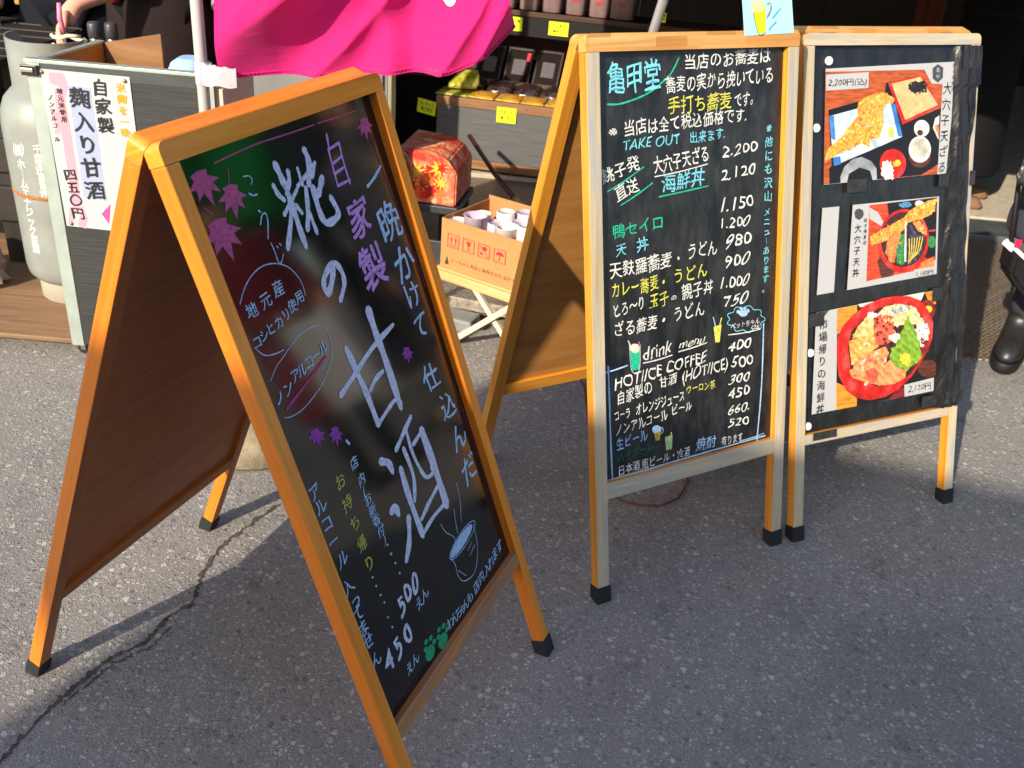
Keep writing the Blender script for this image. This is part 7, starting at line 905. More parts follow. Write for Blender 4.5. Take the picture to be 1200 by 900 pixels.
tagm = plain('fluorescent_card', (222, 240, 40), 0.6, 0.3, 0, 0.03)
INK['taggreen'] = (30, 60, 24)
def price_tag(label, loc, rz, w, h, l1, l2, tilt=0.0, roll=0.0):
    o = thing('price_tag', label, 'price tag', loc, rz, 'yellow price tags on the stall'); o.rotation_euler = (tilt, roll, rz)
    m = MB(); m.box((-w/2, -0.0008, -h/2), (w/2, 0.0008, h/2), 0.0004); c = m.obj('card', tagm, o)
    write([('T', l1, (-w*.38, h*.08), (w*.38, h*.08), h*.26, 'taggreen', 0.02), ('T', l2, (-w*.3, -h*.32), (w*.32, -h*.32), h*.3, 'taggreen', 0.02)], lambda u, v, w_: (u, -0.0009-w_, v), 'lettering', c, paint, 0.0002, 0, 0.8, False)
price_tag('sunlit yellow price tag on the plank counter front', at_crate(0.345, -0.0075, 0.290), CY_, 0.094, 0.072, 'やまいも', '¥180')
price_tag('shaded yellow green price tag in the dark gap left of the plank counter', at_crate(-0.055, 0.03, 0.275), CY_+radians(-6), 0.095, 0.07, 'らっきょう', '¥280', 0.1, 0.12)

# stepped shelf behind the counter
shelf = thing('stepped_shelf', 'dark stepped display shelf under the stall canopy behind the plank counter', 'shelf', at_crate(0.02, 0.52, -0.008), CY_)
SW = 2.35; SX = -0.62
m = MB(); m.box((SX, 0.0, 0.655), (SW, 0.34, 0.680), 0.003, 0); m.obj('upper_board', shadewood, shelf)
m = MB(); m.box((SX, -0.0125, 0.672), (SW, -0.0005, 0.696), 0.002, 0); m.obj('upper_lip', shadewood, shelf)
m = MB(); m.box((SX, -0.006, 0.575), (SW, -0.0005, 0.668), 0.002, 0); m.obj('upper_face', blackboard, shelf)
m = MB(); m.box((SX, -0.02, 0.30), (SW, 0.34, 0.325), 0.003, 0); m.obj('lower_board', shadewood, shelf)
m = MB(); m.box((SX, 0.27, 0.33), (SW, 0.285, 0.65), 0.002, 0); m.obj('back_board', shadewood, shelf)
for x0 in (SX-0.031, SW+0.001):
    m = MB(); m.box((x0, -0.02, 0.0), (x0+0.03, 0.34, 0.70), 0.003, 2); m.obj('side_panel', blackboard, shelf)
o = thing('shade_gap_block', 'black draped counter in the dark gap left of the plank counter', 'counter', at_crate(-0.62, 0.16, -0.008), CY_)  # added black block standing in for the shade of the gap
m = MB(); m.box((0, 0, 0), (0.60, 0.34, 0.40), 0.01, 0); m.obj('shade_block', plain('gap_shade_black', (16, 15, 16), 0.9, 0.1), o)
m = MB(); m.box((-0.01, -0.01, 0.401), (0.605, 0.345, 0.418), 0.004, 0); m.obj('counter_top', shadewood, o)
def at_shelf(x, y, z):
    b = shelf.location; return Vector((b.x+cos(CY_)*x-sin(CY_)*y, b.y+sin(CY_)*x+cos(CY_)*y, b.z+z))
price_tag('yellow price tag on the upper shelf edge left of the menu sign top', at_shelf(0.235, -0.0085, 0.630), CY_, 0.10, 0.066, 'ごぼう漬', '¥500')
price_tag('yellow price tag on the upper shelf edge, half hidden by the banner', at_shelf(-0.02, -0.0345, 0.630) + Vector((0, 0.0, 0)), CY_, 0.075, 0.066, '梅干', '¥450')
price_tag('yellow price tag on the upper shelf edge just above the menu sign', at_shelf(0.47, -0.0085, 0.628), CY_, 0.10, 0.066, 'たくあん', '¥400')
price_tag('small green price tag in the dark right of the tubs', at_shelf(0.98, -0.0145, 0.735), CY_+0.1, 0.03, 0.045, '特', '¥9')
tubm = plain('milky_tub', (126, 104, 104), 0.35, 0.5, 0, 0.2, 20); labm = plain('red_label_print', (188, 40, 60), 0.5)
for k in range(6):
    x = 0.185+0.118*k; lbn = ('leftmost clear tub', 'second clear tub from the maroon box', 'third clear tub from the maroon box', 'clear tub just left of the leaning silver pole', 'clear tub just behind the leaning silver pole', 'larger clear tub at the right end')[k]+' on the upper shelf'
    o = thing('food_tub', lbn, 'tub', at_shelf(x, 0.062+0.02*(k == 5), 0.6965), CY_, 'clear tubs on the upper shelf')
    r = 0.05 if k < 5 else 0.062
    m = MB(); m.loft([((0, 0, 0), r*.9, r*.8), ((0, 0, 0.004), r*.96, r*.86), ((0, 0, 0.15), r, r*.9), ((0, 0, 0.165), r*.9, r*.8)], 28, power=3.2); b_ = m.obj('tub_wall', tubm, o)
    m = MB(); m.loft([((0, 0, 0.166), r*1.02, r*.92), ((0, 0, 0.186), r*1.02, r*.92), ((0, 0, 0.19), r*.9, r*.8)], 28, power=3.2); m.obj('lid', plain('tub_lid', (150, 60, 70), 0.5), o)
    m = MB(); m.add([(-0.018, -r*.9-.002, 0.062), (0.02, -r*.9-.002, 0.068), (0.016, -r*.9-.002, 0.080), (-0.012, -r*.9-.002, 0.076)], [(0, 1, 2, 3)]); m.obj('label', labm, b_)
o = thing('maroon_box', 'dark maroon box on the upper shelf beside the clear tubs', 'box', at_shelf(0.065, 0.06, 0.6965), CY_)
m = MB(); m.box((-0.07, -0.05, 0), (0.055, 0.07, 0.16), 0.004); m.obj('carton_body', plain('maroon_card', (92, 30, 38), 0.5), o); m = MB(); m.box((-0.072, -0.052, 0.1605), (0.057, 0.072, 0.175), 0.003); m.obj('lid', plain('maroon_card', (92, 30, 38)), o)
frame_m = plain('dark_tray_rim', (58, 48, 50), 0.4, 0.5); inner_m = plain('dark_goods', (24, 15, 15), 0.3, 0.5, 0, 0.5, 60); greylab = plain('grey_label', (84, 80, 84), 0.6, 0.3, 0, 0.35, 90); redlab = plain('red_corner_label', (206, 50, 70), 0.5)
for k in range(8):
    x = 0.06+0.155*k
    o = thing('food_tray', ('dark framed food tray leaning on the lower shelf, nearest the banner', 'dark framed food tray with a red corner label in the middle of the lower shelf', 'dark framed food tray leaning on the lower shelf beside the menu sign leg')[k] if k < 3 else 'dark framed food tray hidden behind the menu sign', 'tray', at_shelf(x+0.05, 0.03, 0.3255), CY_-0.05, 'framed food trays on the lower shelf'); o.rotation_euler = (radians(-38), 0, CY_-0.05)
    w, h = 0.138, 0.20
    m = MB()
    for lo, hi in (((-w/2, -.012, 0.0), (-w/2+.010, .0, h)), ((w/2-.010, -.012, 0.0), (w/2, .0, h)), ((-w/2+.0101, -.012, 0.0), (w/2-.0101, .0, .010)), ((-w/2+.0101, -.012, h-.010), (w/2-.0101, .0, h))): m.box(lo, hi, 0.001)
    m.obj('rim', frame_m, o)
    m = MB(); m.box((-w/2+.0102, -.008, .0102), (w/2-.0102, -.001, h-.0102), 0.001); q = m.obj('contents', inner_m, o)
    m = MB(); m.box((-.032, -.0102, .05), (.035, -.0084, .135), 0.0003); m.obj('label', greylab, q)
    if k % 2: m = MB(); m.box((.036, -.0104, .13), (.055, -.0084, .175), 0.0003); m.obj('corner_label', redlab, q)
for k in range(7):
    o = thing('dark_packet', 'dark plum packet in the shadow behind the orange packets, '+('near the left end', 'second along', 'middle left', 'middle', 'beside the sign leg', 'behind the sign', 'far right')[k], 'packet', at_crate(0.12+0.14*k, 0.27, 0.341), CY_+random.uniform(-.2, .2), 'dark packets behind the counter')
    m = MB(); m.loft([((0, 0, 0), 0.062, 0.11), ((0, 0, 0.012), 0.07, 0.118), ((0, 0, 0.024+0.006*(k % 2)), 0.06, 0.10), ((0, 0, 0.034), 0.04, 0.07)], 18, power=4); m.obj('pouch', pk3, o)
# things in the dark behind the poster sign
o = thing('pink_paper_stack', 'dim stack of pinkish paper in the dark above the poster sign', 'paper', at_shelf(1.46, 0.05, 0.6965), CY_)
m = MB(); m.box((-0.09, -0.05, 0), (0.06, 0.05, 0.035), 0.002); m.obj('bundle', plain('pink_paper', (150, 70, 96), 0.7), o)
m = MB(); m.loft([((0, 0, 0.0352), 0.07, 0.05), ((0.01, 0, 0.05), 0.05, 0.03), ((0.0, 0, 0.062), 0.02, 0.01)], 8, power=1.3); m.obj('crumpled_sheet', plain('pink_paper', (150, 70, 96)), o)
o = thing('wooden_post', 'dark reddish wooden post in the stall behind the poster sign', 'post', (1.98, 5.35, 0.028))
redpost = wood('red_brown_wood', (70, 30, 16), (98, 44, 24), (122, 60, 34), 0.5, 0.1, 30)
m = MB(); m.box((-0.055, -0.055, 0.0), (0.055, 0.055, 2.4), 0.006, 2); m.obj('shaft', redpost, o)
m = MB(); m.box((-0.075, -0.075, 0.0), (0.075, 0.075, 0.04), 0.006, 0); m.obj('plinth', redpost, o)
# back wall and rear counter
darkwall = wood('dark_wall_boards', (24, 17, 14), (34, 24, 19), (46, 33, 26), 0.7, 0, 20)
o = thing('stall_back_wall', 'dark boarded wall at the back of the stall', 'wall', (0, 8.2, 0.028))
for k in range(16):
    m = MB(); m.box((-5+0.72*k, 0, 0), (-5+0.72*k+0.716, 0.04, 2.6), 0.006, 2); m.obj('board', darkwall, o)
o = thing('rear_counter', 'brown wooden counter behind the vendors at upper left', 'counter', (-2.4, 4.55, 0.036), radians(-2))
m = MB(); m.box((0, 0, 0.61), (1.55, 0.5, 0.64), 0.004, 0); m.obj('counter_top', wood('lit_brown_wood', (150, 98, 50), (180, 124, 70), (200, 146, 92)), o)
m = MB(); m.box((0.02, 0.03, 0.0), (1.53, 0.05, 0.6095), 0.003, 0); m.obj('front_panel', darkwall, o)
o = thing('straw_box', 'small straw coloured box on the rear counter beside the white pole', 'box', (-1.33, 4.68, 0.677))
m = MB(); m.box((-0.10, -0.06, 0), (0.12, 0.06, 0.09), 0.004); m.obj('carton_body', plain('straw_card', (206, 170, 110), 0.7), o); m = MB(); m.box((-0.102, -0.062, 0.0905), (0.122, 0.062, 0.105), 0.002); m.obj('lid', plain('rust_card', (160, 92, 44), 0.7), o)
# canopy; its unseen front curtain is added, hung low to shade the goods
canopy = thing('stall_canopy', 'dark fabric canopy on grey metal posts over the stall', 'canopy', (0.6, 3.35, 0))
cfab = plain('dark_canopy_fabric', (40, 44, 52), 0.8, 0.2)
m = MB(); m.box((-4.6, 0.0, 2.28), (5.0, 4.8, 2.30), 0.004); m.obj('roof_sheet', cfab, canopy)
m = MB(); n = 120; vs = []
for i in range(n+1):
    x = -1.35+6.3*i/n; y = 0.02*sin(i*0.7)
    for z in (2.279, 1.8, 1.29): vs.append((x, y, z))
m.add(vs, [(3*i+k, 3*i+3+k, 3*i+4+k, 3*i+1+k) for i in range(n) for k in (0, 1)], smooth=True); m.obj('added_shade_curtain', cfab, canopy, 0.003)
postm = plain('canopy_post_metal', (120, 122, 124), 0.4, 0.5, 0.7)
for x0, y0 in ((-1.617, 0.25), (4.8, 0.02), (-4.5, 0.02), (-4.5, 4.7), (4.8, 4.7)):
    m = MB(); m.box((x0-0.016, y0, 0.0), (x0+0.016, y0+0.035, 2.2795), 0.003, 2); m.obj('post', postm, canopy)
for x0 in (-4.62, 5.0):
    m = MB(); m.box((x0, 1.3, 0.0), (x0+0.02, 4.8, 2.279), 0.004); m.obj('side_sheet', cfab, canopy)
# leaning silver pole behind the menu sign
o = thing('silver_pole', 'silver pole leaning behind the top of the menu sign', 'pole', (0.13, 2.92, 0.0))
m = MB(); a_, b_ = Vector((0.0, 0.0, 0.012)), Vector((0.2735-0.13, 2.60-2.92, 1.02)); d_ = (b_-a_).normalized(); m.tube([a_, a_+d_*1.0, a_+d_*2.1], 0.0125, 18); m.obj('tube', plain('silver_tube', (186, 190, 186), 0.3, 0.5, 0.6), o)
m = MB(); m.tube([a_-Vector((0, 0, 0.011)), a_+d_*0.03], 0.016, 14); m.obj('foot_cap', rubber, o)
# brush with a dark handle by the counter
o = thing('hand_mop', 'dark red handled mop resting against the carton, its pale head hidden by the sign', 'mop', (0.0, 0, 0))
m = MB(); m.tube([(-0.293, 4.40, 0.268), (-0.150, 4.05, 0.205), (-0.055, 3.85, 0.172)], [0.011, 0.011, 0.011], 12); m.obj('handle', plain('dark_red_handle', (82, 44, 46), 0.4, 0.5), o)
m = MB(); m.tube([(-0.054, 3.848, 0.1715), (-0.03, 3.80, 0.155)], [0.016, 0.018], 14); m.obj('ferrule', pale, o)
m = MB(); m.loft([((-0.0, 3.74, 0.0075), 0.13, 0.11), ((0.0, 3.74, 0.06), 0.14, 0.115), ((0.01, 3.75, 0.13), 0.11, 0.08), ((-0.01, 3.77, 0.165), 0.05, 0.035)], 26, power=2.4)
rn = random.Random(12)
for v in m.bm.verts: v.co += Vector((rn.uniform(-.008, .008), rn.uniform(-.008, .008), rn.uniform(-.004, .004)*(v.co.z > 0.02)))
def mop_mat():
    t = NT('mop_cloth', 0.85, 0.2); t.color(t.ramp(t.noise(t.coords('Object'), 14, 3, 0.5, 1.0), [(0.4, lin((90, 104, 132))), (0.52, lin((200, 204, 210))), (0.65, lin((232, 230, 226)))])); return t.m
m.obj('head', mop_mat(), o)
# cable on the asphalt
cabr = plain('red_brown_cable', (104, 60, 50), 0.6, 0.3)
o = MB().tube([(0.19, 2.75, 0.004), (0.226, 2.609, 0.004), (0.233, 2.384, 0.004), (0.25, 2.2, 0.004), (0.27, 2.09, 0.004), (0.306, 2.028, 0.004), (0.356, 2.014, 0.004), (0.412, 2.021, 0.004), (0.46, 2.062, 0.004), (0.494, 2.14, 0.004), (0.50, 2.3, 0.004), (0.47, 2.6, 0.004), (0.5, 2.9, 0.004)], 0.0026, 8)
cb = o.obj('power_cable', cabr); tag(cb, 'thin red brown cable looping over the asphalt under the menu sign', 'cable')
# ------------------------------------------------------------------ people
def skin_geo(nodes, edges, root, levels=2):
    """a smooth limb network: nodes {name: (xyz, radius)}"""
    me = bpy.data.meshes.new('figure'); ks = list(nodes); ix = {k: i for i, k in enumerate(ks)}
    me.from_pydata([nodes[k][0] for k in ks], [(ix[a], ix[b]) for a, b in edges], [])
    o = bpy.data.objects.new('figure', me); COL.objects.link(o)
    sm = o.modifiers.new('skin', 'SKIN'); sm.use_smooth_shade = True; sm.branch_smoothing = 0.4
    for k in ks:
        s = me.skin_vertices[0].data[ix[k]]; r = nodes[k][1]; s.radius = r if isinstance(r, tuple) else (r, r); s.use_root = (k == root)
    ss = o.modifiers.new('sub', 'SUBSURF'); ss.levels = levels; ss.render_levels = levels
    bpy.context.view_layer.update()
    nm = bpy.data.meshes.new_from_object(o.evaluated_get(bpy.context.evaluated_depsgraph_get()))
    vs = [tuple(v.co) for v in nm.vertices]; fs = [tuple(p.vertices) for p in nm.polygons]
    bpy.data.objects.remove(o); bpy.data.meshes.remove(me); bpy.data.meshes.remove(nm); return vs, fs
skinm = plain('skin', (206, 152, 126), 0.55, 0.4, 0, 0.06, 40)
hairm = plain('dark_hair', (34, 28, 26), 0.5, 0.4, 0, 0.3, 60)
JOINTS = dict(pelvis=((0, 0, .92), (.13, .10)), waist=((0, 0, 1.04), (.115, .09)), chest=((0, .0, 1.24), (.14, .10)), collar=((0, .0, 1.37), (.085, .065)), neck=((0, -.01, 1.43), .05), jaw=((0, -.03, 1.50), (.062, .072)), skull=((0, -.015, 1.57), (.075, .09)), crown=((0, -.005, 1.625), (.05, .06)))
def person(label, loc, rz, pose=None, clothes=(), hands=('l', 'r'), scale=1.0):
    root = thing('person', label, 'person', loc, rz)
    J = {k: v for k, v in JOINTS.items()}
    for s, sg in (('l', -1), ('r', 1)):
        J.update({s+'hip': ((sg*.09, 0, .86), .085), s+'knee': ((sg*.095, -.01, .47), .055), s+'ankle': ((sg*.1, .02, .09), .036), s+'heel': ((sg*.1, .03, .035), .034), s+'toe': ((sg*.11, -.14, .026), .026),
                  s+'shoulder': ((sg*.165, 0, 1.335), .058), s+'elbow': ((sg*.21, .02, 1.06), .042), s+'wrist': ((sg*.225, -.05, .83), .028), s+'palm': ((sg*.225, -.07, .755), (.026, .036))})
    for k, v in (pose or {}).items(): J[k] = (v, J[k][1])
    E_ = [('pelvis', 'waist'), ('waist', 'chest'), ('chest', 'collar'), ('collar', 'neck'), ('neck', 'jaw'), ('jaw', 'skull'), ('skull', 'crown')]
    for s in 'lr': E_ += [('pelvis', s+'hip'), (s+'hip', s+'knee'), (s+'knee', s+'ankle'), (s+'ankle', s+'heel'), (s+'heel', s+'toe'), ('collar', s+'shoulder'), (s+'shoulder', s+'elbow'), (s+'elbow', s+'wrist'), (s+'wrist', s+'palm')]
    vs, fs = skin_geo(J, E_, 'pelvis')
    m = MB(); m.add(vs, fs, smooth=True)
    for s, sg in (('l', -1), ('r', 1)):      # five fingers rooted in the palm
        w, p = Vector(J[s+'wrist'][0]), Vector(J[s+'palm'][0]); d = (p-w).normalized(); side = d.cross(Vector((0, -1, 0))) if abs(d.y) < 0.8 else d.cross(Vector((0, 0, 1)))
        side = Vector((0, 1, 0))-d*d.y if abs(d.y) < 0.8 else side; side.normalize(); nrm = d.cross(side).normalized()*(-sg)
        for k, (o_, ln) in enumerate(((-.026, .058), (-.009, .07), (.009, .066), (.025, .05))):
            b = p+side*o_; c1 = b+d*ln*.55+nrm*.004; c2 = c1+d*ln*.32+nrm*.014; c3 = c2+d*ln*.2+nrm*.016
            m.tube([b-d*.01, b+d*.02, c1, c2, c3, c3+d*.004], [.0095, .0098, .009, .0082, .0072, .003], 8)
        tb = w+(p-w)*.55-side*.03; m.tube([tb+side*.015, tb-side*.004+d*.02, tb-side*.012+d*.045+nrm*.012, tb-side*.008+d*.062+nrm*.02], [.012, .0115, .010, .005], 8)
    hc = Vector(J['skull'][0]); jw = Vector(J['jaw'][0])      # nose and ears
    m.loft([(tuple(hc+Vector((0, -.088, .0))), .008, .008), (tuple(hc+Vector((0, -.098, -.02))), .012, .012), (tuple(hc+Vector((0, -.10, -.04))), .015, .014), (tuple(hc+Vector((0, -.092, -.048))), .010, .008)], 10)
    for sg in (-1, 1): m.loft([(tuple(hc+Vector((sg*.077, 0, -.045))), .008, .012), (tuple(hc+Vector((sg*.082, .004, -.02))), .009, .02), (tuple(hc+Vector((sg*.08, .006, .008))), .007, .014)], 10)
    m.obj('body', skinm, root)
    m = MB(); m.loft([(tuple(hc+Vector((0, .03, -.09))), .06, .05), (tuple(hc+Vector((0, .025, -.03))), .085, .075), (tuple(hc+Vector((0, .01, .03))), .088, .098), (tuple(hc+Vector((0, .005, .075))), .07, .08), (tuple(hc+Vector((0, 0, .10))), .035, .04)], 22); m.obj('hair', hairm, root)
    for sg in (-1, 1):
        m = MB(); c = hc+Vector((sg*.031, -.083, .004)); m.lathe([(0.0, -.006), (.008, -.004), (.010, 0), (.008, .004), (0, .006)], tuple(c), 12); m.obj('eye', plain('dark_eye', (30, 24, 22), 0.2), root)
    m = MB(); c = hc+Vector((0, -.094, -.072)); m.loft([(tuple(c), .02, .006), (tuple(c+Vector((0, 0, .006))), .022, .008), (tuple(c+Vector((0, 0, .011))), .014, .005)], 12); m.obj('mouth', plain('lips', (170, 92, 86), 0.5), root)
    return root, J
def trousers(root, J, mat, name='trousers', k=1.22, to=0.0):
    n = {q: (J[q][0], tuple(x*k for x in (J[q][1] if isinstance(J[q][1], tuple) else (J[q][1],)*2))) for q in ('pelvis', 'lhip', 'rhip', 'lknee', 'rknee')}
    for s in 'lr': a = J[s+'ankle'][0]; n[s+'cuff'] = ((a[0], a[1], a[2]+to), (.05*k/1.22, .052*k/1.22))
    vs, fs = skin_geo(n, [('pelvis', 'lhip'), ('pelvis', 'rhip'), ('lhip', 'lknee'), ('rhip', 'rknee'), ('lknee', 'lcuff'), ('rknee', 'rcuff')], 'pelvis'); m = MB(); m.add(vs, fs, smooth=True); return m.obj(name, mat, root)
def sleeves(root, J, mat, full=('l', 'r'), k=1.5, stop=1.0):
    for s in 'lr':
        a, b, c = (Vector(J[s+q][0]) for q in ('shoulder', 'elbow', 'wrist')); e = b+(c-b)*(stop if s in full else 0.12)
        m = MB(); m.tube([a+(a-b).normalized()*.03, a, a+(b-a)*.5, b, b+(e-b)*.5, e], [.05*k*.9, .056*k, .05*k, .043*k, .038*k, .034*k], 18); m.obj('sleeve', mat, root)
def coat(root, mat, hem=0.75, k=1.0, name='coat', flare=1.0, y=0.0):
    m = MB(); m.loft([((0, y, hem), .20*k*flare, .15*k*flare), ((0, y, hem+.02), .205*k*flare, .155*k*flare), ((0, y, .95), .185*k, .14*k), ((0, y, 1.1), .17*k, .13*k), ((0, y, 1.25), .185*k, .135*k), ((0, y, 1.34), .16*k, .105*k), ((0, y, 1.40), .075, .07), ((0, y, 1.43), .068, .066)], 28, power=2.3); return m.obj(name, mat, root)
def shoes(root, J, mat, name='shoe', sole=None):
    for s in 'lr':
        h, t = Vector(J[s+'heel'][0]), Vector(J[s+'toe'][0]); m = MB(); c = (h+t)/2; d = t-h; L_ = d.length/2
        m.loft([((c.x, c.y-.01, 0.0), .042, L_+.055), ((c.x, c.y-.01, .02), .046, L_+.06), ((c.x, c.y, .05), .043, L_+.045), ((h.x, h.y-.02, .085), .042, .055), ((h.x, h.y-.01, .11), .042, .046)], 22, power=2.4); m.obj(name, mat, root)
navy = plain('navy_cloth', (18, 20, 30), 0.85, 0.2); blackc = plain('black_cloth', (20, 20, 22), 0.85, 0.2); maroon = plain('maroon_apron', (32, 22, 22), 0.8, 0.2); greysl = plain('light_grey_knit', (150, 147, 142), 0.9, 0.2, 0, 0.1, 50); redc = plain('red_cloth', (170, 52, 34), 0.8)
brownshoe = plain('tan_suede', (122, 92, 70), 0.9, 0.2)

# vendor in navy at upper left
pA, JA = person('person in dark navy clothes with one hand hanging, behind the gas cylinder', (-1.76, 3.78, 0.0), radians(8), dict(lwrist=(-.24, -.10, .86), lpalm=(-.245, -.14, .79), lelbow=(-.23, .0, 1.08)))
coat(pA, navy, 0.62, 1.0, 'jacket'); sleeves(pA, JA, navy); trousers(pA, JA, navy); shoes(pA, JA, blackc)
# vendor reaching into the cart
pB, JB = person('person in a dark apron with pale rolled sleeves reaching down into the cart', (-1.36, 3.62, 0.0), radians(6), dict(lshoulder=(-.16, -.10, 1.25), lelbow=(-.05, -.20, .955), lwrist=(-.20, -.33, .895), lpalm=(-.232, -.375, .835), rwrist=(.24, -.12, .88), rpalm=(.25, -.16, .81), chest=(0, -.06, 1.21), collar=(0, -.10, 1.32), neck=(0, -.13, 1.38), jaw=(0, -.17, 1.44), skull=(0, -.17, 1.51), crown=(0, -.165, 1.565), rshoulder=(.165, -.08, 1.29)))
coat(pB, maroon, 0.55, 1.0, 'apron', y=-.03); sleeves(pB, JB, greysl, ('r',), 1.45); trousers(pB, JB, blackc); shoes(pB, JB, blackc)
m = MB(); m.loft([((-.13, -.16, .88), .02, .02), ((-.13, -.165, .91), .035, .024), ((-.12, -.16, .97), .05, .02)], 16); m.obj('red_pocket', redc, pB)
# customer with brown shoes behind the poster sign
pD, JD = person('person in a long dark skirt and tan suede shoes on the lit stall floor', (2.14, 4.93, 0.028), radians(62), dict(lelbow=(-.20, .05, 1.1), relbow=(.20, .05, 1.1), lwrist=(-.10, 0, .93), lpalm=(-.09, 0, .86), rwrist=(.10, 0, .93), rpalm=(.09, 0, .86)))
m = MB(); m.loft([((0, 0, .17), .27, .22), ((0, 0, .19), .275, .225), ((0, 0, .5), .24, .19), ((0, 0, .8), .19, .155), ((0, 0, 1.04), .14, .115)], 30, power=2.1)
def stripes():
    t = NT('dark_striped_wool', 0.85, 0.2); w = t.node('ShaderNodeTexWave', bands_direction='Z'); w.inputs['Scale'].default_value = 9; t.link(t.coords('Object'), w.inputs[0]); t.color(t.ramp(w.outputs[1], [(0.9, lin((18, 18, 21))), (0.98, lin((24, 23, 26)))])); return t.m
m.obj('skirt', stripes(), pD); coat(pD, blackc, 0.9, 1.0, 'coat'); sleeves(pD, JD, blackc); shoes(pD, JD, brownshoe)

# woman at the right edge: padded coat, leggings, thick soled boots, bag
pC, JC = person('person at the right edge in a dark padded coat and thick soled black boots', (1.850, 3.070, 0.0), radians(-30), dict(lwrist=(-.23, -.16, .92), lpalm=(-.22, -.21, .87), lknee=(-.09, -.02, .47), rknee=(.10, -.03, .47)))
puff = plain('charcoal_padded_nylon', (60, 62, 74), 0.5, 0.5, 0, 0.1, 14, bump=0.55)
m = MB(); rings = []
zs = [0.475+0.955*k/90 for k in range(91)]
for z in zs:
    t_ = (z-.475)/.95; puffy = 0.99+0.045*abs(sin(pi*(z-.475)/.098))**0.5; base = .27-.11*min(1, t_*1.1) if z < 1.28 else .19-(z-1.28)*.75
    rings.append(((0, -.035*(1-t_), z), max(.07, base*.92*puffy), max(.068, base*puffy)))
m.loft(rings, 36, power=2.2); m.obj('padded_coat', puff, pC); sleeves(pC, JC, puff, ('l', 'r'), 1.75)
legg = plain('dark_grey_leggings', (56, 58, 64), 0.9, 0.2, 0, 0.15, 30, bump=0.5); trousers(pC, JC, legg, 'leggings', 1.35, 0.03)
boot = plain('black_leather', (34, 34, 36), 0.42, 0.6, 0, 0.25, 30, bump=0.25); solem = plain('black_sole', (24, 22, 22), 0.6, 0.4)
for s in 'lr':
    h, t2 = Vector(JC[s+'heel'][0]), Vector(JC[s+'toe'][0]); c = (h+t2)/2
    m = MB(); m.loft([((c.x, c.y-.005, 0.042), .046, .128), ((c.x, c.y-.005, 0.062), .048, .129), ((c.x, c.y+.004, .085), .046, .116), ((c.x, c.y+.032, .105), .044, .088), ((c.x, h.y-.014, .128), .044, .066), ((c.x, h.y-.006, .15), .046, .061), ((c.x, h.y-.004, .165), .0465, .060), ((c.x, h.y-.004, .169), .0485, .0625), ((c.x, h.y-.004, .176), .0485, .0625), ((c.x, h.y-.004, .179), .047, .061), ((c.x, h.y-.004, .205), .051, .064), ((c.x, h.y-.004, .206), .044, .055)], 30, power=2.3); b_ = m.obj('boot', boot, pC)
    m = MB(); m.loft([((c.x, c.y-.005, 0.0), .046, .126), ((c.x, c.y-.005, .006), .050, .132), ((c.x, c.y-.005, .036), .052, .136), ((c.x, c.y-.005, .0425), .049, .132)], 30, power=2.5); m.obj('sole', solem, b_)
    m = MB(); m.box((c.x+.046, h.y-.02, .16), (c.x+.0535, h.y+.02, .215), .002); m.obj('pull_tab', solem, b_)
bagk = plain('black_nylon', (20, 18, 20), 0.6, 0.4)
BO = Vector((1.70, 2.86, 0.0))
o = thing('shoulder_bag', 'black bag with a slanting white edge and a red tag hanging below the padded coat', 'bag', (1.52, 2.90, 0.462))
m = MB(); m.prism([(-0.03, 0.032), (0.24, -0.150), (0.24, -0.215), (0.05, -0.115), (-0.025, -0.045)], 0.0, 0.10, mp=lambda a, b, c: (a, c-.10, b)); bmesh.ops.bevel(m.bm, geom=list(m.bm.edges), offset=.012, segments=3, affect='EDGES'); m.obj('pouch', bagk, o)
m = MB(); m.tube([(-0.045, -.045, .044), (0.09, -.05, -.048), (0.25, -.05, -.156)], [.011, .0115, .0115], 14); m.obj('white_piping', plain('white_vinyl', (232, 230, 224), 0.4), o)
m = MB(); m.box((-.022, -.064, .035), (-.004, -.058, .06), .002); m.obj('red_tag', plain('red_tag', (226, 30, 80), 0.5), o)
m = MB(); m.tube([(-0.03, -.05, .045), (-.02, .05, .22), (.12, .09, .6), (.2, .1, .92)], .008, 10); m.obj('strap', bagk, o)
def sequin():
    t = NT('grey_floral_fabric', 0.6, 0.4); v = t.coords('Object'); a = t.node('ShaderNodeTexVoronoi'); a.inputs['Scale'].default_value = 48; t.link(v, a.inputs['Vector']); f = t.math('ADD', a.outputs['Distance'], t.math('MULTIPLY', t.noise(v, 60, 4), .5))
    t.color(t.ramp(f, [(0.4, lin((212, 206, 190))), (0.52, lin((110, 108, 106))), (0.7, lin((62, 62, 64)))])); return t.m
o = thing('patterned_scarf', 'grey and cream patterned scarf end hanging over the padded coat', 'scarf', (1.462, 2.80, 0.70))
m = MB(); m.loft([((0.0, 0, 0), .03, .03), ((-.004, 0, .02), .042, .035), ((.01, 0, .09), .05, .035), ((.035, .01, .2), .055, .035), ((.07, .02, .35), .05, .035), ((.12, .04, .55), .045, .035), ((.2, .06, .72), .035, .03)], 20, power=2.2); m.obj('fabric', sequin(), o)

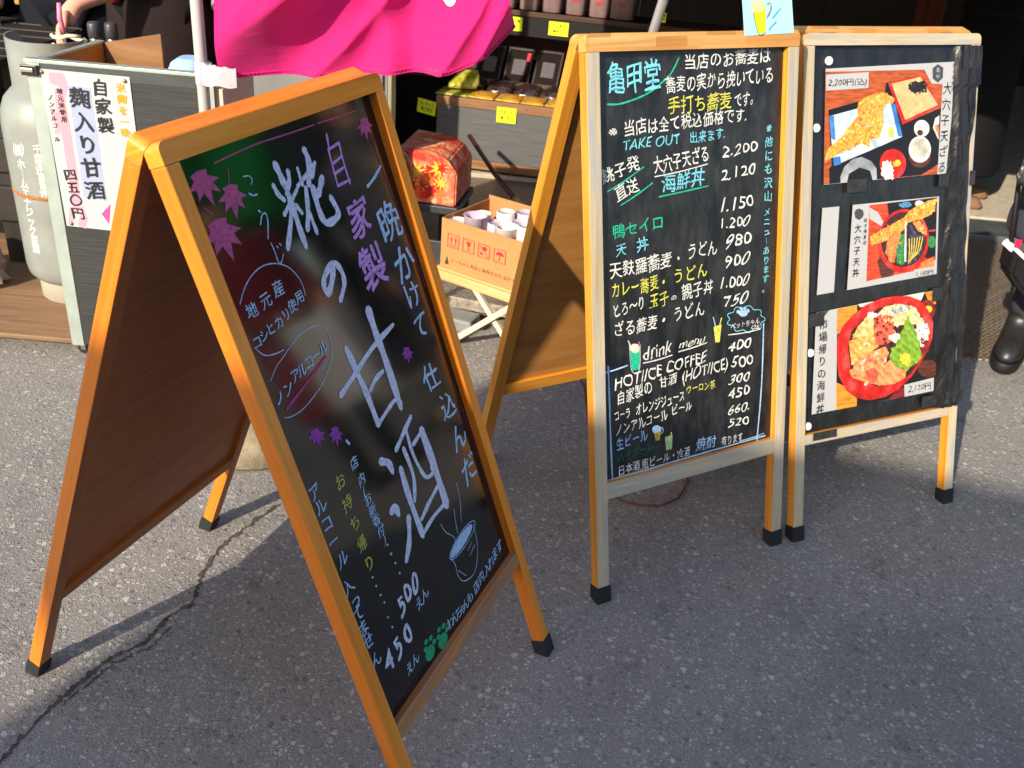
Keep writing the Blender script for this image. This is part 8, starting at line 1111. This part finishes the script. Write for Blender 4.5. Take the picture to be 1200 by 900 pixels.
# ------------------------------------------------------------------ the street behind the camera: it throws the shadow on the near ground
wallm = plain('plaster', (176, 168, 156), 0.9, 0.2, 0, 0.12, 3)
bld = thing('shop_building', 'plain plastered shop building across the street behind the viewer', 'building', (-4.06, -4.0, 0.0), radians(-14.5))
m = MB(); m.box((0, -5.0, 0), (11.0, 0, 3.85), 0.02); m.obj('wall', wallm, bld)
m = MB(); m.box((-0.05, -5.1, 3.852), (11.1, 0.05, 3.93), 0.01); m.obj('roof', plain('roof_sheet', (80, 84, 90), 0.6), bld)
glassm = plain('shop_glass', (40, 50, 56), 0.08, 0.6)
for k in range(4):
    m = MB(); m.box((0.8+2.6*k, 0.001, 0.5), (2.6+2.6*k, 0.03, 2.3), 0.01); w_ = m.obj('window', plain('window_frame', (60, 56, 52), 0.5), bld)
    m = MB(); m.box((0.88+2.6*k, 0.0305, 0.58), (2.52+2.6*k, 0.036, 2.22), 0.002); m.obj('pane', glassm, w_)
# unseen shopper, sheet and green banner added for their reflections in the glossy board
pE, JE = person('person in a maroon coat holding a large sheet of paper, further along the street', (2.80, 2.72, 0), radians(-88), dict(lwrist=(-.12, -.28, .95), lpalm=(-.10, -.34, .93), lelbow=(-.2, -.05, 1.04), rwrist=(.12, -.28, .95), rpalm=(.10, -.34, .93), relbow=(.2, -.05, 1.04)))
coat(pE, plain('maroon_wool', (120, 28, 36), 0.9), 0.45, 1.1); sleeves(pE, JE, plain('maroon_wool', (120, 28, 36))); trousers(pE, JE, navy); shoes(pE, JE, blackc)
o = thing('paper_sheet', 'large white sheet of paper held up by the person in the maroon coat', 'paper', (2.44, 2.66, 0.55), radians(-88))
m = MB(); n = 8; vs = []
for j in range(n+1):
    for i in range(n+1): vs.append((-0.14+0.28*i/n, 0.012*sin(pi*i/n), -0.13+0.48*j/n))
m.add(vs, [(j*(n+1)+i, j*(n+1)+i+1, (j+1)*(n+1)+i+1, (j+1)*(n+1)+i) for j in range(n) for i in range(n)], smooth=True); m.obj('sheet', plain('white_sheet', (236, 236, 232), 0.7), o, 0.001)
o = thing('green_banner', 'green cloth banner on a thin pole further along the street', 'banner', (3.05, 3.45, 0.0), radians(-95))
m = MB(); m.tube([(0, 0, 0), (0, 0, 2.6)], 0.014, 12); m.obj('pole', white_pipe, o)
m = MB(); n = 20; vs = []
for j in range(n+1):
    for i in range(9): vs.append((0.02+0.08*i, 0.03*sin(i*.9+j*.4), 1.32+1.2*j/n))
m.add(vs, [(j*9+i, j*9+i+1, (j+1)*9+i+1, (j+1)*9+i) for j in range(n) for i in range(8)], smooth=True); m.obj('cloth', plain('green_cloth', (20, 140, 60), 0.7), o, 0.002)
m = MB(); m.lathe([(0.2, 0), (0.21, 0.02), (0.2, 0.09), (0.03, 0.1), (0, 0.1)], seg=28); m.obj('base', stone_m, o)
